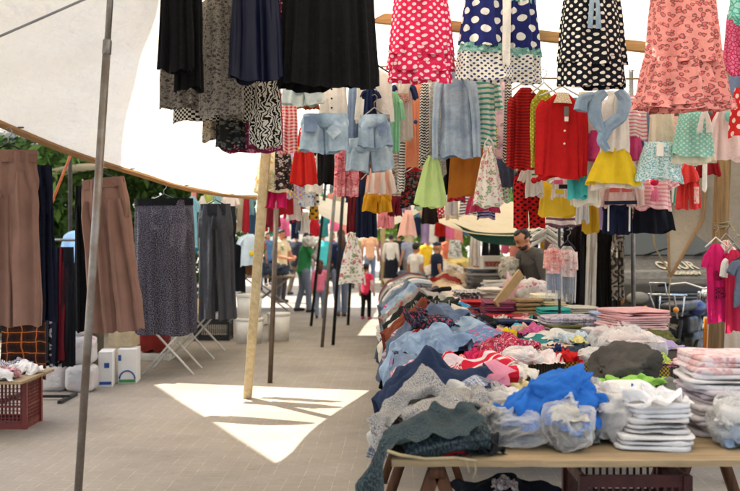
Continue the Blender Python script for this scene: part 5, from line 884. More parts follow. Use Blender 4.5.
tree(-6.4, 16.5, 5.5, 2.3, 2.4, 2.6, 15000, LEAF_D, 'dark bushy tree behind the left trousers, low branches showing below the tarp', 1)
tree(-4.4, 19.5, 5.5, 2.1, 2.3, 2.5, 13000, LEAF_D, 'dark green tree between the two pairs of brown trousers', 2)
tree(-9.0, 20, 6.5, 2.8, 2.8, 3.0, 7000, LEAF_D, 'leafy tree at the far left edge behind the brown trousers', 3, .16)
tree(4.7, 21, 5.5, 2.1, 2.0, 2.8, 6000, LEAF_L, 'light green tree seen behind the van roof', 4)
tree(8.0, 22.5, 6, 2.4, 2.2, 2.9, 6000, LEAF_D, 'tree on the far right behind the grey canvas', 5)
tree(2.6, 37, 6.5, 3.2, 2.6, 3.4, 4500, LEAF_L, 'pale green tree above the cream awning in the distance', 6, .24)
tree(-12, 36, 8, 4, 3, 4.2, 4500, LEAF_L, 'distant tree at the left end of the cross street', 7, .28)
tree(11, 40, 8, 4, 3, 4.2, 4500, LEAF_L, 'distant tree at the right end of the cross street', 8, .28)

# ------------------------------------------------------------------ tables
def saw_table(name, X0, X1, Y0, Y1, z, label, top=PLY, legs=DARK_WOOD, th=.022, nleg=2):
    R = empty(name, ((X0 + X1) / 2, (Y0 + Y1) / 2, 0), 0, label, 'table', 'long trestle tables')
    w, dp = (X1 - X0) / 2, (Y1 - Y0) / 2
    mb = MB(); nx = 60
    # board with a ragged front lip
    xs = np.linspace(-w, w, nx); rg = noise3(np.stack([xs * 14, xs * 0, xs * 0], -1), 3) * .006
    for zz, fl in ((z, 0), (z - th, 1)):
        Gd = np.array([[(x, -dp + r, zz) for x, r in zip(xs, rg)], [(x, dp, zz) for x in xs]])
        mb.grid(Gd[::-1] if fl else Gd)
    mb.grid(np.array([[(x, -dp + r, z - th) for x, r in zip(xs, rg)], [(x, -dp + r, z) for x, r in zip(xs, rg)]]))
    mb.grid(np.array([[(x, dp, z) for x in xs], [(x, dp, z - th) for x in xs]]))
    mb.grid(np.array([[(-w, dp, z), (-w, dp, z - th)], [(-w, -dp, z), (-w, -dp, z - th)]])); mb.grid(np.array([[(w, -dp, z), (w, -dp, z - th)], [(w, dp, z), (w, dp, z - th)]]))
    mb.build('board', top, R, smooth=False)
    for i in range(nleg):
        x = -w + .16 + (2 * w - .32) * i / max(1, nleg - 1)
        for sx in (-1, 1):
            for yy in (-dp + .06, dp - .06):
                q = MB(); q.beam((x, yy, z - th - .002), (x + sx * .24, yy, .0), .045, .045, up=(0, 1, 0)); q.build('leg', legs, R)
        q = MB(); q.beam((x, -dp + .03, z - th - .025), (x, dp - .03, z - th - .025), .05, .045); q.build('cross_bar', legs, R)
    return R
ZN = .735
saw_table('trestle_table', .075, 1.75, 3.47, 4.80, ZN, 'nearest trestle table with a raw plywood board, heaped with bagged clothes', PLYTOP)
t2 = saw_table('trestle_table', .16, 2.15, 6.12, 10.9, .75, 'long second table under the mixed kids clothes and draped jeans', PLYTOP, nleg=2)
saw_table('trestle_table', .25, 2.6, 12.4, 19.5, .75, 'rear table further down the lane piled with pale clothes', PLYTOP)
# striped cloth hung over the front edge of the second table
cl = fab('#4a4238', 'vs', '#2f2a26', .016); q = MB()
for i, (xa, xb, m_) in enumerate([(.22, .72, 0), (.72, .86, 1), (.86, 1.18, 0), (1.18, 1.36, 1), (1.36, 1.66, 0), (1.66, 1.82, 1), (1.82, 2.1, 0)]):
    Gd = np.array([[(x, 6.085 - .012 * math.sin(x * 17) - .01 * j, .775 - .05 * j) for x in np.linspace(xa, xb, 8)] for j in range(5)])
    q.grid(Gd, np.stack([Gd[..., 0], Gd[..., 2]], -1), mi=m_)
    Gt = np.array([[(x, 6.085 + .25 * j, .775 + .003 * j) for x in np.linspace(xa, xb, 8)] for j in range(3)]); q.grid(Gt, np.stack([Gt[..., 0], Gt[..., 1]], -1), mi=m_)
tag(q.build('table_cloth', [cl, fab('#b59a35', 'check', '#4a4238', .012)]), 'brown and yellow striped cloth over the front edge of the second table', 'tablecloth')
q = MB(); Gt = np.array([[(x, y, .762 + .004 * math.sin(9 * x + 5 * y)) for x in np.linspace(.2, 2.12, 30)] for y in np.linspace(6.2, 10.85, 40)]); q.grid(Gt)
tag(q.build('table_cloth', fab('#b9ab97', 'floral', '#8c6a6a', .06, '#7c8a94')), 'faded patterned cloth lying under the kids clothes on the second table', 'tablecloth')

# ------------------------------------------------------------------ crates, boxes, packs on the ground
def crate(x, y, w, d, h, mat, label, rotz=0.0, z=0.0, group=None, bars=7):
    R = empty('plastic_crate', (x, y, z), rotz, label, 'crate', group)
    t = .012
    mb = MB()
    for (sx, sy) in ((-1, -1), (1, -1), (1, 1), (-1, 1)):
        mb.box((sx * w / 2 - .018, sy * d / 2 - .018, 0), (sx * w / 2 + .018, sy * d / 2 + .018, h - .002))
    for sy in (-1, 1):
        for (za, zb) in ((.0, .05), (h * .42, h * .46), (h - .05, h)): mb.box((-w / 2 + .018, sy * d / 2 - t / 2, za), (w / 2 - .018, sy * d / 2 + t / 2, zb))
        n = int(w / .03)
        for i in range(1, n):
            x_ = -w / 2 + w * i / n; mb.box((x_ - .005, sy * d / 2 - t * .35, .05), (x_ + .005, sy * d / 2 + t * .35, h - .05))
    for sx in (-1, 1):
        for (za, zb) in ((.0, .05), (h * .42, h * .46), (h - .05, h)): mb.box((sx * w / 2 - t / 2, -d / 2 + .018, za), (sx * w / 2 + t / 2, d / 2 - .018, zb))
        n = int(d / .03)
        for i in range(1, n):
            y_ = -d / 2 + d * i / n; mb.box((sx * w / 2 - t * .35, y_ - .005, .05), (sx * w / 2 + t * .35, y_ + .005, h - .05))
    for i in range(1, bars * 2):   # horizontal lattice bars
        if i * h / (bars * 2) < h - .06 and i * h / (bars * 2) > .055:
            zz = i * h / (bars * 2)
            mb.box((-w / 2 + .02, -d / 2 - t * .3, zz - .003), (w / 2 - .02, -d / 2 + t * .3, zz + .003))
            mb.box((w / 2 - t * .3, -d / 2 + .02, zz - .003), (w / 2 + t * .3, d / 2 - .02, zz + .003))
    mb.build('lattice_walls', mat, R, smooth=False)
    q = MB(); q.box((-w / 2 + .01, -d / 2 + .01, .003), (w / 2 - .01, d / 2 - .01, .015)); q.build('crate_floor', mat, R, smooth=False)
    return R
CR_RED = solid('brick_red_plastic', '#6e231c', .45, 0, .45, .15)
crate(-3.05, 8.12, .62, .36, .405, CR_RED, 'brick red lattice crate under the low table at the left edge')
crate(1.08, 4.25, .42, .36, .27, solid('dark_red_plastic', '#54201c', .5), 'dark red crate standing on another under the nearest table', z=.275, group='red crates under the nearest table')
crate(1.08, 4.25, .42, .36, .27, solid('dark_red_plastic', '#54201c', .5), 'dark red crate on the ground under the nearest table', group='red crates under the nearest table')
crate(-2.36, 15.1, .5, .4, .29, BLACK_PLASTIC, 'black crate on the paving below the wide grey trousers')
R = empty('low_table', (-3.16, 7.9, 0), 0, 'low board laid over the red crate, corner heaped with socks', 'table')
q = MB(); q.box((-.5, -.36, .41), (.535, .42, .432)); add_bevel(q.build('board', PLYTOP, R, smooth=False), .004)
for (xx, yy) in ((-.42, -.28), (-.42, .34)): q = MB(); q.beam((xx, yy, 0), (xx, yy, .408), .04, .04); q.build('leg', DARK_WOOD, R)

def carton(x, y, w, d, h, z, label, rotz=0.0, mat=None, marks=(), group=None, flaps=False):
    mat = mat or solid('white_carton', '#d9d6d0', .8, 0, .2, .06)
    R = empty('carton', (x, y, z), rotz, label, 'box', group)
    q = MB(); q.box((-w / 2, -d / 2, 0), (w / 2, d / 2, h)); add_bevel(q.build('box_walls', mat, R, smooth=False), .005)
    if flaps:
        for sx in (-1, 1): q = MB(); q.beam((sx * w / 2, -d / 2, h + .002), (sx * (w / 2 + .09), -d / 2, h + .10), .004, .004); q.box((-.001, -d / 2, 0), (.001, d / 2, .13), R=Matrix.Rotation(sx * .8, 3, 'Y'), at=(sx * w / 2, 0, h)); q.build('flap', mat, R, smooth=False)
    for (kd, fx, fz, a, b_, m_, nm) in marks:
        q = MB()
        if kd == 'arc':
            pts = [(fx * w / 2 + a * math.cos(t), -d / 2 - .002, fz * h + b_ * math.sin(t)) for t in np.linspace(.1, PI - .1, 14)]
            q.tube(pts, .008, 6)
        else: patch(q, fx * w / 2, fz * h, -d / 2 - .006, a, b_, 0)
        q.build(nm, m_, R)
    return R
BLUE_P = solid('blue_print', '#2b4f9a', .7); GREEN_P = solid('green_print', '#3f8f4a', .7)
carton(-2.72, 10.35, .14, .34, .36, 0, 'narrow white box with a blue mark, left of the pair by the packs', .15, marks=[('patch', .2, .62, .05, .05, BLUE_P, 'printed_mark'), ('patch', .0, .12, .12, .03, BLUE_P, 'printed_stripe')])
carton(-2.555, 10.62, .19, .34, .36, 0, 'white box printed with a blue and green arc', .1, marks=[('arc', .0, .12, .08, .09, BLUE_P, 'printed_arc'), ('patch', .0, .08, .17, .03, GREEN_P, 'printed_stripe'), ('patch', -.8, .75, .03, .06, BLUE_P, 'printed_mark')])
carton(-2.64, 10.75, .25, .28, .24, .365, 'open beige carton sitting on the white boxes', -.1, solid('beige_carton', '#b9a683', .85), flaps=True)
PACK = plastic_film('pack_film', '#ece8e4', .2)
pk = [(-3.16, 10.0, 0), (-2.86, 9.95, 0), (-3.18, 10.0, .27), (-2.88, 10.0, .27), (-2.98, 10.05, .54), (-3.02, 10.2, .81)]
pl = ['shrink wrapped white pack, bottom left of the stacked packs', 'shrink wrapped white pack at the bottom right, next to the white boxes', 'pinkish wrapped pack, second row left of the stack', 'wrapped white pack, second row right of the stack', 'wrapped pack with an orange band near the top of the stack', 'soft white bundle lying on top of the wrapped packs']
for i, ((x, y, z), lb) in enumerate(zip(pk, pl)):
    mb = MB(); blob(mb, .29, .28, .268, 5, .012, 7, 60 + i, 40, 22)
    R = mb.build('wrapped_pack', PACK, None, (x, y, z)); tag(R, lb, 'pack', 'stacked wrapped packs')
    q = MB()
    for a in (-1, 1):
        for j in range(3): blob(q, .12, .23, .08, 3, .01, 12, 70 + i + j, 24, 12, 0, (a * .066, 0, .015 + .082 * j), mi=0 if (i + j + a) % 3 else 1)
    q.build('packed_goods', [fab('#e4dfdd'), fab('#d8a8a4' if i != 4 else '#c4703c')], R)
rb = MB(); blob(rb, .40, .3, .30, 3.6, .03, 6, 91); R = rb.build('red_sack', solid('red_sack_plastic', '#8f2016', .45, 0, .4, .2), None, (-2.72, 12.6, .09)); tag(R, 'shiny red plastic sack behind the crossed table legs', 'sack')
q = MB(); q.box((-.25, -.18, 0), (.25, .18, .085)); add_bevel(tag(q.build('white_tray', WHITE_PAINT, None, (-2.74, 12.6, 0)), 'shallow white tray under the red sack', 'tray'))
BUCK = solid('white_bucket_plastic', '#d9d4ca', .45, 0, .35, .1)
for (x, y, z, r_, h_, lb) in [(-1.76, 14.6, 0, .20, .37, 'lower white plastic tub beside the black crate'), (-1.76, 14.6, .372, .19, .34, 'upper white plastic tub stacked beside the black crate'), (-1.36, 14.9, 0, .17, .42, 'tall white plastic tub right of the stacked pair')]:
    R = empty('plastic_tub', (x, y, z), 0, lb, 'tub', 'white plastic tubs')
    q = MB(); q.tube([(0, 0, 0), (0, 0, h_ * .5), (0, 0, h_ - .03)], [r_ * .88, r_ * .94, r_], 28, ends=False); q.build('tub_wall', BUCK, R)
    q = MB(); q.tube([(0, 0, h_ - .04), (0, 0, h_ - .002)], [r_ * 1.05, r_ * 1.05], 28, ends=False); add_bevel(q.build('lid', BUCK, R), .006)
# folding table with crossed white legs behind the patterned skirt
R = empty('folding_table', (-2.2, 12.2, 0), 0, 'folding stall table on crossed white tubular legs', 'table')
q = MB(); q.box((-.55, -1.2, .66), (.35, 1.6, .69)); q.build('table_top', PLYTOP, R, smooth=False)
for (yy) in (-1.1, -.55, .35, 1.3):
    for sx in (-1, 1):
        q = MB(); q.tube([(sx * .30 - .05, yy, .655), (-sx * .28 - .05, yy + .05, .005)], .012, 8); q.build('leg', WHITE_PAINT, R)

# ------------------------------------------------------------------ garment rack at the left with its black T foot
R = empty('garment_rack', (-3.05, 9.4, 0), 0, 'black garment rack with a flat T foot behind the brown trousers', 'rack')
q = MB(); q.box((-.35, -.016, .02), (.23, .016, .045)); q.box((.19, -.25, .0), (.23, .25, .03)); q.box((-.35, -.25, .0), (-.31, .25, .03)); q.build('foot', BLACK_PLASTIC, R, smooth=False)
q = MB(); q.tube([(-.1, 0, .04), (-.1, 0, 1.52)], .016, 10); q.build('upright', IRON, R)
q = MB(); q.tube([(-.4, 0, 1.5), (.32, 0, 1.5)], .013, 10); q.build('rail', STEEL, R)

# ------------------------------------------------------------------ van
def prism(mb, prof, x0, x1, inset=None, mi=0, nx=7):
    """side profile (y, z) extruded along X; inset narrows the top"""
    prof = np.array(prof, float); xs = np.linspace(x0, x1, nx); c = (x0 + x1) / 2
    G = []
    for (y, z) in prof:
        k = 1.0 if inset is None else inset(z)
        G.append([(c + (x - c) * k, y + .10 * ((x - c) / (x1 - c)) ** 4 * (1 if y < 1.2 else 0), z) for x in xs])
    G = np.array(G)
    mb.grid(np.concatenate([G, G[:1]]), mi=mi)
    n = len(prof)
    for side in (0, -1):
        mb.add(G[:, side], [tuple(range(n)) if side else tuple(reversed(range(n)))], None, mi)
def glass_mat(name, c):
    N = NT(name); ob = N.n('ShaderNodeTexCoord').outputs['Object']
    return N.out(N.bsdf(lin(c), .12, 0, .35, N.bump(N.noise(ob, 2.0, 2), .05, .02)))
GLASS = glass_mat('dark_window_glass', '#20282a')
def van(x, y, rotz, paint, label, text=False, detail=True):
    R = empty('parked_van', (x, y, 0), rotz, label, 'van')
    ins = lambda z: 1.0 - max(0, z - 1.15) * .16
    prof = [(.06, .34), (0, .42), (-.02, .62), (0, .80), (.05, .98), (.16, 1.04), (.6, 1.17), (.98, 1.27), (1.72, 1.93), (1.85, 2.0), (3.2, 2.06), (4.5, 2.0), (4.66, 1.8), (4.7, .5), (4.6, .34), (4.2, .3), (.4, .3)]
    q = MB(); prism(q, prof, -.92, .92, ins, nx=13); b_ = q.build('body', paint, R, smooth=False)
    add_bevel(b_, .02, 2)
    def slab(ya, za, yb, zb, wa, wb, nm, mat, off=.012, xo=0.0):
        q = MB(); n = Vector((0, -(zb - za), (yb - ya))).normalized() * off
        Gd = np.array([[(xo + wa * t, ya + n.y + .06 * t**4, za + n.z) for t in np.linspace(-1, 1, 9)], [(xo + wb * t, yb + n.y + .06 * t**4, zb + n.z) for t in np.linspace(-1, 1, 9)]])
        q.grid(Gd)
        return q.build(nm, mat, R)
    ws = slab(1.02, 1.305, 1.70, 1.91, .80, .70, 'windscreen', GLASS)
    for a in (-.35, .3):
        q = MB(); q.tube([(a, .99, 1.31), (a + .42, 1.12, 1.42)], .008, 6); q.build('wiper', BLACK_PLASTIC, R)
    q = MB(); q.box((-.9, -.09, .40), (.9, .06, .66)); q.box((-.93, -.05, .45), (-.88, .5, .62)); q.box((.88, -.05, .45), (.93, .5, .62)); add_bevel(q.build('bumper', BLACK_PLASTIC, R, smooth=False), .03, 3)
    q = MB(); q.box((-.5, -.035, .72), (.5, .03, .90)); gr = q.build('grille', BLACK_PLASTIC, R, smooth=False)
    q = MB()
    for i in range(4): q.box((-.48, -.045, .74 + .042 * i), (.48, -.03, .752 + .042 * i))
    q.build('grille_bars', STEEL, gr, smooth=False)
    for sx in (-1, 1):
        q = MB(); q.ball((sx * .70, .03, .82), (.14, .05, .075), 18, 10); h_ = q.build('headlight', glass_mat('headlight_glass', '#7d776a'), R)
        q = MB(); q.ball((sx * .88, .12, .80), (.05, .08, .08), 12, 8); q.build('indicator', glass_mat('amber_glass', '#b0702c'), h_)
        for yy in (.85, 3.75):
            q = MB(); G_ = [[(sx * (.93 - .18 * t), yy + .33 * math.cos(a), .33 + .33 * math.sin(a)) for a in np.linspace(0, 2 * PI, 25)] for t in (0, 1)]; q.grid(np.array(G_)); q.ball((sx * .86, yy, .33), (.07, .31, .31), 20, 10); w_ = q.build('wheel', RUBBER, R)
            q = MB(); q.ball((sx * .9, yy, .33), (.05, .2, .2), 18, 8); q.build('rim', STEEL, w_)
        q = MB(); Gd = np.array([[(sx * .875, 1.5, 1.3), (sx * .875, 3.0, 1.3), (sx * .875, 4.3, 1.3)], [(sx * .80, 1.85, 1.85), (sx * .80, 3.0, 1.88), (sx * .80, 4.3, 1.85)]]); Gd[..., 0] += sx * .035; q.grid(Gd); q.build('side_window', GLASS, R)
        q = MB(); q.box((sx * .95 - .02, 1.25, 1.28), (sx * 1.14 + .02, 1.33, 1.5)); add_bevel(q.build('wing_mirror', BLACK_PLASTIC, R, smooth=False), .02)
    q = MB(); q.box((-.26, -.105, .47), (.26, -.092, .58)); q.build('number_plate', WHITE_PAINT, R, smooth=False)
    if text:
        cream = solid('cream_lettering', '#bdb195', .8)
        def word(s, size, yy, zz, wd):
            c_ = bpy.data.curves.new('lettering', 'FONT'); c_.body = s; c_.size = size; c_.align_x = 'CENTER'; c_.extrude = .002; c_.offset = .006
            o = bpy.data.objects.new('lettering', c_); COL.objects.link(o); o.parent = R; o.data.materials.append(cream)
            o.location = (-.05, yy, zz); o.rotation_euler = (math.atan2(.23, .82), 0, 0); o.scale = (wd, 1.4, 1)
            me = bpy.data.meshes.new_from_object(o); n_ = bpy.data.objects.new('lettering', me); COL.objects.link(n_); n_.parent = R; n_.location = o.location; n_.rotation_euler = o.rotation_euler; n_.scale = o.scale; bpy.data.objects.remove(o)
        word('ONUR', .30, .50, 1.152, .56)
        word('otomotiv', .15, .28, 1.090, .72)
    return R
van(3.84, 11.7, .03, solid('taupe_van_paint', '#332e27', .45, 0, .3, .12, bump=.01), 'dark taupe van facing the lane with cream lettering on its bonnet', True)
van(-4.55, 11.5, 1.2, solid('white_van_paint', '#c9c9c2', .35, 0, .5, .1), 'white van parked behind the left brown trousers')

# ------------------------------------------------------------------ motorbike
def motorbike(x, y, rotz, label):
    R = empty('motorbike', (x, y, 0), rotz, label, 'motorbike')
    for wx in (-.62, .62):
        q = MB(); ring = [[(wx + (.29 + .045 * math.cos(b)) * math.cos(a), .045 * math.sin(b), .30 + (.29 + .045 * math.cos(b) - .03) * math.sin(a)) for b in np.linspace(0, 2 * PI, 9)] for a in np.linspace(0, 2 * PI, 37)]
        q.grid(np.array(ring)); w_ = q.build('wheel', RUBBER, R)
        q = MB(); ring = [[(wx + (.225 + .016 * math.cos(b)) * math.cos(a), .024 * math.sin(b), .30 + (.225 + .016 * math.cos(b)) * math.sin(a)) for b in np.linspace(0, 2 * PI, 7)] for a in np.linspace(0, 2 * PI, 33)]
        q.grid(np.array(ring)); q.build('rim', CHROME, w_)
        q = MB()
        for i in range(16):
            a = i * PI / 8; q.tube([(wx, .02 * (-1) ** i, .3), (wx + .22 * math.cos(a), 0, .3 + .22 * math.sin(a))], .003, 5)
        q.tube([(wx, -.06, .3), (wx, .06, .3)], .035, 12); q.build('spokes', CHROME, w_)
        q = MB(); Gd = np.array([[(wx + .345 * math.cos(a), yy, .30 + .345 * math.sin(a)) for yy in (-.06, -.03, .03, .06)] for a in np.linspace(.4, PI - .2, 14)]); q.grid(Gd); q.build('mudguard', CHROME, R)
    q = MB(); q.tube([(.62, .07, .3), (.45, .07, .82), (.42, .05, .92)], .02, 8); q.tube([(.62, -.07, .3), (.45, -.07, .82), (.42, -.05, .92)], .02, 8); q.build('front_fork', CHROME, R)
    q = MB(); q.tube([(.42, 0, .85), (.2, 0, .62), (-.1, 0, .55), (-.3, 0, .62)], .024, 8); q.tube([(.42, 0, .8), (.25, 0, .35), (-.12, 0, .25), (-.3, 0, .4)], .02, 8)
    for s in (-1, 1): q.tube([(-.62, s * .07, .3), (-.2, s * .07, .32)], .018, 8); q.tube([(-.62, s * .08, .32), (-.5, s * .09, .66)], .024, 8)
    q.build('frame', IRON, R)
    q = MB(); blob(q, .34, .24, .26, 4, .012, 18, 5, 30, 18, 6, (.04, 0, .27)); q.tube([(.1, 0, .5), (.2, 0, .62)], .07, 12); q.ball((-.05, -.13, .34), (.11, .05, .11), 16, 8); q.build('engine', solid('engine_alloy', '#6d6860', .45, .8, .5, .4), R)
    q = MB(); q.ball((.18, 0, .76), (.22, .10, .09), 22, 12); q.build('fuel_tank', solid('blue_tank_paint', '#16265c', .3, .2, .5, .1), R)
    q = MB(); q.box((-.36, -.13, .52), (-.08, .13, .70)); add_bevel(q.build('side_panel', BLACK_PLASTIC, R, smooth=False), .03, 3)
    q = MB(); blob(q, .62, .24, .1, 4, .004, 8, 8, 36, 16, 0, (-.3, 0, .75)); q.build('seat', solid('black_vinyl', '#1a1a1b', .45), R)
    q = MB()
    z = .93
    q.tube([(-.45, -.13, z), (-.82, -.13, z + .02), (-.86, -.08, z + .02), (-.86, .08, z + .02), (-.82, .13, z + .02), (-.45, .13, z)], .011, 8)
    for s in (-1, 1): q.tube([(-.5, s * .13, z), (-.55, s * .12, .72)], .009, 6); q.tube([(-.8, s * .13, z + .02), (-.62, s * .1, .70)], .009, 6)
    for xx in (-.6, -.7): q.tube([(xx, -.13, z + .01), (xx, .13, z + .01)], .007, 6)
    q.tube([(-.86, -.08, z + .02), (-.90, -.08, z + .14), (-.90, .08, z + .14), (-.86, .08, z + .02)], .009, 8)
    q.build('rear_carrier', CHROME, R)
    q = MB(); q.tube([(.3, -.12, .42), (.15, -.15, .26), (-.2, -.16, .25), (-.75, -.17, .33)], [.02, .022, .04, .045], 12); q.build('exhaust', CHROME, R)
    q = MB(); q.tube([(.32, -.36, 1.0), (.4, -.2, 1.02), (.43, 0, .96), (.4, .2, 1.02), (.32, .36, 1.0)], .012, 8); q.build('handlebar', CHROME, R)
    for s in (-1, 1):
        q = MB(); q.tube([(.32, s * .36, 1.0), (.28, s * .46, .99)], .017, 8); q.build('grip', RUBBER, R)
        q = MB(); q.ball((-.82, s * .16, .80), (.035, .03, .03), 10, 6); q.build('indicator', glass_mat('amber_glass2', '#d0811f'), R)
    q = MB(); q.ball((.58, 0, .88), (.09, .1, .1), 16, 10); q.build('headlight', CHROME, R)
    q = MB(); q.box((-.9, -.06, .68), (-.84, .06, .76)); q.build('tail_light', glass_mat('red_glass', '#8c1712'), R)
    return R
motorbike(3.44, 10.75, math.radians(52), 'blue tanked motorbike with chrome rear carrier parked in front of the van')
# ------------------------------------------------------------------ hanging garments
H = hang
gT = 'clothes hung high along the front rail'
BLK = fab('#0d0d0f', tr=.05); NAVY = solid('navy_satin', '#070b22', .45, 0, .16, .1, nscale=3, bump=.2, bscale=20); DEN1 = fab('#5f7f9c', 'denim', '#a9bfcd', tr=.1); DEN2 = fab('#6d8aa5', 'denim', '#c3d2da', tr=.1); DEN3 = fab('#40587c', 'denim', '#7089a8', tr=.1)
WHT = fab('#e4e0d8'); CRM = fab('#e2d8c2'); GREYP = fab('#8c857c', 'floral', '#2e2b2b', .022, '#57504c')
H('skirt', 159, 193, -55, 71, 4.85, BLK, 'pleated_skirt', 'short black pleated skirt at the left end of the front rail', 'skirt', gT, pleat=True, k=11, fold=.014, dr=.3)
H('skirt', 175, 204, -55, 90, 5.0, BLK, 'pleated_skirt', 'longer black pleated skirt just right of the short black one', 'skirt', gT, pleat=True, k=10, fold=.014, dr=.35)
H('skirt', 159, 206, -55, 108, 5.25, GREYP, 'printed_skirt', 'grey floral print skirt behind the two narrow black skirts', 'skirt', gT, fold=.02, k=9)
H('skirt', 200, 243, -55, 117, 5.12, GREYP, 'printed_skirt', 'grey floral print skirt between the black skirts and the navy one', 'skirt', gT, fold=.02, k=8)
H('skirt', 228, 280, -55, 80, 4.8, NAVY, 'satin_skirt', 'shiny navy skirt beside the big black pleated skirt', 'skirt', gT, fold=.026, k=7, dr=.3)
H('skirt', 172, 256, -50, 121, 5.42, fab('#12100f', 'check', '#d8d2c4', .0125), 'checked_skirt', 'skirt in tiny black and cream checks below the grey prints', 'skirt', gT, k=9)
H('skirt', 250, 282, -50, 146, 5.3, fab('#15120f', 'zebra', '#d9d3c6', .013), 'zebra_skirt', 'zebra print skirt hanging below the navy skirt', 'skirt', gT, k=5)
H('skirt', 204, 250, -50, 141, 5.6, fab('#b3a58e', 'floral', '#3a352f', .03, '#7c6f60'), 'printed_skirt', 'beige print skirt showing under the tiny checks', 'skirt', gT, k=8)
H('skirt', 225, 282, -50, 151, 5.52, fab('#6b1f3f', 'floral', '#d08aa5', .04, '#2b1a24'), 'printed_skirt', 'plum flowered skirt whose hem shows below the zebra print', 'skirt', gT, k=9)
H('skirt', 216, 247, -50, 148, 5.5, fab('#2a2724', 'floral', '#8c8577', .05, '#4c5a63'), 'printed_skirt', 'dark flowered skirt between the beige print and the plum hem', 'skirt', gT, k=6)
H('skirt', 279, 377, -60, 88, 4.9, BLK, 'pleated_skirt', 'wide black pleated skirt, the largest piece of the front rail', 'skirt', gT, pleat=True, k=22, fold=.018, dr=.26, tw=.82)
H('panel', 274, 286, -40, 76, 5.2, fab('#8c2436', 'floral', '#e0d3cf', .03, '#3a2028'), 'scarf', 'narrow red flowered scarf between the navy and wide black skirts', 'scarf', gT, fold=.01, k=4, dr=.3)
# polka and print dresses
PINKD = fab('#d92e5e', 'dots', '#f6dde2', .034)
H('tiers', 387, 454, -50, 82, 6.2, PINKD, 'tiered_dress', 'pink dress with white dots and three tiers', 'dress', gT, tiers=[(0, .80, .62, .98), (.74, .92, .93, 1.0), (.86, 1.0, .90, .96)], ks=[11, 13, 13], fold=.02, dr=.3,
  extras=[('bow', -.1, .36, .10, .05, fab('#2c2a33'), 'bow')])
H('tiers', 456, 513, -50, 80, 6.2, fab('#232a66', 'dots', '#e9e6df', .075, tr=.12), 'bordered_dress', 'navy dress with big white dots and a dotted white hem, left of a pair', 'dress', gT, bod=True, tiers=[(0, .74, .35, .88), (.725, .80, .87, .93), (.79, 1.0, .92, 1.02)], ks=[9, 9, 9], mats=[fab('#232a66', 'dots', '#e9e6df', .075, tr=.12), fab('#7fb5ab', 'floral', '#2f6f6a', .03, '#c7dcd3'), fab('#e9e5da', 'dots', '#39406d', .022)], fold=.018, dr=.28)
H('tiers', 505, 542, -50, 83, 6.35, fab('#232a66', 'dots', '#e9e6df', .075, tr=.12), 'bordered_dress', 'navy dress with big white dots and a teal yoke, right of a pair', 'dress', gT, bod=True, tiers=[(0, .40, .5, .72), (.38, .76, .70, .90), (.745, .81, .89, .94), (.80, 1.0, .93, 1.02)], ks=[7, 7, 7, 7], mats=[fab('#7fb5ab', 'floral', '#2f6f6a', .03, '#c7dcd3'), fab('#232a66', 'dots', '#e9e6df', .075, tr=.12), fab('#7fb5ab', 'floral', '#2f6f6a', .03, '#c7dcd3'), fab('#e9e5da', 'dots', '#39406d', .022)], fold=.015, dr=.3)
H('panel', 503, 511, -40, 63, 6.1, WHT, 'sash', 'white sash hanging between the two navy dotted dresses', 'sash', gT, fold=.004, k=3, dr=.25, tw=1)
H('tiers', 555, 628, -50, 87, 6.0, fab('#14161f', 'dots', '#e6e1d6', .034, tr=.1), 'tiered_dress', 'black dress with cream dots and a denim tie belt', 'dress', gT, tiers=[(0, .84, .60, .98), (.78, 1.0, .90, .97)], ks=[10, 11], fold=.018, dr=.3, extras=[('ties', -.12, .24, .06, .30, DEN1, 'tie_belt')])
LEO = fab('#e89a92', 'leopard', '#4a2a2c', .030, '#cf4f5c')
H('tiers', 634, 734, -60, 110, 5.6, LEO, 'tiered_dress', 'coral leopard print dress with a wide gathered flounce', 'dress', gT, tiers=[(0, .73, .52, .78), (.70, .97, .76, 1.0), (.93, 1.0, .96, 1.03)], ks=[9, 15, 18], fold=.026, dr=.3)
H('panel', 722, 762, 14, 73, 5.9, fab('#cf2a63', 'lace', '#e88aa8', .02), 'lace_dress', 'raspberry lace dress cut by the right edge of the picture', 'dress', gT, fold=.02, k=9, dr=.25)
H('top', 728, 775, -30, 20, 5.7, fab('#4fb5a5', 'lace', '#a8dccf', .03), 'lace_blouse', 'turquoise lace top in the upper right corner', 'top', gT, fold=.014)
H('skirt', 726, 760, 68, 100, 6.3, DEN3, 'denim_skirt', 'navy denim skirt under the raspberry lace at the right edge', 'skirt', gT, fold=.012)
H('skirt', 729, 775, 88, 136, 5.9, fab('#cc2f2b', 'dots', '#efdcd4', .05), 'dotted_skirt', 'red skirt with large pale dots at the right edge', 'skirt', gT, fold=.02)

g2 = 'garments on the second clothes line'
# denim cluster
H('shorts', 282, 323, 80, 105, 6.6, fab('#8ba3ae', 'denim', '#c9cfc4', tr=.1), 'denim_shorts', 'faded light denim shorts peeking below the wide black skirt', 'shorts', g2, cr=.6, band=DEN2)
H('panel', 279, 298, 82, 152, 7.0, fab('#e8cfcb', 'gingham', '#c2303c', .022), 'gingham_dress', 'red and white gingham dress beside the zebra print', 'dress', g2, dr=.3, k=5)
H('shorts', 298, 318, 88, 109, 6.75, fab('#a55a2c'), 'rust_shorts', 'rust coloured shorts behind the faded light denim shorts', 'shorts', g2)
H('top', 314, 352, 70, 116, 6.85, WHT, 'blouse', 'white buttoned blouse with a mustard sleeve above the patched denim shorts', 'blouse', g2, sl='short', tr=.74, smat=fab('#b8782a'), extras=[('patch', .0, .45, .012, .012, IRON, 'button'), ('patch', .0, .65, .012, .012, IRON, 'button'), ('patch', 0, .85, .012, .012, IRON, 'button')])
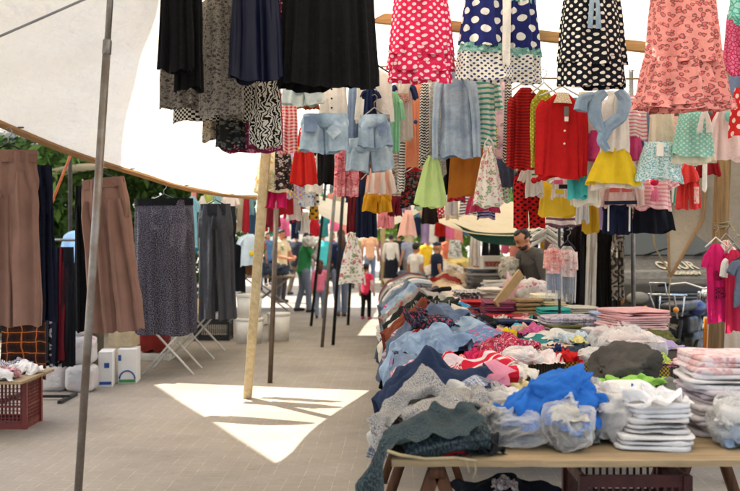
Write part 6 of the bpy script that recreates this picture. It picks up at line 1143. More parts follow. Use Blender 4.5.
H('shorts', 300, 350, 114, 152, 6.7, DEN1, 'denim_shorts', 'wide denim shorts with a square patch pocket', 'shorts', g2, cr=.42, fold=.014, extras=[('patch', .42, .5, .075, .075, DEN2, 'patch_pocket', .7), ('patch', -.5, .3, .09, .1, DEN3, 'side_pocket')], dr=.3, sp=.25, tap=.25)
H('top', 355, 393, 70, 121, 6.9, WHT, 'blouse', 'plain white top above the pair of denim shorts by the mint top', 'top', g2, sl=None)
H('shorts', 358, 391, 115, 147, 6.75, DEN1, 'denim_shorts', 'denim shorts with a dark outlined square on the leg', 'shorts', g2, cr=.45, fold=.012, extras=[('patch', .4, .45, .06, .06, DEN3, 'patch_pocket', .7)], dr=.3)
H('shorts', 346, 392, 138, 171, 6.95, DEN2, 'denim_shorts', 'pale wide denim shorts, lowest of the denim pieces', 'shorts', g2, cr=.5, fold=.014, dr=.3)
H('panel', 347, 361, 84, 168, 7.05, DEN3, 'denim_scarf', 'strip of tied denim between the two pairs of patched shorts', 'denim piece', g2, dr=.4, k=4, fold=.02)
H('top', 361, 380, 88, 118, 6.8, fab('#1e2a4c'), 'navy_shirt', 'small navy top tucked beside the mustard sleeve', 'top', g2, sl='short')
# left kids pieces
H('dress', 254, 291, 140, 192, 8.2, fab('#e6dcc3', 'floral', '#d9a13a', .085, '#b9c49a'), 'flower_dress', 'cream dress printed with large flowers by the pale post', 'dress', g2, sh=.5, wa=.6, wz=.3, extras=[('ball', .5, .88, .05, .05, fab('#d9a13a'), 'flower')])
H('trousers', 264, 287, 184, 208, 8.25, fab('#d3256b'), 'pink_leggings', 'bright pink leggings below the cream flower dress', 'leggings', g2, cr=.4, tap=.2)
RED = fab('#c62a24')
H('dress', 289, 319, 132, 184, 7.6, RED, 'red_romper', 'red romper with thin straps and a gold bow', 'romper', g2, sh=.42, wa=.6, wz=.4, hw=.92, straps=RED, fold=.022, k=9, extras=[('bow', 0, .36, .09, .045, fab('#c9a43a'), 'bow')], dr=.42)
H('panel', 273, 292, 148, 190, 8.0, fab('#2a2526', 'floral', '#bdb3ac', .05, '#7a4a48'), 'printed_blouse', 'black and white print top behind the red romper', 'top', g2, dr=.3)
H('top', 312, 340, 140, 184, 7.9, BLK, 'black_shirt', 'black top between the red romper and the pink heart trousers', 'top', g2, sl='short')
H('top', 306, 334, 150, 166, 8.05, fab('#cfc9c0', 'leopard', '#3b3838', .05, '#8f8a84'), 'printed_blouse', 'grey leopard top behind the black top', 'top', g2)
H('trousers', 336, 359, 146, 196, 7.4, fab('#e08a93', 'floral', '#b8283c', .05, '#f0c8c4'), 'printed_trousers', 'pink trousers with red blossoms below the wide denim shorts', 'trousers', g2, cr=.4, tap=.23, dr=.34)
H('trousers', 349, 372, 164, 233, 8.4, fab('#6a1a22', 'vs', '#4c1219', .02), 'maroon_trousers', 'maroon corduroy trousers below the denim pieces', 'trousers', g2, cr=.3)
H('trousers', 357, 376, 180, 237, 8.2, fab('#1a2138'), 'navy_trousers', 'dark navy trousers in front of the maroon corduroys', 'trousers', g2, cr=.3)
H('skirt', 365, 396, 168, 193, 7.5, fab('#e7b9a6', 'vs', '#e8e2da', .06), 'pastel_skirt', 'peach and white striped skirt above the mustard shorts', 'skirt', g2, fold=.02, k=9)
H('shorts', 364, 392, 191, 212, 7.7, fab('#d09a24'), 'mustard_shorts', 'mustard yellow shorts with an elastic waist', 'shorts', g2, cr=.55, band=fab('#c08c1c'), dr=.35)
H('shorts', 378, 394, 210, 228, 9.5, fab('#e08f96'), 'pink_shorts', 'small pink shorts under the mustard pair', 'shorts', g2, dr=.35)
H('shorts', 389, 402, 196, 216, 9.0, fab('#6e1c2a'), 'maroon_shorts', 'small maroon shorts right of the mustard pair', 'shorts', g2)
H('skirt', 399, 432, 172, 207, 8.6, fab('#1b1413', 'floral', '#8c2024', .05, '#5e5b58'), 'fringed_skirt', 'black and red patterned skirt below the peach top', 'skirt', g2, fold=.012)
# tops
MINT = fab('#9ad6ae')
H('top', 383, 405, 92, 152, 7.0, MINT, 'mint_shirt', 'mint green top with a red tab left of the picture tee', 'top', g2, sl='short', sll=.35, extras=[('patch', -.5, .15, .05, .09, RED, 'red_tab')])
H('top', 390, 417, 78, 140, 7.1, fab('#d6ccc2'), 'picture_tee', 'white tee with a pink picture and navy sleeves', 'tee', g2, sl='short', smat=fab('#27335c'), tr=.72, extras=[('patch', .0, .35, .08, .07, fab('#c88f8a', 'floral', '#7a4a60', .02, '#e0c2a0'), 'printed_picture')])
H('top', 403, 424, 78, 168, 7.25, fab('#f0a27c'), 'peach_shirt', 'long peach top with a small blue motif', 'top', g2, hw=1.1, extras=[('ball', .2, .5, .03, .03, fab('#4c5f8f'), 'motif')])
H('panel', 419, 430, 84, 167, 7.0, fab('#e3ded4', 'chevron', '#1b1b1e', .02), 'striped_scarf', 'narrow black and white chevron scarf beside the white lace top', 'scarf', g2, dr=.35, fold=.008, k=3)
H('panel', 399, 406, 140, 190, 7.2, fab('#e3ded4', 'hs', '#2c2c33', .02), 'striped_scarf', 'short black and white striped scarf under the picture tee', 'scarf', g2, dr=.35, fold=.006, k=3)
H('top', 424, 444, 80, 175, 7.15, fab('#d9d4cb', 'lace', '#b8b2a8', .022), 'lace_blouse', 'long whitish lace top beside the pale denim jacket', 'top', g2, hw=1.1)
H('top', 428, 482, 68, 158, 6.85, fab('#5f7c9a', 'denim', '#b3c4cf', tr=.1), 'denim_jacket', 'long faded denim jacket', 'jacket', g2, sl='long', tr=.58, sp=.12, sll=1.0, smat=fab('#7d97b0', 'denim', '#b3c4cf', tr=.1), collar=fab('#55708f', 'denim', '#8ea6ba', tr=.1), hg='black', fold=.014, extras=[('patch', 0, .02, .05, .03, fab('#6fc3ae'), 'neck_label')])
H('top', 455, 478, 70, 130, 7.0, fab('#35507f', 'denim', '#5b75a0', tr=.1), 'denim_shirt', 'dark blue denim shirt right behind the faded jacket', 'shirt', g2, sl='long', tr=.7, sp=.1)
H('top', 467, 500, 73, 148, 7.0, fab('#e4e0d2', 'hs', '#4aa596', .036), 'striped_tee', 'loose white tee with teal stripes', 'tee', g2, sl='short', tr=.78, sll=.4)
H('top', 478, 497, 124, 148, 7.2, fab('#d9c832', 'hs', '#2b2a20', .02), 'striped_shirt', 'yellow and black striped top under the teal stripes', 'top', g2)
H('skirt', 448, 492, 145, 197, 7.1, fab('#b8702a', 'ombre', '#b06623', .4), 'ochre_skirt', 'rounded ochre skirt below the teal striped tee', 'skirt', g2, tw=.8, fold=.014, dr=.3)
H('panel', 442, 457, 152, 194, 7.3, BLK, 'black_vest', 'black vest between the lime top and the ochre skirt', 'vest', g2, dr=.35)
H('top', 419, 447, 156, 206, 6.95, fab('#bfd68c'), 'lime_vest', 'pale lime sleeveless top below the white lace top', 'top', g2, hw=1.15, sh=.55, wa=.85)
H('dress', 474, 504, 146, 206, 6.8, fab('#e6ded2', 'floral', '#c96f78', .055, '#8aa57c'), 'flower_dress', 'white sundress with small roses and tied straps', 'dress', g2, sh=.35, wa=.5, wz=.25, hw=1.0, straps=WHT, fold=.016)
H('skirt', 466, 500, 196, 212, 7.4, fab('#c9496c', 'vs', '#b23a5c', .02), 'pleated_skirt', 'deep pink pleated skirt under the rose sundress', 'skirt', g2, pleat=True, k=14)
H('top', 486, 512, 80, 158, 7.4, fab('#d9b8bc', 'floral', '#b98fb0', .12, '#8d7f92'), 'printed_blouse', 'pink and lilac patched top behind the striped scarf', 'top', g2)
H('panel', 503, 513, 82, 162, 7.05, fab('#e3ded4', 'chevron', '#1b1b1e', .02), 'striped_scarf', 'black and white chevron scarf left of the striped red cardigan', 'scarf', g2, dr=.35, fold=.008, k=3)
H('top', 488, 516, 150, 186, 7.6, fab('#4a5263'), 'slate_shirt', 'slate blue top behind the rose sundress', 'top', g2)
H('top', 506, 545, 88, 168, 6.75, fab('#b8231e', 'hs', '#7e1a1c', .02), 'striped_cardigan', 'red cardigan with thin dark stripes', 'cardigan', g2, sl='long', tr=.72, sp=.03, sll=.98, hg='white')
H('top', 528, 560, 90, 168, 6.65, fab('#a8a52a', 'dots', '#d8d66a', .02), 'dotted_cardigan', 'olive yellow cardigan with tiny dots between two red cardigans', 'cardigan', g2, sl='long', tr=.72, sp=.02, sll=.98, hg='white')
H('top', 532, 592, 94, 179, 6.5, fab('#bf1d1f'), 'red_cardigan', 'plain red cardigan with a beaded beige collar', 'cardigan', g2, sl='long', tr=.70, sp=.04, sll=.96, hg='white', collar=fab('#cdb48c', 'lace', '#e8d8bc', .015), extras=[('patch', .05, .22, .03, .06, solid('grey_tag', '#6b6560', .6), 'price_tag'), ('patch', .06, .31, .025, .03, PAPER, 'care_label'), ('ball', .0, .45, .014, .014, PAPER, 'button'), ('ball', .0, .6, .014, .014, PAPER, 'button')], fold=.014)
H('panel', 566, 586, 98, 198, 6.6, fab('#4ab3b0'), 'teal_scarf', 'long teal scarf behind the red cardigan', 'scarf', g2, dr=.3, k=4)
H('panel', 572, 602, 92, 205, 6.7, fab('#e0d6c4'), 'cream_robe', 'long cream top with a cord necklace beside the red cardigan', 'top', g2, dr=.25, tw=.55, k=5)
# red dotted leggings, tees below
H('trousers', 513, 543, 168, 228, 7.4, fab('#cc2322', 'dots', '#33151a', .03), 'dotted_trousers', 'red trousers with black dots', 'trousers', g2, cr=.35, tap=.23, fold=.014)
H('top', 519, 549, 166, 196, 7.2, WHT, 'cherry_tee', 'white baby tee with red trim and a cherry motif', 'tee', g2, sl='short', tr=.6, sll=.4, extras=[('ball', -.1, .5, .045, .045, RED, 'cherry'), ('ball', .2, .46, .04, .04, RED, 'cherry'), ('patch', 0, .3, .05, .012, fab('#4c7a3c'), 'stalk')], collar=RED)
H('top', 549, 572, 176, 198, 7.15, WHT, 'tile_tee', 'white tee with blocks of pink, yellow and black', 'tee', g2, sl='short', tr=.76, extras=[('patch', -.2, .3, .06, .03, fab('#d95f86'), 'colour_block'), ('patch', .2, .5, .06, .03, fab('#25252c'), 'colour_block'), ('patch', -.1, .72, .06, .03, fab('#e0c33a'), 'colour_block')])
H('skirt', 538, 578, 178, 216, 7.3, fab('#e3c23a'), 'yellow_skirt', 'yellow skirt behind the colour block tee', 'skirt', g2, k=8)
H('panel', 540, 552, 182, 210, 7.5, fab('#57b0a4'), 'aqua_cloth', 'small aqua top between the cherry tee and the yellow skirt', 'top', g2, dr=.3)
H('top', 545, 580, 206, 226, 8.0, fab('#d9d0c8', 'hs', '#6a4a5c', .05), 'striped_shirt', 'white top with plum stripes under the yellow skirt', 'top', g2)
H('panel', 582, 599, 184, 232, 7.3, fab('#c7a02a'), 'ochre_trousers', 'ochre trousers hanging left of the car jacket', 'trousers', g2, dr=.3, k=4)
H('top', 573, 592, 190, 222, 7.2, fab('#dcd9d6'), 'white_tee', 'plain white tee beside the ochre trousers', 'tee', g2, sl='short')
H('panel', 562, 606, 176, 200, 7.6, fab('#c9362f', 'floral', '#e8cfc4', .05, '#e0b0a4'), 'red_print_dress', 'red print dress hidden under the cream robe', 'dress', g2, dr=.2)
# children sets
H('dress', 580, 622, 100, 168, 6.55, fab('#e9e3da'), 'party_dress', 'childs dress with a raspberry skirt half hidden by the yellow one', 'dress', g2, sh=.4, wa=.55, wz=.35, hw=.9, skirt=(fab('#d94a82'), .45, .88, .5, 1.0))
H('dress', 586, 644, 92, 186, 6.4, fab('#e9e3da'), 'party_dress', 'childs dress with a yellow skirt under a denim bolero', 'dress', g2, sh=.36, wa=.42, wz=.4, hw=.5, skirt=(fab('#e8c82e', tr=.3), .58, .98, .44, .98), fold=.014)
H('tiers', 591, 643, 148, 189, 6.46, fab('#e9e3da'), 'petticoat', 'white petticoat edge under the yellow skirt', 'petticoat', g2, tiers=[(.4, 1.0, .7, 1.0)], ks=[12], fold=.02)
BOL = fab('#6f8fae', 'denim', '#9fb5c4', tr=.12)
R_ = empty('denim_bolero', P(610, 92, 6.3), 0, 'blue denim bolero with ruffled edges over the yellow skirted dress', 'bolero', g2)
mb = MB(); loft(mb, [(-.03, 0, .0), (-.09, -.01, -.05), (-.10, -.02, -.15), (-.05, -.03, -.26)], [.03, .042, .042, .02], [.012, .016, .016, .012], 24, 18, .012, 5, 3); mb.build('front_panel', BOL, R_)
mb = MB(); loft(mb, [(.05, .0, .01), (.09, -.01, -.06), (.06, -.03, -.16), (-.02, -.035, -.22), (-.06, -.035, -.31), (-.02, -.03, -.37)], [.03, .04, .036, .036, .03, .016], [.012, .016, .016, .016, .016, .012], 24, 24, .012, 5, 4); mb.build('front_panel', BOL, R_)
mb = MB(); loft(mb, [(-.10, .0, -.03), (-.17, -.01, -.05), (-.19, -.01, -.12)], [.03, .036, .042], [.02, .026, .028], 20, 12, .012, 5, 5); mb.build('sleeve', BOL, R_)
H('top', 616, 648, 96, 165, 6.5, fab('#ece4dc', 'hs', '#d98a9a', .022), 'striped_tunic', 'white tunic with pink stripes right of the denim bolero', 'tunic', g2, hw=1.0, skirt=(fab('#d8558c'), .55, .95, .5, .9))
H('panel', 632, 650, 98, 152, 6.6, fab('#56779c', 'denim', '#86a0b8', tr=.1), 'denim_vest', 'small denim vest left of the cream picture top', 'vest', g2, dr=.35)
H('top', 648, 674, 108, 150, 6.45, fab('#e8ddc6'), 'picture_shirt', 'cream sleeveless top with a blue ball print', 'top', g2, sh=.8, extras=[('ball', -.35, .88, .05, .045, fab('#4a86b8'), 'ball_print'), ('ball', .35, .9, .045, .035, fab('#d9b878'), 'duck_print'), ('patch', 0, .12, .08, .012, fab('#3a3f4c'), 'eye_print')])
H('skirt', 634, 684, 142, 181, 6.38, fab('#d9e6e2', 'speckle', '#7fb8bf', .012), 'speckled_skirt', 'pale blue speckled skirt with a white price tag', 'skirt', g2, tw=.55, k=9, extras=[('patch', -.12, .22, .045, .085, PAPER, 'price_tag')])
H('top', 663, 684, 108, 150, 6.6, fab('#efb4a2', 'lace', '#f0cfc2', .02), 'peach_lace_shirt', 'peach lace top left of the mint dotted skirt', 'top', g2)
H('skirt', 673, 714, 108, 156, 6.3, fab('#8fcbb9', 'dots', '#cfe6dc', .02), 'dotted_skirt', 'mint skirt with white dots, cream hem and ribbon', 'skirt', g2, tw=.62, k=8, extras=[('ties', .42, .08, .07, .14, WHT, 'ribbon'), ])
H('tiers', 668, 716, 143, 163, 6.36, CRM, 'petticoat', 'cream petticoat hem under the mint dotted skirt', 'petticoat', g2, tiers=[(.3, 1, .85, 1)], ks=[10])
H('dress', 707, 744, 104, 160, 6.4, fab('#f0d9d4'), 'tulle_dress', 'pale pink tulle dress with an aqua bow at the right', 'dress', g2, sh=.5, wa=.7, wz=.3, hw=1.0, fold=.02, k=9, extras=[('bow', .25, .25, .09, .07, fab('#8fcbc0'), 'bow')])
H('trousers', 677, 699, 176, 209, 7.2, fab('#d9443f'), 'coral_dungarees', 'coral red baby dungarees with a printed leg', 'dungarees', g2, cr=.35, tap=.24, extras=[('patch', .6, .6, .035, .12, fab('#efc4bb', 'floral', '#d9443f', .03, '#e89a92'), 'printed_patch')])
H('top', 677, 699, 163, 182, 7.15, fab('#d9443f'), 'coral_vest', 'coral bib top above the coral dungarees', 'top', g2, sh=.4, wa=.8, dr=.4)
H('panel', 692, 716, 152, 176, 7.6, fab('#86141c'), 'maroon_cloth', 'dark crimson shorts under the mint dotted skirt', 'shorts', g2, dr=.25, sway=.2)
H('panel', 683, 695, 150, 172, 7.5, fab('#dcd6ce', 'floral', '#2a2a2e', .03, '#555'  + '555'), 'printed_cloth', 'black and white print scrap between the skirts', 'scarf', g2)
H('panel', 703, 707, 150, 190, 6.9, WHT, 'white_ribbon', 'long white ribbon end dangling over the wooden post', 'ribbon', g2, dr=.4, fold=.003, k=2, tw=1)
H('top', 596, 643, 176, 206, 7.0, fab('#e2c6bd'), 'car_jacket', 'pale pink baby jacket with printed cars and navy trim', 'jacket', g2, sl='long', tr=.66, sp=.12, sll=1.0, collar=fab('#232a44'), extras=[('patch', -.25, .45, .07, .045, fab('#c9605f'), 'car_print'), ('patch', .28, .45, .07, .045, fab('#c9605f'), 'car_print'), ('patch', 0, .9, .22, .025, fab('#232a44'), 'navy_trim')])
H('shorts', 603, 631, 200, 234, 7.05, fab('#1c2238'), 'navy_joggers', 'navy joggers with white side stripes under the car jacket', 'trousers', g2, cr=.4, extras=[('patch', -.75, .55, .012, .18, WHT, 'side_stripe'), ('patch', .75, .55, .012, .18, WHT, 'side_stripe')])
H('top', 633, 676, 176, 209, 7.0, fab('#efc9c6', 'hs', '#dc9aa2', .028), 'striped_shirt', 'pink striped top with a crimson pompom above the black skirt', 'top', g2, sl='short', tr=.8, extras=[('ball', -.1, .2, .06, .055, fab('#c9234c'), 'pompom'), ('ties', -.08, .35, .03, .1, fab('#d9708c'), 'ribbon')])
H('skirt', 631, 674, 206, 232, 7.1, fab('#15171f'), 'black_skirt', 'black kids skirt with a scalloped hem in front of the van', 'skirt', g2, k=10, fold=.02, tw=.8)
H('panel', 674, 690, 178, 203, 7.6, fab('#4d9e8c'), 'teal_shorts', 'teal shorts behind the coral dungarees', 'shorts', g2)
# hanging near mid lane
H('dress', 339, 366, 231, 284, 13.4, fab('#dfd8cf', 'floral', '#b0404a', .10, '#6f8a5c'), 'embroidered_apron', 'white embroidered apron hanging on a thin pole in mid lane', 'apron', None, sh=.25, wa=.55, wz=.35, hw=1.0, fold=.02)
H('skirt', 399, 418, 210, 236, 10.5, fab('#f0c3b4'), 'pale_pink_skirt', 'pale pink cone shaped skirt hanging alone over the lane', 'skirt', None, tw=.3, k=6)
H('panel', 421, 438, 205, 223, 10, fab('#241a17'), 'dark_shorts', 'dark brown shorts hanging under the lime top', 'shorts', None, dr=.3)
H('panel', 434, 445, 218, 236, 16, RED, 'red_cloth', 'small red shirt hanging behind the dark brown shorts', 'shirt', None, dr=.3)
H('panel', 446, 457, 186, 214, 10, fab('#cfcac6'), 'white_cloth', 'white hanging cloth left of the cream awning', 'cloth', None, dr=.3)

# back layer that closes the gaps between the front garments
gB = 'back layer of hanging clothes over the stall'
pal2 = [('white', '#ddd8d0'), ('red', '#b4272c'), ('black', '#15151a'), ('pink', '#df8fa5'), ('pale denim', '#8aa3b8'), ('cream', '#dccfb4'), ('navy', '#20294a'), ('mint', '#9ccdb4'), ('maroon', '#6d1c2a'), ('grey', '#8e8b88'), ('coral', '#e0705e'), ('lemon', '#dcc75a'), ('lavender', '#a999c0'), ('olive', '#6f7040')]
rs = np.random.RandomState(44); prev = None
for (xa, xb, y0, y1, d, n) in [(262, 400, 96, 140, 8.6, 9), (258, 372, 142, 190, 9.2, 8), (372, 520, 96, 150, 8.9, 10), (376, 520, 148, 196, 9.3, 10), (386, 500, 190, 214, 10.4, 8), (556, 740, 100, 150, 8.2, 11), (560, 690, 150, 196, 8.5, 8), (560, 640, 196, 224, 8.9, 5)]:
    for i in range(n):
        nm, c = pal2[(rs.randint(14) + i) % 14]; wd = (xb - xa) / n; x = xa + wd * i + 3 * rs.randn()
        kd, what = [('top', 'shirt'), ('panel', 'leggings'), ('skirt', 'skirt'), ('dress', 'dress'), ('shorts', 'shorts')][rs.randint(5)]
        h = (y1 - y0) * (.75 + .5 * rs.rand()); pt = ['plain', 'plain', 'floral', 'hs', 'dots'][rs.randint(5)]; ptn = {'plain': 'plain', 'floral': 'flowered', 'hs': 'striped', 'dots': 'dotted'}[pt]
        H(kd, x - wd * .12, x + wd * 1.15, y0 + 6 * rs.rand(), y0 + h, d + .25 * rs.rand(), fab(c, pt, pal2[(i * 3 + 5) % 14][1], .03), what if kd != 'panel' else 'leggings', f'{ptn} {nm} {what} half hidden in the back layer of clothes over the stall', what, gB, n=26, sl='short' if kd == 'top' else None, tr=.7)
# ---- left side: trousers and long skirt
gL = 'trousers and skirt hung along the left tarp hem'
BRN = fab('#7f5f52', tr=.06, crease=.5)
H('trousers', -22, 39, 152, 326, 5.7, BRN, 'wide_trousers', 'brown wide trousers at the left edge, nearest of the brown pairs', 'trousers', gL, cr=.26, tap=.26, sp=.25, tw=.92, fold=.022, lk=5, band=fab('#745548', tr=.05), bh=.06, hg='black', clip=True, dr=.2, k=11)
R2 = H('trousers', 77, 129, 180, 332, 6.6, BRN, 'wide_trousers', 'brown wide trousers just behind the steel tent pole', 'trousers', gL, cr=.3, tap=.25, sp=.26, tw=.84, fold=.022, lk=5, band=fab('#745548', tr=.05), bh=.055, hg='black', clip=True, dr=.2, yaw=-.2, k=9, roll=-.085)
H('trousers', 30, 52, 165, 322, 6.1, fab('#171a2c'), 'navy_trousers', 'dark navy trousers tucked behind the nearest brown pair', 'trousers', gL, cr=.3, fold=.02, yaw=.6)
H('trousers', 74, 96, 186, 331, 6.8, fab('#121216'), 'black_trousers', 'black trousers mostly hidden behind the second brown pair', 'trousers', gL, cr=.3, yaw=.5)
H('skirt', 134, 194, 200, 334, 8.6, fab('#1d1c25', 'speckle', '#6d6873', .006), 'maxi_skirt', 'long dark speckled skirt with a black waistband', 'skirt', gL, tw=.94, band=BLK, fold=.032, k=11, hg='black', clip=True, dr=.22)
H('trousers', 198, 233, 205, 319, 9.4, fab('#3c3d42', tr=.05), 'palazzo_trousers', 'wide grey drawstring trousers right of the speckled skirt', 'trousers', gL, cr=.32, tap=.23, sp=.27, tw=.82, fold=.026, band=fab('#2a2b2f', 'vs', '#1c1d20', .01), bh=.1, hg='black', dr=.3, extras=[('ties', 0, .1, .03, .12, fab('#2a2b2f'), 'drawstring')])
H('trousers', 215, 236, 206, 312, 9.7, fab('#222227'), 'dark_trousers', 'charcoal trousers hidden behind the grey drawstring pair', 'trousers', gL, cr=.3)
# rack with trousers seen edge on
gR = 'trousers on the black garment rack'
for i, (c, pt, lb) in enumerate([('#14141a', 'plain', 'black trousers at the left end of the garment rack'), ('#8c8f98', 'plain', 'pale grey trousers on the garment rack'), ('#2b2b31', 'plain', 'charcoal trousers in the middle of the garment rack'), ('#b0adb0', 'zebra', 'black and white print trousers on the garment rack'), ('#151826', 'plain', 'midnight blue trousers on the garment rack'), ('#5e1620', 'plain', 'wine red trousers on the garment rack'), ('#1a1a1f', 'plain', 'black trousers at the right end of the garment rack')]):
    x = 43 + i * 4.3
    H('trousers', x - 7, x + 7, 247, 366 - 3 * (i % 3), 9.4, fab(c, pt, '#1d1c1f', .03), 'folded_trousers', lb, 'trousers', gR, yaw=1.25, cr=.3, n=24)
H('panel', 1, 47, 316, 377, 8.6, fab('#3b1e14', 'plaid', '#16100e', .09, '#b0602c'), 'tartan_cloth', 'brown and orange tartan blanket hanging under the left trousers', 'blanket', None, fold=.012, tw=.95)

# ---- dark rack beside the vendor
gD = 'dark clothes on the rack beside the vendor'
for i, (x0, x1, y0, y1, d, c, lb) in enumerate([(563, 578, 221, 312, 9.6, '#101013', 'black trousers at the left end of the dark rack'), (572, 584, 221, 312, 9.4, '#1d1416', 'very dark brown trousers on the dark rack'), (581, 594, 221, 314, 9.3, '#0e0f12', 'black trousers by the white striped pair'), (588, 597, 226, 306, 9.1, '#b9b2a8', 'off white narrow trousers on the dark rack'), (596, 612, 224, 316, 9.3, '#15120f', 'black trousers right of the off white pair'), (606, 620, 228, 312, 9.5, '#3a322c', 'dark brown coat at the right end of the dark rack'), (612, 624, 232, 300, 9.2, '#8d8478', 'grey print trousers beside the steel pole')]):
    H('trousers', x0, x1, y0, y1, d, fab(c, 'zebra' if 'print' in lb else 'plain', '#3a342f', .04, tr=.05), 'rack_trousers', lb, 'trousers', gD, cr=.3, n=28, dr=.5, tap=.23)
for x0, x1, y0, y1, d, a, b, lb in [(545, 561, 244, 298, 8.2, '#e3a89c', '#51607a', 'left bagged baby set, pink shirt over blue shorts'), (558, 577, 246, 302, 8.35, '#e6cfc6', '#6a7486', 'right bagged baby set, whitish shirt over grey shorts')]:
    R = H('top', x0, x1, y0, y1, d, FILM, 'bagged_set', lb, 'packed clothes', 'bagged sets on the black pole', sh=.95, wa=1, hw=1, part='clear_bag', dr=.3)
    s = d / F; W = (x1 - x0) * s; L = (y1 - y0) * s
    q = MB(); loft(q, [(0, 0, -.03), (0, 0, -.06), (0, 0, -L * .55)], [W * .15, W * .4, W * .42], [.012, .02, .02], 24, 10, .008, 5, 3)
    for sx in (-1, 1): loft(q, [(sx * W * .3, 0, -.05), (sx * W * .42, 0, -.2)], [.035, .03], [.015, .014], 14, 8, .004, 3, 5)
    q.build('packed_shirt', fab(a, 'floral', '#d0665e', .04, '#efe0da'), R)
    q = MB()
    for sx in (-1, 1): loft(q, [(sx * W * .2, 0, -L * .53), (sx * W * .22, 0, -L * .85)], [W * .2, W * .2], [.02, .02], 18, 8, .006, 4, 6)
    q.build('packed_shorts', fab(b, 'denim', '#8d99a8'), R)
R_ = empty('hanger_bunch', P(548, 226, 9.2), 0, 'bunch of cream hangers clipped together behind the vendor', 'hangers')
rs = np.random.RandomState(3)
for i in range(14):
    a = (rs.rand() - .5) * .5; z = -rs.rand() * .16; q = MB(); y = rs.rand() * .15
    q.tube([(-.14, y, z - .05 + a * .1), (-.04, y, z), (.0, y, z + .03), (.06, y, z - .01), (.14, y, z - .06 - a * .2)], .008, 6); q.build('hanger', HANGER_MAT['white'], R_)
# ---- right edge childrens clothes on the post
gP = 'childrens clothes at the right edge by the wooden post'
H('top', 703, 729, 244, 322, 7.3, fab('#d6266c'), 'pink_tee', 'bright pink long tee with small dark prints by the wooden post', 'tee', gP, sl='short', tr=.76, sll=.2, extras=[('patch', .0, .4, .05, .07, fab('#a81a4e', 'speckle', '#3a1c2c', .01), 'print'), ('patch', .1, .62, .07, .08, fab('#b81f58', 'speckle', '#3a1c2c', .012), 'print')])
H('top', 716, 736, 240, 300, 7.5, fab('#e3d6cc', 'floral', '#e09a5a', .04, '#d9738c'), 'cream_tee', 'cream tee with orange flowers behind the pink one', 'tee', gP, sl='short', tr=.76)
H('top', 722, 746, 250, 332, 7.2, fab('#c42a4c'), 'crimson_tee', 'crimson tee with a white shoulder right of the pink tee', 'tee', gP, sl='short', tr=.8, smat=WHT)
H('top', 729, 772, 258, 305, 7.0, fab('#3c4658', 'denim', '#5a667c'), 'denim_blouse', 'dark denim blouse with frilled sleeves at the right edge', 'blouse', gP, sl='short', tr=.75, hg='black')
H('panel', 704, 707, 318, 356, 7.6, fab('#d88a34'), 'orange_ribbon', 'thin orange strap hanging down beside the motorbike', 'strap', gP, dr=.4, fold=.01, tw=1)
H('panel', 706, 740, 318, 364, 8.6, fab('#cbb9a6'), 'beige_cloth', 'beige cloth hanging low behind the wooden post', 'cloth', gP, dr=.12, tw=1)

# ---- far stall, left beyond the grey trousers
gF = 'clothes hung at the stall beyond the grey trousers'
rows = [(186, 199, 196, 248, '#7fb0c0', 'top', 'sky blue tee above a teal one'), (187, 199, 218, 252, '#2f7f9c', 'panel', 'teal trousers below the sky blue tee'), (198, 207, 196, 244, '#dcd6cc', 'top', 'white shirt right of the sky blue tee'), (203, 214, 192, 214, '#b9c46a', 'top', 'yellow green baby top'), (213, 222, 192, 218, '#8fb4b8', 'top', 'pale teal top by the red figure tee'), (222, 239, 193, 228, '#e8dcd6', 'top', 'white tee with a red cartoonless print and red sleeves'), (228, 235, 206, 226, '#d84a38', 'panel', 'coral trousers under the white and red tee'), (236, 246, 196, 232, '#cfc4ae', 'top', 'beige blouse right of the red sleeved tee'), (243, 250, 194, 232, '#a02430', 'panel', 'dark red dress in the far left stall'), (246, 256, 195, 214, '#7ea6b0', 'top', 'grey blue top beside the dark red dress'), (247, 257, 208, 240, '#3e5670', 'panel', 'blue jeans skirt beneath the grey blue top'), (190, 197, 186, 200, '#e89a92', 'top', 'salmon baby top up by the tarp edge'), (238, 262, 234, 266, '#c9d8e2', 'top', 'pale blue tee with a yellow dot on the dark jacket'), (232, 246, 240, 292, '#15161c', 'panel', 'black coat hanging by the cream sacks')]
for i, (x0, x1, y0, y1, c, kd, lb) in enumerate(rows):
    H(kd, x0, x1, y0, y1, 14.2 + .12 * (i % 4), fab(c), 'small_tee' if kd == 'top' else 'small_trousers', lb.replace('cartoonless ', ''), 'top' if kd == 'top' else 'bottoms', gF, n=20, sl='short' if kd == 'top' else None, tr=.72, extras=[('patch', 0, .4, .08, .1, RED, 'red_print')] if 'red print' in lb else ([('ball', .2, .6, .08, .08, fab('#e0c33a'), 'yellow_dot')] if 'yellow dot' in lb else ()))
gF2 = 'red and white baby clothes hanging over the lane'
rows = [(262, 280, 198, 226, '#7c1f2c', 'panel', 'maroon baby dress right of the brown pole'), (275, 298, 186, 214, '#b02a34', 'top', 'red baby jacket with white trim'), (283, 304, 196, 220, '#e4dcd8', 'top', 'white baby top between two red pieces'), (284, 292, 207, 219, '#b8242c', 'shorts', 'tiny red shorts, left of two'), (293, 303, 208, 222, '#b8242c', 'shorts', 'tiny red shorts, right of two'), (295, 318, 178, 206, '#c9d0da', 'top', 'pale blue and white print baby top'), (309, 321, 184, 205, '#dcd3c4', 'top', 'cream dotted bib top over yellow shorts'), (309, 319, 203, 219, '#c99a2a', 'panel', 'mustard baby trousers below the cream dotted top'), (301, 310, 212, 233, '#dad6cf', 'skirt', 'little white cone skirt over the crowd'), (296, 302, 221, 232, '#5f6b78', 'panel', 'grey baby shorts above the crowd'), (270, 279, 206, 232, '#8c222e', 'panel', 'dark red baby trousers beside the brown pole')]
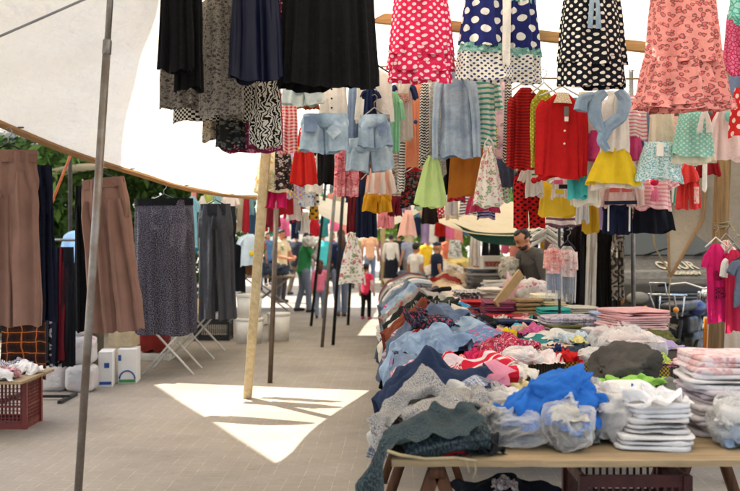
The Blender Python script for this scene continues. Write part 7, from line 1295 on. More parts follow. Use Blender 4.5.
for i, (x0, x1, y0, y1, c, kd, lb) in enumerate(rows):
    H(kd, x0, x1, y0, y1, 11.0 + .15 * (i % 5), fab(c, 'floral' if 'print' in lb else ('dots' if 'dotted' in lb else 'plain'), '#3b5a8c' if 'blue' in lb else '#3a3438', .05, '#d9d4cc'), 'baby_shirt' if kd == 'top' else 'baby_trousers', lb, 'top' if kd == 'top' else 'bottoms', gF2, n=22, sl='short' if kd == 'top' else None, tr=.7, dr=.35, smat=WHT if 'trim' in lb else fab(c))
# far rows over the crowded end of the lane
pal = [('crimson', '#b3202c'), ('white', '#e2ddd5'), ('navy', '#1d2745'), ('salmon', '#e59a8a'), ('black', '#141417'), ('teal', '#3c8f92'), ('mustard', '#c9982c'), ('lilac', '#a78fb5'), ('beige', '#cbb999'), ('denim blue', '#58779a'), ('pink', '#dc6f95'), ('green', '#5d9a5c')]
rs = np.random.RandomState(12)
used = {}
far_rows = [(380, 434, 188, 217, 19, 7), (398, 470, 214, 240, 21, 9), (250, 360, 216, 236, 24, 11), (500, 560, 232, 262, 17, 6), (300, 372, 192, 214, 21, 8), (436, 520, 214, 236, 24, 9)]
for ri, (xa, xb, y0, y1, d, n) in enumerate(far_rows):
    for i in range(n):
        nm, c = pal[(i * 5 + ri * 3 + rs.randint(3)) % 12]
        kd = ['top', 'panel', 'skirt'][(i + ri) % 3]; what = {'top': 'shirt', 'panel': 'trousers', 'skirt': 'dress'}[kd]
        wd = (xb - xa) / n; x = xa + wd * i
        h = (y1 - y0) * (.7 + .5 * rs.rand())
        lb = f'small {nm} {what} in the far rows of clothes over the lane'
        H(kd, x - 1, x + wd * 1.05, y0 + 2 * rs.rand(), y0 + h, d + .3 * rs.rand(), fab(c), 'far_' + what if False else what, lb, what, 'clothes in the far rows over the lane', n=18, sl='short' if kd == 'top' else None, tr=.7, dr=.3)
    q = MB(); q.tube([P(xa - 6, y0 - 2, d + .15), P(xb + 6, y0 - 2, d + .15)], .012, 6); tag(q.build('clothes_line', ROPE), ['line with small clothes above the mid lane post', 'line with clothes behind the pale pink cone skirt', 'line with clothes over the crowd at left', 'line with clothes behind the vendor', 'line with clothes above the sagging white tarp', 'line with clothes under the cream awning'][ri], 'line')
# ------------------------------------------------------------------ nearest table
gN = 'clothes heaped on the nearest table'
SPK = fab('#b8b2aa', 'speckle', '#4a4645', .0055)
KNIT = fab('#2c3538', 'speckle', '#4c5757', .007)
put(396, 502, 424, 457, ZN, .34, KNIT, 'knit_cardigan', 'dark green knitted cardigan spread over the front corner of the nearest table', 'cardigan', gN, amp=.028, freq=9)
drape(.085, 3.66, ZN - .005, .36, .34, .11, .46, KNIT, 'knit_shawl', 'dark green knitted shawl hanging down the front left corner of the nearest table', 'shawl', gN, th=.045, out=.13, fold=.02, pose_nm='edge1')
put(450, 502, 428, 458, ZN, .26, fab('#17181b', 'lace', '#2b2d31', .015), 'lace_shirt', 'black lace top at the table edge beside the green knit', 'top', gN, amp=.02, freq=12)
put(418, 470, 446, 457, ZN, .16, fab('#a01f26'), 'red_cloth', 'folded dark red cloth peeking out at the table edge under the green knit', 'cloth', gN, 'fold', amp=.01)
put(402, 498, 390, 436, ZN + .05, .52, SPK, 'speckled_shirt', 'large crumpled grey speckled shirt on the nearest table', 'shirt', gN, amp=.035, freq=7)
drape(.085, 4.03, ZN, .36, .42, .13, .15, SPK, 'speckled_shirt', 'grey speckled shirt sliding off the left edge of the nearest table', 'shirt', gN, th=.04, out=.09, fold=.018, yaw=.12, pose_nm='edge2')
drape(.085, 4.30, ZN, .26, .42, .15, .16, fab('#c9c9ce', 'plaid', '#4f5d80', .05, '#2b2e3c'), 'plaid_shirt', 'blue and white plaid shirt over the left edge of the nearest table', 'shirt', gN, th=.035, out=.08, yaw=-.1, pose_nm='edge0')
drape(.085, 4.16, ZN, .16, .35, .12, .20, fab('#c7c3bb'), 'pale_shirt', 'pale grey shirt rolled between the plaid and the speckled shirts', 'shirt', gN, th=.035, out=.09, pose_nm='edge1')
drape(.085, 4.50, ZN, .22, .50, .17, .14, fab('#2f3950'), 'navy_shirt', 'navy and grey shirt behind the plaid one', 'shirt', gN, th=.03, out=.07, pose_nm='edge2')
drape(.085, 4.60, ZN, .18, .55, .21, .10, fab('#d98da0'), 'pink_shirt', 'pink shirt with its sleeve over the table edge behind the plaid shirt', 'shirt', gN, th=.032, out=.05, pose_nm='edge0')
drape(.09, 4.72, ZN, .2, .62, .25, .06, fab('#d2263a', 'hs', '#ead9d4', .09), 'red_shirt', 'red and white striped shirt at the back left of the nearest table', 'shirt', gN, th=.035, out=.04, pose_nm='edge1')
put(440, 486, 356, 382, ZN + .1, .4, fab('#cf2230', 'floral', '#f0dcd6', .05, '#e8a0a0'), 'red_shirt', 'bright red blouse with white print behind the speckled shirt', 'blouse', gN)
put(486, 530, 372, 402, ZN, .35, fab('#d9cd9e'), 'yellow_cloth', 'pale yellow bundle between the speckled shirt and the blue heap', 'bundle', gN, amp=.03)
bagged(483, 520, 388, 424, ZN, .3, [fab('#c9c4bd'), fab('#e0dcd4')], FILM_MILKY, 'plastic_bag', 'small milky bag beside the speckled shirt on the nearest table', gN, .03, 10)
bagged(494, 548, 410, 451, ZN, .3, [fab('#6d7480'), fab('#b9b2a6'), fab('#5f7ea8')], FILM, 'plastic_bag', 'clear bag of clothes under the blue heap', gN, .03, 10)
bagged(546, 592, 398, 455, ZN, .30, [fab('#77736e'), fab('#a39c90'), fab('#c4bcae')], FILM, 'plastic_bag', 'clear bag of grey clothes right of the blue heap, on the table edge', gN, .035, 9)
bagged(580, 630, 388, 448, ZN, .36, [fab('#a09b94'), fab('#d2cdc4'), fab('#e0dcd5')], FILM_MILKY, 'plastic_bag', 'milky bag bulging left of the white folded stack', gN, .035, 9)
BLU = fab('#2c69b8', tr=.2, crease=1.0)
q = MB(); s = 977
blob(q, .25, .28, .225, 2.2, .036, 6.5, s, 110, 70, lean=.1)
lay(q, 'mound0', .36, .32, .13, (.02, -.06, .0), 1.0)
lay(q, 'mound1', .27, .30, .175, (-.07, -.03, .0), 2.2, True)
lay(q, 'mound1', .24, .26, .17, (.08, -.02, .0), .6)
tag(q.build('blue_shirt', BLU, None, (P(551, 425, 3.84).x, 3.84, .80)), 'bright blue shirt thrown in a crumpled heap on the bags', 'shirt', gN)
WS = [fab('#dcd8d3'), fab('#cfcac5'), fab('#e2dedb')]
for i, (x0, x1, yt, yb, lb) in enumerate([(614, 688, 430, 453, 'lowest folded white shirt of the stack at the table edge'), (618, 684, 414, 436, 'second folded white shirt of the stack at the table edge'), (622, 686, 402, 420, 'third folded greyish shirt of the stack at the table edge')]):
    zb = ZN + .055 * i; dd = 3.60 + .02 * i
    q = MB(); folded(q, (x1 - x0) / F * 3.8, .34, .056, 300 + i); tag(q.build('folded_shirt', WS[i], None, (P((x0 + x1) / 2, 0, 3.75).x, dd + .17, zb), .1 * (i - 1)), lb, 'shirt', gN)
q = MB(); lay(q, 'thrown0', .25, .30, .075, (0, 0, 0), .4); tag(q.build('white_tee', fab('#e6e3e0', crease=1.3), None, (P(650, 0, 3.72).x, 3.74, ZN + .16), .3), 'crumpled white tee lying on top of the folded white stack', 'tee', gN)
q = MB(); lay(q, 'heap0', .28, .22, .14); tag(q.build('blue_cloth', BLU, None, (P(668, 0, 3.98).x, 4.0, ZN + .04), -.3), 'blue cloth squeezed behind the white stack', 'cloth', gN)
put(612, 655, 384, 412, ZN + .02, .28, fab('#e3e0db'), 'white_blouse', 'white folded blouse behind the white stack', 'blouse', gN, 'fold', amp=.02)
put(588, 657, 346, 392, ZN + .04, .40, fab('#4a453f', tr=.04), 'grey_sack', 'dark grey empty sack slumped at the back of the nearest table', 'sack', gN, amp=.04, freq=5, lean=.25, blob=True, n=90, m=56)
put(606, 672, 372, 391, ZN + .07, .24, fab('#8fbf55', tr=.2), 'lime_cloth', 'lime green cloth lying before the dark grey sack', 'cloth', gN, amp=.025, freq=8)
put(636, 708, 374, 404, ZN + .02, .36, fab('#7b7872'), 'grey_shirt', 'rumpled grey shirt beside the lime green cloth', 'shirt', gN, amp=.035, freq=8)
put(680, 708, 397, 410, ZN + .045, .2, fab('#a92a2c'), 'red_cloth', 'small red cloth squeezed next to the tall pinkish stack', 'cloth', gN)
put(680, 708, 406, 421, ZN, .25, fab('#4b4a4b'), 'charcoal_cloth', 'charcoal cloth under the small red cloth', 'cloth', gN, 'fold')
for i in range(5):
    q = MB(); folded(q, .36, .40, .064, 330 + i)
    tag(q.build('folded_blanket', [fab('#d9cfcc'), fab('#e0d8d6'), fab('#d2c3c4'), fab('#e3dcd8'), fab('#dccbc9', 'floral', '#c98a8f', .08, '#d9b0a8')][i], None, (P(732, 0, 3.95).x + [.02, -.01, .015, 0, .01][i], 4.02, ZN + .062 * i), .08 * (i % 3 - 1)),
        ['bottom blanket of the tall pinkish stack at the right', 'second blanket from the bottom of the tall pinkish stack', 'middle lilac blanket of the tall pinkish stack', 'whitest blanket, second from the top of the tall pinkish stack', 'flowered blanket topping the tall pinkish stack'][i], 'blanket', gN)
bagged(716, 762, 398, 452, ZN, .22, [fab('#8fa0b4'), fab('#d9d4cf')], FILM, 'plastic_bag', 'clear bag with blue and white clothes at the right end of the nearest table', gN, .03, 9)
bagged(706, 728, 396, 436, ZN, .2, [fab('#d9d0cc'), fab('#cdbfbf')], FILM_MILKY, 'plastic_bag', 'narrow milky bag leaning on the tall pinkish stack', gN, .025, 11)
carton(.60, 4.05, .42, .34, .40, 0, 'open cardboard box of dark clothes under the nearest table', .05, CARD)
put(452, 566, 474, 520, .40, .3, fab('#1d1f26', tr=.05), 'dark_clothes', 'heap of dark clothes overflowing the box under the nearest table', 'clothes', gN, amp=.04, freq=8)
put(492, 520, 476, 492, .52, .14, fab('#c9c4bc', 'floral', '#b8323a', .05, '#3a3d4a'), 'printed_cloth', 'white and red cloth on the dark heap under the nearest table', 'cloth', gN)
for (x0, x1, yt, yb, zb, dp, m_, lb, ct) in [(392, 440, 360, 392, ZN + .06, .34, fab('#d9a3ad', 'floral', '#b03a52', .05, '#efe0dc'), 'pink flowered blouse behind the pink shirt at the back left of the nearest table', 'blouse'), (425, 470, 352, 384, ZN + .10, .3, fab('#e3dcd6', 'hs', '#c23a4a', .03), 'white tee with thin red stripes at the back of the nearest table', 'tee'), (462, 500, 362, 388, ZN + .06, .3, fab('#d9cfb8'), 'beige tee between the red blouse and the yellow bundle', 'tee'), (388, 432, 350, 378, ZN + .08, .34, fab('#38465e', 'denim', '#6b7f95', tr=.05), 'crumpled jeans at the far left corner of the nearest table', 'jeans'), (498, 540, 362, 384, ZN + .05, .3, fab('#cfc9c0'), 'pale grey cloth at the back of the nearest table behind the blue heap', 'cloth')]:
    put(x0, x1, yt, yb, zb, dp, m_, 'crumpled_garment', lb, ct, gN)
# ragged pale cord hanging at the table edge
q = MB(); q.tube([P(388, 451, 3.46), P(400, 455, 3.44), P(425, 459, 3.44), P(455, 458, 3.445), P(476, 461, 3.44)], .006, 6); q.tube([P(474, 460, 3.44), P(476, 470, 3.44), P(473, 478, 3.44)], .003, 5); q.tube([P(466, 460, 3.44), P(469, 472, 3.44)], .003, 5)
tag(q.build('cord', ROPE), 'frayed pale cord along the front edge of the nearest table', 'cord')

# ------------------------------------------------------------------ second table: garments hanging over the lane side
gE = 'garments draped over the lane edge of the second table'
JN = lambda a, b: fab(a, 'denim', b, tr=.04)
dr = [
 (6.30, fab('#5a7796', 'floral', '#c93a5e', .07, '#7f97ad', tr=.04), 'embroidered_jeans', 'blue jeans with pink embroidery, nearest of the draped row', 'jeans', .20, .62, .30),
 (6.52, JN('#5d7690', '#9db0bd'), 'faded_jeans', 'pale faded jeans behind the embroidered pair', 'jeans', .22, .60, .26),
 (6.74, JN('#26324a', '#44556e'), 'dark_jeans', 'dark jeans with a red trim over the table edge', 'jeans', .24, .62, .28),
 (6.98, BLK, 'black_shirt', 'black top with a white edge across the draped row', 'top', .26, .7, .2),
 (7.22, fab('#b4abb0', 'vs', '#8c6f7a', .03), 'striped_shirt', 'mauve and grey striped shirt in the draped row', 'shirt', .22, .6, .22),
 (7.46, fab('#7a3d2a'), 'rust_shirt', 'rust brown shirt in the draped row', 'shirt', .20, .58, .24),
 (7.68, JN('#1f2b40', '#3b4a60'), 'dark_jeans', 'indigo jeans right behind the rust brown shirt', 'jeans', .22, .6, .3),
 (7.92, fab('#cfc6b6'), 'cream_trousers', 'cream trousers draped between dark jeans', 'trousers', .2, .6, .26),
 (8.14, fab('#23231f'), 'olive_trousers', 'blackish olive trousers behind the cream trousers', 'trousers', .22, .6, .3),
 (8.40, fab('#2f86b4', crease=.6), 'teal_shirt', 'turquoise blue shirt lying bright across the draped row', 'shirt', .22, .66, .18),
 (8.62, fab('#d9d5d0'), 'white_shirt', 'white shirt just behind the turquoise one', 'shirt', .25, .66, .16),
 (8.88, fab('#8b867f', 'floral', '#a02c34', .12, '#77716b'), 'grey_tee', 'grey tee with a red motif in the draped row', 'tee', .22, .64, .26),
 (9.14, fab('#3a3d44'), 'charcoal_trousers', 'charcoal trousers over the edge behind the grey tee', 'trousers', .22, .6, .34),
 (9.40, fab('#d5d0c9', 'vs', '#b8b2ac', .02), 'pale_shirt', 'pale striped shirt with a black collar in the draped row', 'shirt', .26, .66, .18),
 (9.70, JN('#6b8198', '#93a6b4'), 'faded_jeans', 'long light blue jeans hanging lowest toward the lane', 'jeans', .2, .6, .42),
 (10.0, JN('#3d5068', '#61758a'), 'faded_jeans', 'mid blue jeans behind the long light pair', 'jeans', .22, .6, .38),
 (10.3, fab('#b5376e', 'floral', '#3b2a3c', .05, '#e0a0b8'), 'magenta_blouse', 'magenta flowered blouse near the far end of the draped row', 'blouse', .22, .55, .2),
 (10.6, fab('#6f7f8e'), 'grey_shirt', 'blue grey shirt at the far end of the draped row', 'shirt', .24, .55, .22),
 (10.82, fab('#3b3440', 'floral', '#8a6c8c', .06, '#c0b0b8'), 'dark_blouse', 'dark flowered blouse, last of the draped row', 'blouse', .2, .5, .22)]
for i, (Y, m_, nm, lb, ct, rise, reach, hd) in enumerate(dr):
    o_ = drape(.17 + .015 * (i % 3), Y, .755, .32, reach, rise, hd + .10, m_, nm, lb, ct, gE, th=.028, out=.09 + .03 * (i % 2), yaw=.16 * math.sin(i * 2.3), fold=.02, pose_nm='edge%d' % (i % 3))
    if i == 2:
        q = MB(); q.tube([(.0, -.165, .05), (.15, -.175, .16), (.3, -.17, .22)], .014, 8); q.build('red_trim', RED, o_)
    if i == 13:
        q = MB(); q.tube([(.40, -.14, .26), (.5, -.06, .29), (.56, .06, .29)], .022, 8); q.build('black_collar', BLK, o_)
for (X, Y, w_, h_, m_, lb) in [(.40, 6.14, .50, .22, JN('#41597a', '#8ba1b5'), 'jeans spilling over the front left corner of the second table'), (.82, 6.16, .42, .16, fab('#b03048', 'floral', '#e0b0b8', .05, '#4a2c3c'), 'crimson flowered leggings at the front edge of the second table')]:
    q = MB(); blob(q, w_ * .7, .3, h_ * .8, 2.4, .02, 9, sd(), 40, 24); lay(q, 'mound1', w_, .44, h_, (0, 0, 0), .3); tag(q.build('crumpled_garment', m_, None, (X, Y, .775), .2), lb, 'garment', gE)
# a second layer of garments thrown over the first
for i, (Y, X, m_, lb) in enumerate([(6.45, .42, fab('#23262d', 'floral', '#b23a50', .05, '#5b6a80'), 'dark flowered leggings thrown over the embroidered jeans'), (6.85, .48, JN('#2b3b55', '#556a84'), 'crumpled indigo jeans on top of the draped row'), (7.55, .45, fab('#1b1b1d', 'hs', '#8a857c', .05), 'black jumper with grey bands on the draped row'), (8.02, .5, fab('#3f4136'), 'khaki trousers crumpled on the draped row'), (9.02, .5, fab('#a59e94'), 'taupe top crumpled on the draped row'), (9.9, .5, fab('#4e4a55', 'floral', '#9c4a55', .05, '#8a8794'), 'plum print blouse on the far half of the draped row')]):
    q = MB(); lay(q, ['heap0', 'mound1', 'thrown0'][i % 3], .42, .36, .15); blob(q, .25, .2, .1, 2.4, .01, 9, 500 + i, 24, 14); tag(q.build('crumpled_garment', m_, None, (X, Y, .92), .7 * i), lb, 'garment', gE)

# ------------------------------------------------------------------ second table: mixed small clothes
gM = 'mixed kids clothes spread on the second table'
Z2 = .775
for (x0, x1, yt, yb, zb, dp, c, pt, c2, sc, style, nm, lb, ct) in [
 (462, 493, 347, 363, Z2, .25, '#cf2f5c', 'plain', '', .05, 'heap', 'raspberry_shirt', 'raspberry top at the front of the second table', 'top'),
 (488, 511, 348, 363, Z2, .25, '#e3cfd0', 'hs', '#d98a9c', .04, 'heap', 'pink_shirt', 'white and pink top beside the raspberry one', 'top'),
 (534, 562, 347, 364, Z2, .28, '#e6d6d0', 'plain', '', .05, 'heap', 'cream_shirt', 'cream pink top left of the red cloth on the second table', 'top'),
 (556, 584, 348, 364, Z2, .22, '#c3201f', 'plain', '', .05, 'heap', 'red_cloth', 'bright red cloth at the front of the second table', 'cloth'),
 (548, 566, 343, 352, Z2 + .03, .2, '#24365e', 'plain', '', .05, 'heap', 'navy_cloth', 'navy cloth behind the bright red one', 'cloth'),
 (564, 592, 344, 354, Z2 + .02, .2, '#3a4250', 'plain', '', .05, 'heap', 'slate_cloth', 'slate grey cloth right behind the bright red one', 'cloth'),
 (528, 600, 328, 350, Z2, .5, '#dcd6cd', 'plain', '', .05, 'heap', 'white_blanket', 'broad white cloth across the middle of the second table', 'cloth'),
 (560, 598, 330, 346, Z2 + .05, .3, '#cdd6d9', 'vs', '#aebfc8', .03, 'heap', 'pale_blue_cloth', 'pale blue striped cloth folded on the broad white one', 'cloth'),
 (573, 586, 334, 343, Z2 + .08, .2, '#d9cf8a', 'plain', '', .05, 'heap', 'lemon_cloth', 'small lemon cloth on the broad white one', 'cloth'),
 (586, 606, 338, 347, Z2 + .02, .2, '#181a20', 'plain', '', .05, 'heap', 'black_cloth', 'black crumpled cloth before the lilac flowered blanket', 'cloth'),
 (543, 600, 316, 335, Z2, .5, '#c7bcc6', 'floral', '#a58fa8', .06, 'fold', 'lilac_blanket', 'lilac flowered blanket folded near the pink blankets', 'blanket'),
 (594, 622, 312, 336, Z2, .4, '#a9b4cc', 'plain', '', .05, 'fold', 'blue_blanket', 'periwinkle folded blanket left of the pink blankets', 'blanket'),
 (478, 499, 321, 337, Z2 + .02, .3, '#d9b02c', 'plain', '', .05, 'heap', 'yellow_shirt', 'golden yellow top with a small print on the second table', 'top'),
 (499, 518, 327, 339, Z2 + .02, .25, '#e0c81f', 'plain', '', .05, 'heap', 'yellow_shirt', 'vivid yellow top beside the turquoise one', 'top'),
 (510, 528, 321, 333, Z2 + .02, .25, '#58b5bf', 'plain', '', .05, 'heap', 'turquoise_shirt', 'turquoise top behind the vivid yellow one', 'top'),
 (521, 549, 322, 338, Z2 + .03, .3, '#b9296f', 'dots', '#e0a3c0', .03, 'heap', 'magenta_shirt', 'magenta rounded bundle in the middle of the second table', 'bundle'),
 (518, 545, 332, 343, Z2 + .01, .25, '#232a45', 'plain', '', .05, 'heap', 'navy_cloth', 'navy cloth in front of the magenta bundle', 'cloth'),
 (528, 552, 315, 327, Z2 + .02, .25, '#15171c', 'plain', '', .05, 'heap', 'black_cloth', 'black cloth behind the magenta bundle', 'cloth'),
 (538, 572, 308, 319, Z2 + .05, .35, '#3a9d92', 'plain', '', .05, 'fold', 'teal_cloth', 'teal cloth lying flat below the cream folded stack', 'cloth'),
 (482, 517, 301, 316, Z2 + .05, .5, '#7d3b50', 'plain', '', .05, 'fold', 'plum_cloth', 'plum cloth lying flat behind the yellow tops', 'cloth'),
 (510, 537, 300, 311, Z2 + .05, .35, '#2f6152', 'plain', '', .05, 'heap', 'bottle_green_cloth', 'bottle green cloth between the plum cloth and the cream stack', 'cloth'),
 (488, 507, 335, 346, Z2, .25, '#a9d0e0', 'plain', '', .05, 'heap', 'sky_cloth', 'sky blue cloth in front of the golden yellow top', 'cloth'),
 (478, 494, 341, 350, Z2, .2, '#27548c', 'plain', '', .05, 'heap', 'royal_cloth', 'royal blue cloth behind the raspberry top', 'cloth'),
 (490, 508, 343, 352, Z2, .2, '#b5573c', 'plain', '', .05, 'heap', 'terracotta_cloth', 'terracotta cloth between the blue ones and the cream heap', 'cloth'),
 (505, 537, 338, 354, Z2, .3, '#e8dcc0', 'floral', '#e0a860', .06, 'heap', 'cream_printed_shirt', 'cream printed heap in front of the navy cloth', 'top'),
 (452, 484, 304, 326, Z2 + .03, .4, '#7d1f2b', 'floral', '#2b2024', .06, 'heap', 'wine_blouse', 'wine red and black blouse beside the draped row', 'blouse'),
 (455, 482, 320, 337, Z2 + .02, .35, '#24282f', 'floral', '#8a8f9a', .05, 'heap', 'black_blouse', 'black printed blouse in front of the wine red one', 'blouse'),
 (462, 484, 333, 348, Z2 + .02, .3, '#c9a8a4', 'floral', '#8a4a55', .05, 'heap', 'dusty_shirt', 'dusty rose printed top behind the raspberry one', 'top'),
 (454, 480, 291, 303, Z2 + .08, .5, '#d4cec6', 'lace', '#4a4a4e', .05, 'fold', 'lattice_cloth', 'white cloth with a dark lattice print behind the draped row', 'cloth'),
 (448, 490, 300, 309, Z2 + .04, .4, '#b22a2e', 'plain', '', .05, 'fold', 'scarlet_cloth', 'scarlet cloth under the lattice print cloth', 'cloth'),
 (478, 502, 288, 302, Z2 + .08, .5, '#dccfc0', 'plain', '', .05, 'fold', 'ecru_cloth', 'ecru folded cloth beside the leaning cardboard lid', 'cloth'),
 (538, 566, 301, 312, Z2 + .08, .4, '#c9b98f', 'plain', '', .05, 'fold', 'khaki_cloth', 'lowest khaki cloth of the cream folded stack', 'cloth'),
 (532, 562, 294, 305, Z2 + .14, .4, '#e3d9bd', 'plain', '', .05, 'fold', 'cream_cloth', 'top cream cloth of the cream folded stack', 'cloth'),
 (512, 530, 305, 316, Z2 + .03, .3, '#d6b59c', 'plain', '', .05, 'heap', 'apricot_cloth', 'apricot cloth left of the teal one', 'cloth'),
 (566, 596, 306, 318, Z2 + .05, .4, '#d3cbb9', 'hs', '#a8a08c', .03, 'fold', 'stone_cloth', 'stone striped cloth right of the teal one', 'cloth'),
 (468, 492, 312, 324, Z2 + .03, .3, '#4d3b58', 'plain', '', .05, 'heap', 'violet_cloth', 'dark violet cloth right of the wine red blouse', 'cloth'),
 (494, 512, 314, 325, Z2 + .02, .3, '#d9cfc6', 'floral', '#c06a6a', .05, 'heap', 'printed_cloth', 'white red printed cloth behind the turquoise top', 'cloth')]:
    m_ = fab(c, pt, c2 or '#fff' + 'fff', sc)
    put(x0, x1, yt, yb, zb, dp, m_, nm, lb, ct, gM, style, amp=.026, freq=10)
bagged(506, 542, 349, 368, Z2, .3, [fab('#e0bcb8'), fab('#ead6d0')], FILM_MILKY, 'plastic_bag', 'milky bag of pale pink clothes at the front of the second table', gM)
bagged(582, 616, 350, 366, Z2, .3, [fab('#d9d4cc'), fab('#c8c4bf')], FILM_MILKY, 'plastic_bag', 'whitish bag right of the bright red cloth', gM)
for i, (y_, h_, c, lb) in enumerate([(0, .07, '#d9a9a9', 'bottom pink blanket of the pink pile on the second table'), (.068, .07, '#e6c0bb', 'middle blush blanket of the pink pile on the second table'), (.136, .075, '#e3b0ae', 'top pink blanket of the pink pile on the second table')]):
    q = MB(); folded(q, .48 - .03 * i, .5, h_, 560 + i); tag(q.build('pink_blanket', fab(c), None, (1.95, 7.45, Z2 + y_), .1 * i), lb, 'blanket', gM)
q = MB(); folded(q, .3, .35, .06, 570); tag(q.build('grey_blanket', fab('#98a2ac'), None, (1.80, 6.95, Z2 + .0), .1), 'blue grey folded cloth before the pink pile', 'cloth', gM)
bagged(600, 668, 328, 363, Z2, .5, [fab('#d9c3bb'), fab('#e6ddd4'), fab('#e8d2cc')], FILM, 'plastic_bag', 'large clear bag of pale clothes at the right front of the second table', gM, .04, 7)
put(636, 672, 349, 364, Z2, .2, fab('#a9b84e', 'floral', '#d9d07a', .05), 'lime_shirt', 'lime printed top sticking out beside the large clear bag', 'top', gM)
put(648, 676, 357, 368, Z2 - .02, .2, fab('#8a3a62', 'floral', '#c985a5', .05), 'purple_shirt', 'purple printed top at the right corner of the second table', 'top', gM)
# leaning cardboard lid, clear round pillow, brown packets
q = MB(); q.beam(P(496, 305, 8.9), P(521, 273, 9.15), .09, .025, up=(0, 1, .4)); add_bevel(tag(q.build('cardboard_lid', CARD, smooth=False), 'flat brown cardboard lid leaning on the clothes in front of the vendor', 'lid'), .004)
put(500, 530, 271, 303, .82, .24, plastic_film('pink_film', '#e6c0c0', .25), 'round_pillow', 'round pinkish pillow in clear plastic behind the cardboard lid', 'pillow', gM, amp=.012, power=2.2)
for i in range(4):
    q = MB(); blob(q, .25, .3, .035, 6, .006, 8, 590 + i, 40, 20, 1); tag(q.build('brown_packet', fab('#9a7c56'), None, (P(517, 0, 8.9).x + .1, 9.05, .83 + .036 * i), .05 * i), ['lowest brown packet beside the cardboard lid', 'second lowest brown packet beside the cardboard lid', 'third brown packet up beside the cardboard lid', 'topmost brown packet beside the cardboard lid'][i], 'packet', 'brown packets on the second table')
# fill of smaller folded pieces
rs = np.random.RandomState(21)
fillc = [('white', '#dcd7cf'), ('grey', '#8f8c88'), ('navy', '#222b48'), ('rose', '#d58a95'), ('red', '#a8262a'), ('beige', '#c9b897'), ('black', '#18181b'), ('sky blue', '#93b9cf'), ('brown', '#6b4630'), ('yellow', '#d4b23a'), ('lilac', '#b09cc0'), ('olive', '#6b6b3c'), ('peach', '#e3b59b'), ('teal', '#35807f')]
for i in range(84):
    Y = 6.4 + 4.35 * (i % 28) / 28 + .1 * rs.rand(); X = .66 + 1.38 * rs.rand()
    nm, c = fillc[rs.randint(len(fillc))]
    q = MB(); fold_ = i % 3
    a_, b_, c_ = .24 + .12 * rs.rand(), .22 + .12 * rs.rand(), .05 + .05 * rs.rand()
    if fold_ == 2: folded(q, a_, b_, c_, 600 + i)
    else: lay(q, ['thrown0', 'mound1', 'mound0', 'heap0'][i % 4], a_ * 1.2, b_ * 1.2, c_ * 1.1, (0, 0, 0), 0, i % 2 == 0, i % 4)
    kd = 'folded' if fold_ == 2 else 'crumpled'
    tag(q.build('folded_garment' if fold_ == 2 else 'crumpled_garment', fab(c), None, (X, Y, Z2 - .002), rs.rand() * 2), f'{nm} {kd} garment filling gaps between the clothes of the second table', 'garment', gM)

# ------------------------------------------------------------------ rear table and far stalls
gK = 'clothes on the rear table'
def lump(X, Y, Z, w_, d_, h_, c, nm, lb, ct, grp, style='heap', pt='plain', c2='#ffffff', sc=.06, rz=0.0, amp=.03):
    q = MB()
    if style == 'heap':
        k_ = sd(); blob(q, w_ * .65, d_ * .65, h_ * .75, 2.4, .01, 7, k_, 24, 14); lay(q, ['mound1', 'heap0', 'mound0', 'mound1'][k_ % 4], w_ * 1.05, d_ * 1.1, h_, (0, 0, 0), 0, k_ % 3 == 0, k_ % 4)
    else: folded(q, w_, d_, h_, sd())
    return tag(q.build(nm, fab(c, pt, c2, sc), None, (X, Y, Z), rz), lb, ct, grp)
for (X, Y, w_, d_, h_, c, st, pt, c2, lb) in [
 (1.05, 12.6, .7, .5, .18, '#d9c7ae', 'heap', 'plain', '', 'beige heap at the near end of the rear table'), (.55, 12.7, .5, .5, .2, '#e2ddd6', 'heap', 'plain', '', 'white crumpled heap at the lane corner of the rear table'),
 (1.60, 12.7, .6, .5, .14, '#6f86a0', 'heap', 'denim', '#c9ced0', 'denim and white heap near the vendor'), (.95, 13.4, .6, .6, .22, '#cdb48f', 'heap', 'plain', '', 'tan heap in the middle of the rear table'),
 (.42, 13.4, .4, .6, .24, '#b8b2ae', 'heap', 'floral', '#6b5560', 'grey flowered heap on the lane side of the rear table'), (1.75, 13.5, .5, .5, .2, '#d9d2c9', 'fold', 'plain', '', 'stack of ecru cloth on the rear table'),
 (2.2, 13.0, .4, .6, .25, '#7a6a5c', 'fold', 'plain', '', 'brown folded stack behind the vendor'), (.5, 14.4, .5, .6, .2, '#e3dfd8', 'heap', 'plain', '', 'whitish heap further along the rear table'),
 (1.1, 14.5, .5, .6, .2, '#c49a86', 'heap', 'floral', '#a04a44', 'rosy printed heap further along the rear table'), (1.65, 14.6, .5, .6, .25, '#8f8a86', 'fold', 'plain', '', 'grey folded stack further along the rear table'),
 (.55, 15.6, .5, .7, .2, '#c9b9a6', 'heap', 'plain', '', 'sand coloured heap beyond the whitish one'), (1.2, 15.8, .5, .7, .22, '#a3342f', 'heap', 'plain', '', 'brick red heap on the rear table'),
 (1.8, 16.0, .5, .7, .3, '#d9d4ce', 'fold', 'hs', '#6a7ca0', 'white and blue striped stack at the far end of the rear table'), (.7, 17.2, .6, .8, .24, '#8c9aa8', 'heap', 'plain', '', 'blue grey heap at the far end of the rear table'), (1.4, 17.6, .6, .8, .26, '#b9a48c', 'heap', 'plain', '', 'tan heap at the far end of the rear table')]:
    lump(X, Y, .753, w_, d_, h_, c, 'clothes_heap' if st == 'heap' else 'folded_stack', lb, 'clothes', gK, st, pt, c2 or '#ffffff')
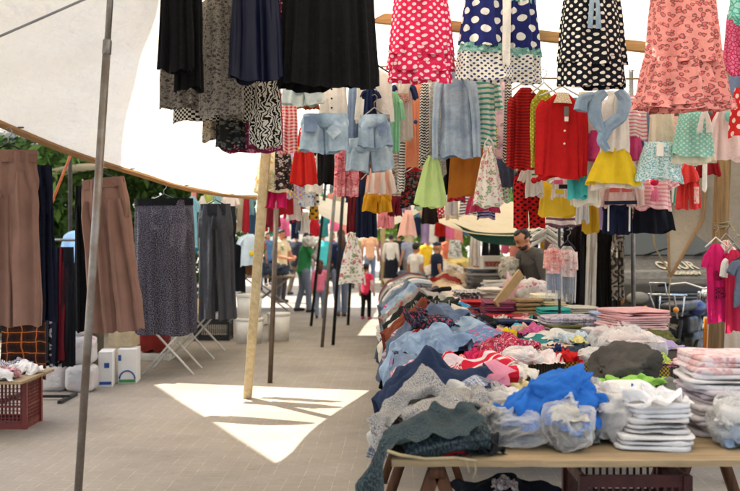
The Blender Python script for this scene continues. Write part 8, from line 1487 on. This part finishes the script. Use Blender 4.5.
for i, (Y, c, lb) in enumerate([(12.55, '#9aa0a6', 'grey blue shirt over the lane edge of the rear table'), (12.95, '#d9c9c0', 'pale rose shirt over the lane edge of the rear table'), (13.4, '#49525e', 'slate trousers over the lane edge of the rear table'), (13.9, '#c9b89f', 'beige shirt over the lane edge of the rear table'), (14.5, '#8a8f98', 'steel grey trousers over the lane edge of the rear table'), (15.2, '#7d4a52', 'mauve shirt over the lane edge of the rear table')]):
    drape(.27, Y, .755, .4, .5, .2, .25, fab(c), 'draped_garment', lb, 'garment', gK, th=.045, out=.1)
carton(1.86, 15.2, .34, .25, .2, 1.06, 'white and red printed box standing on the rear clothes', .1, None, [('patch', 0, .4, .3, .08, fab('#a8343c', 'floral', '#e0d0cc', .03), 'printed_band')])
carton(2.28, 15.0, .36, .25, .2, .99, 'blue and white printed box standing on the rear clothes', -.05, None, [('patch', 0, .5, .3, .12, fab('#5468a8', 'floral', '#e0dcd8', .05), 'printed_band')])
# stall left of the crowd with jeans on a folding table
R = empty('folding_table', (-2.2, 21.6, 0), 0, 'small folding table with metal crossed legs by the man in green', 'table')
q = MB(); q.box((-.7, -.5, .70), (.55, .8, .73)); q.build('table_top', PLYTOP, R, smooth=False)
for yy in (-.4, .6):
    for sx in (-1, 1): q = MB(); q.tube([(sx * .45, yy, .695), (-sx * .45, yy + .04, .006)], .016, 8); q.build('leg', STEEL, R)
lump(-2.0, 21.4, .733, .8, .6, .3, '#2f3c52', 'jeans_heap', 'heap of dark jeans on the folding table by the man in green', 'jeans', 'piles at the far left stall', pt='denim', c2='#51637c')
lump(-2.6, 21.8, .733, .5, .5, .35, '#6b4a34', 'bag_heap', 'brown heap beside the dark jeans at the far left stall', 'clothes', 'piles at the far left stall')
lump(-1.72, 17.8, 0, .5, .4, .25, '#d9d4cc', 'white_bundle', 'white bundle on the ground at the foot of the far left stall', 'bundle', 'piles at the far left stall')
saw_table('trestle_table', 1.0, 5.2, 20.6, 24.5, .78, 'far stall table right of the lane under the cream awning', PLYTOP)
for (X, Y, w_, d_, h_, c, lb) in [(1.5, 21, .9, .6, .28, '#c9bdb0', 'pale heap on the far stall table'), (2.5, 21.2, .9, .6, .3, '#a8574c', 'rust heap on the far stall table'), (3.4, 21.2, .9, .6, .3, '#55657a', 'slate heap on the far stall table'), (2.0, 22.5, .9, .6, .4, '#d9c27a', 'straw yellow heap on the far stall table')]:
    lump(X, Y, .783, w_, d_, h_, c, 'clothes_heap', lb, 'clothes', 'heaps on the far stall table')
H('panel', 469, 481, 236, 266, 18.6, fab('#cfc8c0', 'vs', '#a89e98', .06), 'hanging_shirts', 'pale striped shirts hung in a row under the cream awning', 'shirts', None, dr=.5, n=24)
H('panel', 482, 490, 236, 268, 18.6, fab('#15161a'), 'black_dress', 'black dress hanging left under the cream awning', 'dress', 'black clothes under the cream awning', n=20, dr=.4)
H('panel', 488, 500, 235, 270, 18.3, fab('#101114'), 'black_coat', 'long black coat hanging under the cream awning', 'coat', 'black clothes under the cream awning', n=20, dr=.4)
H('panel', 448, 462, 240, 258, 18.9, fab('#dcdad8', 'floral', '#8a8c94', .1), 'white_shirt', 'white printed shirt under the left end of the cream awning', 'shirt', None, n=20)
# plastic bags and sacks left, behind the wrapped packs
lump(-2.98, 10.75, .9, .5, .4, .35, '#cfc6b2', 'beige_bundle', 'beige bundle behind the wrapped packs', 'bundle', 'bundles behind the packs')
q = MB(); q.box((-.4, -.25, 0), (.02, .25, .9)); add_bevel(tag(q.build('pallet_crate', solid('dull_board', '#6c6252', .85), None, (-3.0, 10.95, 0)), 'dull board box carrying the beige bundle behind the packs', 'box'))
# small things on the low table at the left
for i, (x, y, c, pt, lb) in enumerate([(-2.62, 7.75, '#d78f9c', 'floral', 'pink and white socks at the corner of the low table'), (-2.80, 7.72, '#c9335a', 'plain', 'crimson socks on the low table'), (-2.60, 8.02, '#e0dbd4', 'plain', 'white socks near the rear corner of the low table'), (-2.78, 7.98, '#26293a', 'hs', 'navy striped socks on the low table'), (-2.95, 7.82, '#3a3d48', 'plain', 'dark grey bundle on the low table'), (-2.98, 8.1, '#15161a', 'plain', 'black bundle at the back of the low table'), (-2.7, 8.18, '#484c58', 'dots', 'dotted slate bundle at the back of the low table'), (-2.68, 7.62, '#dcd8d3', 'plain', 'whitish socks at the front edge of the low table')]):
    lump(x - .16, y, .434, .23, .24, .11, c, 'sock_bundle', lb, 'socks', 'sock bundles on the low table', pt=pt, c2='#e6e0da', sc=.03, rz=i * .7, amp=.03)
q = MB(); q.tube([(-2.98, 7.66, .50), (-2.98, 7.66, .60)], .018, 10); tag(q.build('white_bottle', WHITE_PAINT), 'small white bottle standing among the socks', 'bottle')
# ------------------------------------------------------------------ people
def skin_mat(name, c): return solid(name, c, .55, 0, .35, .08, bump=.1, **{'Subsurface Weight': .12, 'Subsurface Radius': (.02, .008, .004), 'Subsurface Scale': .5})
SKIN = skin_mat('tanned_skin', '#b47c5c'); SKIN_L = skin_mat('light_skin', '#c99a7c')
HAIR_D = solid('dark_hair', '#1d1511', .55, 0, .35, .2, bump=.6, bscale=90); HAIR_B = solid('brown_hair', '#4a2c1a', .55, 0, .35, .2, bump=.6, bscale=90)

def remesh(o, vox, it=6):
    m = o.modifiers.new('remesh', 'REMESH'); m.mode = 'VOXEL'; m.voxel_size = vox; m.use_smooth_shade = True
    s = o.modifiers.new('smooth', 'SMOOTH'); s.iterations = it; s.factor = .5
    return o

def person(label, x, d, h, rotz, shirt, trousers, hair=HAIR_D, skin=SKIN, lean=0.0, sleeve='short', arms=None, stride=0.0, hairstyle='short', group='people in the market', vox=.016, headf=1.0, shoes=None, face=False, slim=1.0, head_tilt=0.0, trouser_len=1.0, beard=False, sleeve_mat=None, skirt=None, twist=0.0):
    s = h / 1.7
    R = empty('person', (x, d, 0), rotz, label, 'person', group)
    R.scale = (s, s, s)
    cl, sl_ = math.cos(lean), math.sin(lean)
    def U(p):
        px, py, pz = p; z = pz - .95
        return Vector((px, py * cl - z * sl_, .95 + z * cl + py * sl_))
    w = slim
    sh = [U((-.175 * w, 0, 1.40)), U((.175 * w, 0, 1.40))]
    arms = arms or {}
    A = []
    for i, sx in enumerate((-1, 1)):
        e, wr = arms.get(i, ((sx * .23, .03, 1.12), (sx * .24, -.06, .87)))
        A.append((sh[i], U(e), U(wr)))
    st = stride
    legs = [[(-.09 * w, 0, .90), (-.095 * w, -.02 - st * .5, .49), (-.095 * w, .02 - st, .075)], [(.09 * w, 0, .90), (.095 * w, -.02 + st * .35, .49), (.095 * w, .03 + st, .085 + abs(st) * .15)]]
    hc = U((0, -.02 - head_tilt * .06, 1.50 + .105 * headf))
    # continuous body: torso, neck, head, limbs and hands grown into one surface
    B = MB()
    B.tube([U((0, .0, .90)), U((0, .0, 1.05)), U((0, -.005, 1.2)), U((0, 0, 1.34)), U((0, .01, 1.42))], [.125 * w, .105 * w, .12 * w, .125 * w, .08], 16)
    B.tube([sh[0], U((0, .005, 1.40)), sh[1]], [.055, .075, .055], 12)
    B.tube([U((0, .012, 1.40)), (U((0, .005, 1.46)) + hc) / 2, hc], [.058, .05, .055], 12)
    hR = Matrix.Rotation(lean + head_tilt, 3, 'X')
    B.ball(hc + hR @ Vector((0, .01, .02)), (.075 * headf, .092 * headf, .10 * headf), 18, 12, R=hR)
    B.ball(hc + hR @ Vector((0, -.028, -.045)), (.056 * headf, .062 * headf, .065 * headf), 16, 10, R=hR)
    B.tube([hc + hR @ Vector((0, -.082, .02)) * headf, hc + hR @ Vector((0, -.105, -.022)) * headf], [.010, .017], 8)
    for sx in (-1, 1): B.ball(hc + hR @ Vector((sx * .078, .012, -.005)) * headf, (.012, .022, .034), 10, 7, R=hR)
    for i, sx in enumerate((-1, 1)):
        a, e, wr = A[i]
        B.tube([a, (a + e) / 2, e, (e * .65 + wr * .35), wr], [.052, .048, .040, .041, .027], 12)
        t = (wr - e).normalized(); side = t.cross(Vector((0, 1, 0)))
        if side.length < .2: side = t.cross(Vector((1, 0, 0)))
        side.normalize(); nrm = side.cross(t)
        pc = wr + t * .05
        B.tube([wr, wr + t * .04, wr + t * .085], [.026, .036, .034], 10)
        for k, (o_, L) in enumerate(((-.030, .075), (-.010, .088), (.010, .083), (.030, .064))):
            b0 = wr + t * .085 + side * o_
            B.tube([b0, b0 + t * L * .5 + nrm * .006, b0 + t * L * .9 + nrm * (.022 + .004 * k)], [.0095, .009, .0075], 7)
        b0 = wr + t * .03 - side * .032
        B.tube([b0, b0 + t * .03 - side * .02 + nrm * .01, b0 + t * .06 - side * .022 + nrm * .022], [.012, .011, .009], 7)
        hp, kn, an = [Vector(p) for p in legs[i]]
        B.tube([hp, (hp + kn) / 2, kn, kn * .65 + an * .35, an], [.085 * w, .075 * w, .055, .056, .038], 12)
        B.tube([an, an + Vector((0, -.05, -.03)), an + Vector((0, -.15, -.045))], [.038, .036, .028], 10)
    remesh(B.build('body', skin, R), vox * .75 if not face else vox)
    # shirt
    S = MB()
    S.tube([U((0, .0, .86)), U((0, .0, 1.0)), U((0, -.005, 1.18)), U((0, 0, 1.33)), U((0, .008, 1.425))], [.158 * w, .145 * w, .15 * w, .152 * w, .095], 18)
    S.tube([sh[0], U((0, .005, 1.395)), sh[1]], [.072, .095, .072], 12)
    for i in (0, 1):
        a, e, wr = A[i]
        if sleeve == 'none': continue
        if sleeve == 'short' or sleeve_mat: S.tube([a, a * .45 + e * .55], [.075, .066], 12)
        if sleeve == 'long':
            T = MB() if sleeve_mat else S
            T.tube([a, (a + e) / 2, e, e * .55 + wr * .45, wr * .93 + e * .07], [.072, .064, .055, .052, .042], 12)
            if sleeve_mat: remesh(T.build('sleeve', sleeve_mat, R), vox, 3)
    remesh(S.build('shirt', shirt, R), vox, 5)
    # trousers
    if trousers is not None:
        T = MB()
        T.tube([(0, 0, 1.0), (0, .005, .93), (0, .005, .84)], [.128 * w, .15 * w, .135 * w], 16)
        for i in (0, 1):
            hp, kn, an = [Vector(p) for p in legs[i]]
            an2 = kn + (an - kn) * trouser_len
            T.tube([hp, (hp + kn) / 2, kn, (kn + an2) / 2, an2], [.102 * w, .09 * w, .072, .068, .06], 12)
        remesh(T.build('trousers', trousers, R), vox, 5)
    if skirt is not None:
        q = MB(); loft(q, [(0, 0, 1.0), (0, 0, .8), (0, 0, .45), (0, 0, .18)], [.15, .2, .23, .26], [.13, .17, .2, .22], 36, 16, .016, 8, 4); q.build('long_skirt', skirt, R)
    sm = shoes or solid('dark_shoe', '#2a211c', .6)
    for i in (0, 1):
        an = Vector(legs[i][2]); q = MB(); q.tube([an + Vector((0, .045, -.045)), an + Vector((0, -.05, -.04)), an + Vector((0, -.16, -.048))], [.042, .045, .036], 12); q.build('shoe', sm, R)
    # hair
    q = MB()
    if hairstyle == 'bald':
        q.tube([hc + hR @ Vector((-.066, .0, .015)) * headf, hc + hR @ Vector((-.06, .06, .03)) * headf, hc + hR @ Vector((0, .092, .03)) * headf, hc + hR @ Vector((.06, .06, .03)) * headf, hc + hR @ Vector((.066, .0, .015)) * headf], [.022, .036, .042, .036, .022], 10)
        q.ball(hc + hR @ Vector((0, .05, .06)) * headf, (.078, .068, .068), 18, 12, R=hR)
        q.ball(hc + hR @ Vector((0, .0, .098)) * headf, (.05, .055, .03), 14, 8, R=hR)
    elif hairstyle != 'cap':
        q.ball(hc + hR @ Vector((0, .026, .038)) * headf, (.084 * headf, .088 * headf, .095 * headf), 18, 12, R=hR)
        q.ball(hc + hR @ Vector((0, -.03, .085)) * headf, (.066 * headf, .055 * headf, .042 * headf), 14, 8, R=hR)
        if hairstyle == 'long': q.tube([hc + hR @ Vector((0, .06, .0)) * headf, hc + Vector((0, .10, -.12)), hc + Vector((0, .115, -.30))], [.075 * headf, .085, .05], 12)
        if hairstyle == 'bun': q.ball(hc + hR @ Vector((0, .12, .03)) * headf, (.04, .04, .04), 10, 8)
        if hairstyle == 'bob': q.tube([hc + hR @ Vector((-.05, .03, -.02)), hc + hR @ Vector((0, .06, -.05)), hc + hR @ Vector((.05, .03, -.02))], .05, 10)
    else:
        q.ball(hc + hR @ Vector((0, .015, .06)) * headf, (.088, .1, .07), 18, 10, R=hR); q.box((-.06, -.17, .045), (.06, -.06, .058), R=hR, at=tuple(hc))
    q.build('cap' if hairstyle == 'cap' else 'hair', hair, R)
    for sx in (-1, 1):
        q = MB(); q.ball(hc + hR @ Vector((sx * .03, -.086, .022)) * headf, (.012, .008, .008), 8, 6); q.build('eye', solid('dark_eye', '#1c1410', .25), R)
    q = MB(); q.tube([hc + hR @ Vector((-.022, -.084, -.062)) * headf, hc + hR @ Vector((0, -.091, -.060)) * headf, hc + hR @ Vector((.022, -.084, -.062)) * headf], .006, 6); q.build('mouth', solid('lips', '#8a4a3e', .5), R)
    if face:
        for sx in (-1, 1): q = MB(); q.tube([hc + hR @ Vector((sx * .015, -.088, .042)), hc + hR @ Vector((sx * .045, -.08, .044))], .006, 6); q.build('eyebrow', hair, R)
    if beard:
        q = MB(); q.ball(hc + hR @ Vector((0, -.036, -.07)), (.058, .058, .045), 16, 10, R=hR); q.tube([hc + hR @ Vector((-.03, -.088, -.04)), hc + hR @ Vector((0, -.1, -.036)), hc + hR @ Vector((.03, -.088, -.04))], .009, 6); q.build('beard', solid('stubble_beard', '#3a2820', .8), R)
    return R

JEAN = fab('#3b5273', 'denim', '#6a819b', tr=.02); JEAN_D = fab('#2b3a54', 'denim', '#4a5c78', tr=.02); BLKT = fab('#17171a', tr=.02)
T = lambda c, *a: fab(c, *a, tr=.03)
bx = lambda x, d: (x - HX) / F * d
# the balding vendor behind the second table, turned to the left and looking down at what he holds
person('balding bearded vendor in a grey shirt bending over the goods, facing left', bx(545, 11.4), 11.4, 1.68, -1.1, T('#5b5752', 'plaid', '#4a4743', .04, '#6b6660'), T('#33343a'), HAIR_D, SKIN, lean=.46, sleeve='long', arms={0: ((-.25, -.12, 1.12), (-.14, -.36, 1.10)), 1: ((.25, -.12, 1.12), (.10, -.40, 1.12))}, hairstyle='bald', group=None, vox=.008, face=True, head_tilt=.22, beard=True)
q = MB(); blob(q, .26, .16, .24, 2.6, .03, 9, 940); tag(q.build('cream_garment', fab('#cbbfae', 'floral', '#a89c8c', .05), None, (bx(508, 11.25), 11.25, 1.06), .4), 'cream garment the vendor is holding up', 'garment')
q = MB(); blob(q, .36, .24, .26, 2.8, .03, 8, 941); tag(q.build('red_print_bag', fab('#d9cfc8', 'floral', '#b8323a', .10, '#c9c0b8'), None, (bx(534, 10.75), 10.78, .82), .2), 'white bag with red print standing before the vendor', 'bag')
person('man in light blue shirt seen from behind between the brown trousers', bx(63, 10.9) - .03, 11.75, 1.86, PI - .2, T('#8fb3d8'), T('#2b2d36'), lean=.12, vox=.014)
person('man in green vest with grey sleeves lifting a white bag to his face', bx(304, 20.8), 20.8, 1.63, PI * .62, T('#2f7a48'), JEAN_D, lean=.1, sleeve='long', sleeve_mat=T('#8d8a86'), arms={0: ((-.28, -.15, 1.15), (-.12, -.22, 1.46)), 1: ((.27, -.12, 1.15), (.08, -.22, 1.40))}, stride=.1)
q = MB(); blob(q, .3, .2, .22, 2.6, .03, 9, 942); tag(q.build('white_bag', fab('#d9d5cf'), None, (bx(309, 20.6), 20.6, 1.36)), 'white bag held up by the man in the green vest', 'bag')
person('small girl in a pink top and jeans walking away between the poles', bx(320, 19.2), 19.2, 1.07, PI, T('#e07a96'), JEAN, HAIR_B, SKIN_L, hairstyle='long', headf=1.22, stride=.08, sleeve='long')
person('woman in jeans and navy top with long brown hair beside the hanging apron', bx(341, 19.5), 19.5, 1.68, PI + .2, T('#1e2a48'), JEAN, HAIR_B, SKIN_L, hairstyle='long', stride=.2, sleeve='long', shoes=solid('brown_shoe', '#5b3a22', .6))
person('toddler in coral vest and black leggings walking alone on the lane', bx(366, 19.0), 19.0, 1.0, PI - .35, T('#e0395a'), BLKT, HAIR_D, SKIN_L, hairstyle='bob', headf=1.3, stride=.06, sleeve='long', sleeve_mat=T('#e5b9bd'), shoes=solid('pink_shoe', '#d9486e', .5), slim=.95)
person('man in peach shirt and jeans walking away in the sunlit street', bx(370, 33), 33, 1.82, PI, T('#e0ac88'), JEAN, stride=.12)
person('man in turquoise shirt seen from behind the thin poles', bx(323, 28), 28, 1.70, PI + .3, T('#4fc0b4'), JEAN_D, stride=.05)
person('man in brown and cream striped polo shirt facing the stall at left', bx(281, 24), 24, 1.72, .9, T('#6a4a32', 'hs', '#d9c8a4', .09), T('#3a3a3c'), arms={0: ((-.24, -.1, 1.1), (-.1, -.34, 1.05)), 1: ((.24, -.1, 1.1), (.1, -.34, 1.08))})
person('woman in cream blouse and long dark skirt by the far wooden post', bx(391, 30), 30, 1.64, PI * .9, T('#d6c9b0'), None, HAIR_D, skirt=BLKT, sleeve='long')
person('man dressed in black just right of the far wooden post', bx(399, 31.5), 31.5, 1.70, PI * 1.1, T('#1b1b20'), BLKT)
person('boy in white tee with dark hair behind the rear table', bx(416, 20.4), 20.4, 1.40, PI * .75, T('#d9d2c6', 'floral', '#c9a24a', .1), JEAN, headf=1.12)
person('child in navy shirt and cap behind the rear table', bx(434, 21.0), 20.1, 1.42, PI * .6, T('#1d2438'), JEAN_D, solid('navy_cap', '#1a2136', .8), hairstyle='cap', headf=1.12)
person('woman in yellow top leaning over the rear stall', bx(424, 25), 25.2, 1.58, .8, T('#dcb52c'), JEAN, lean=.2, hairstyle='bun')
crowd = [(258, 30, 1.7, '#b0443c', 'brick red shirt'), (268, 33, 1.72, '#4a6c94', 'steel blue shirt'), (296, 27, 1.68, '#2b2c33', 'charcoal jacket'), (311, 35, 1.7, '#d8d2c8', 'white shirt'), (332, 36, 1.74, '#a8506c', 'mauve blouse'), (350, 31, 1.66, '#3a4d3c', 'dark green shirt'), (356, 37, 1.72, '#c9b48c', 'khaki shirt'), (384, 37, 1.7, '#6a3a58', 'plum dress'), (408, 30, 1.66, '#8f8f94', 'grey shirt'), (446, 27, 1.68, '#c96a4a', 'orange shirt'), (285, 38, 1.7, '#23345c', 'dark blue shirt')]
for i, (x, d, h, c, nm) in enumerate(crowd):
    person(f'distant shopper in a {nm} at the sunlit end of the lane', bx(x, d), d, h, [PI, .4, 2.6, PI * 1.2, 1.2][i % 5], T(c), [JEAN, BLKT, T('#6b6252')][i % 3], [HAIR_D, HAIR_B][i % 2], stride=.08 * (i % 3), hairstyle=['short', 'long', 'short', 'bob'][i % 4], vox=.02)
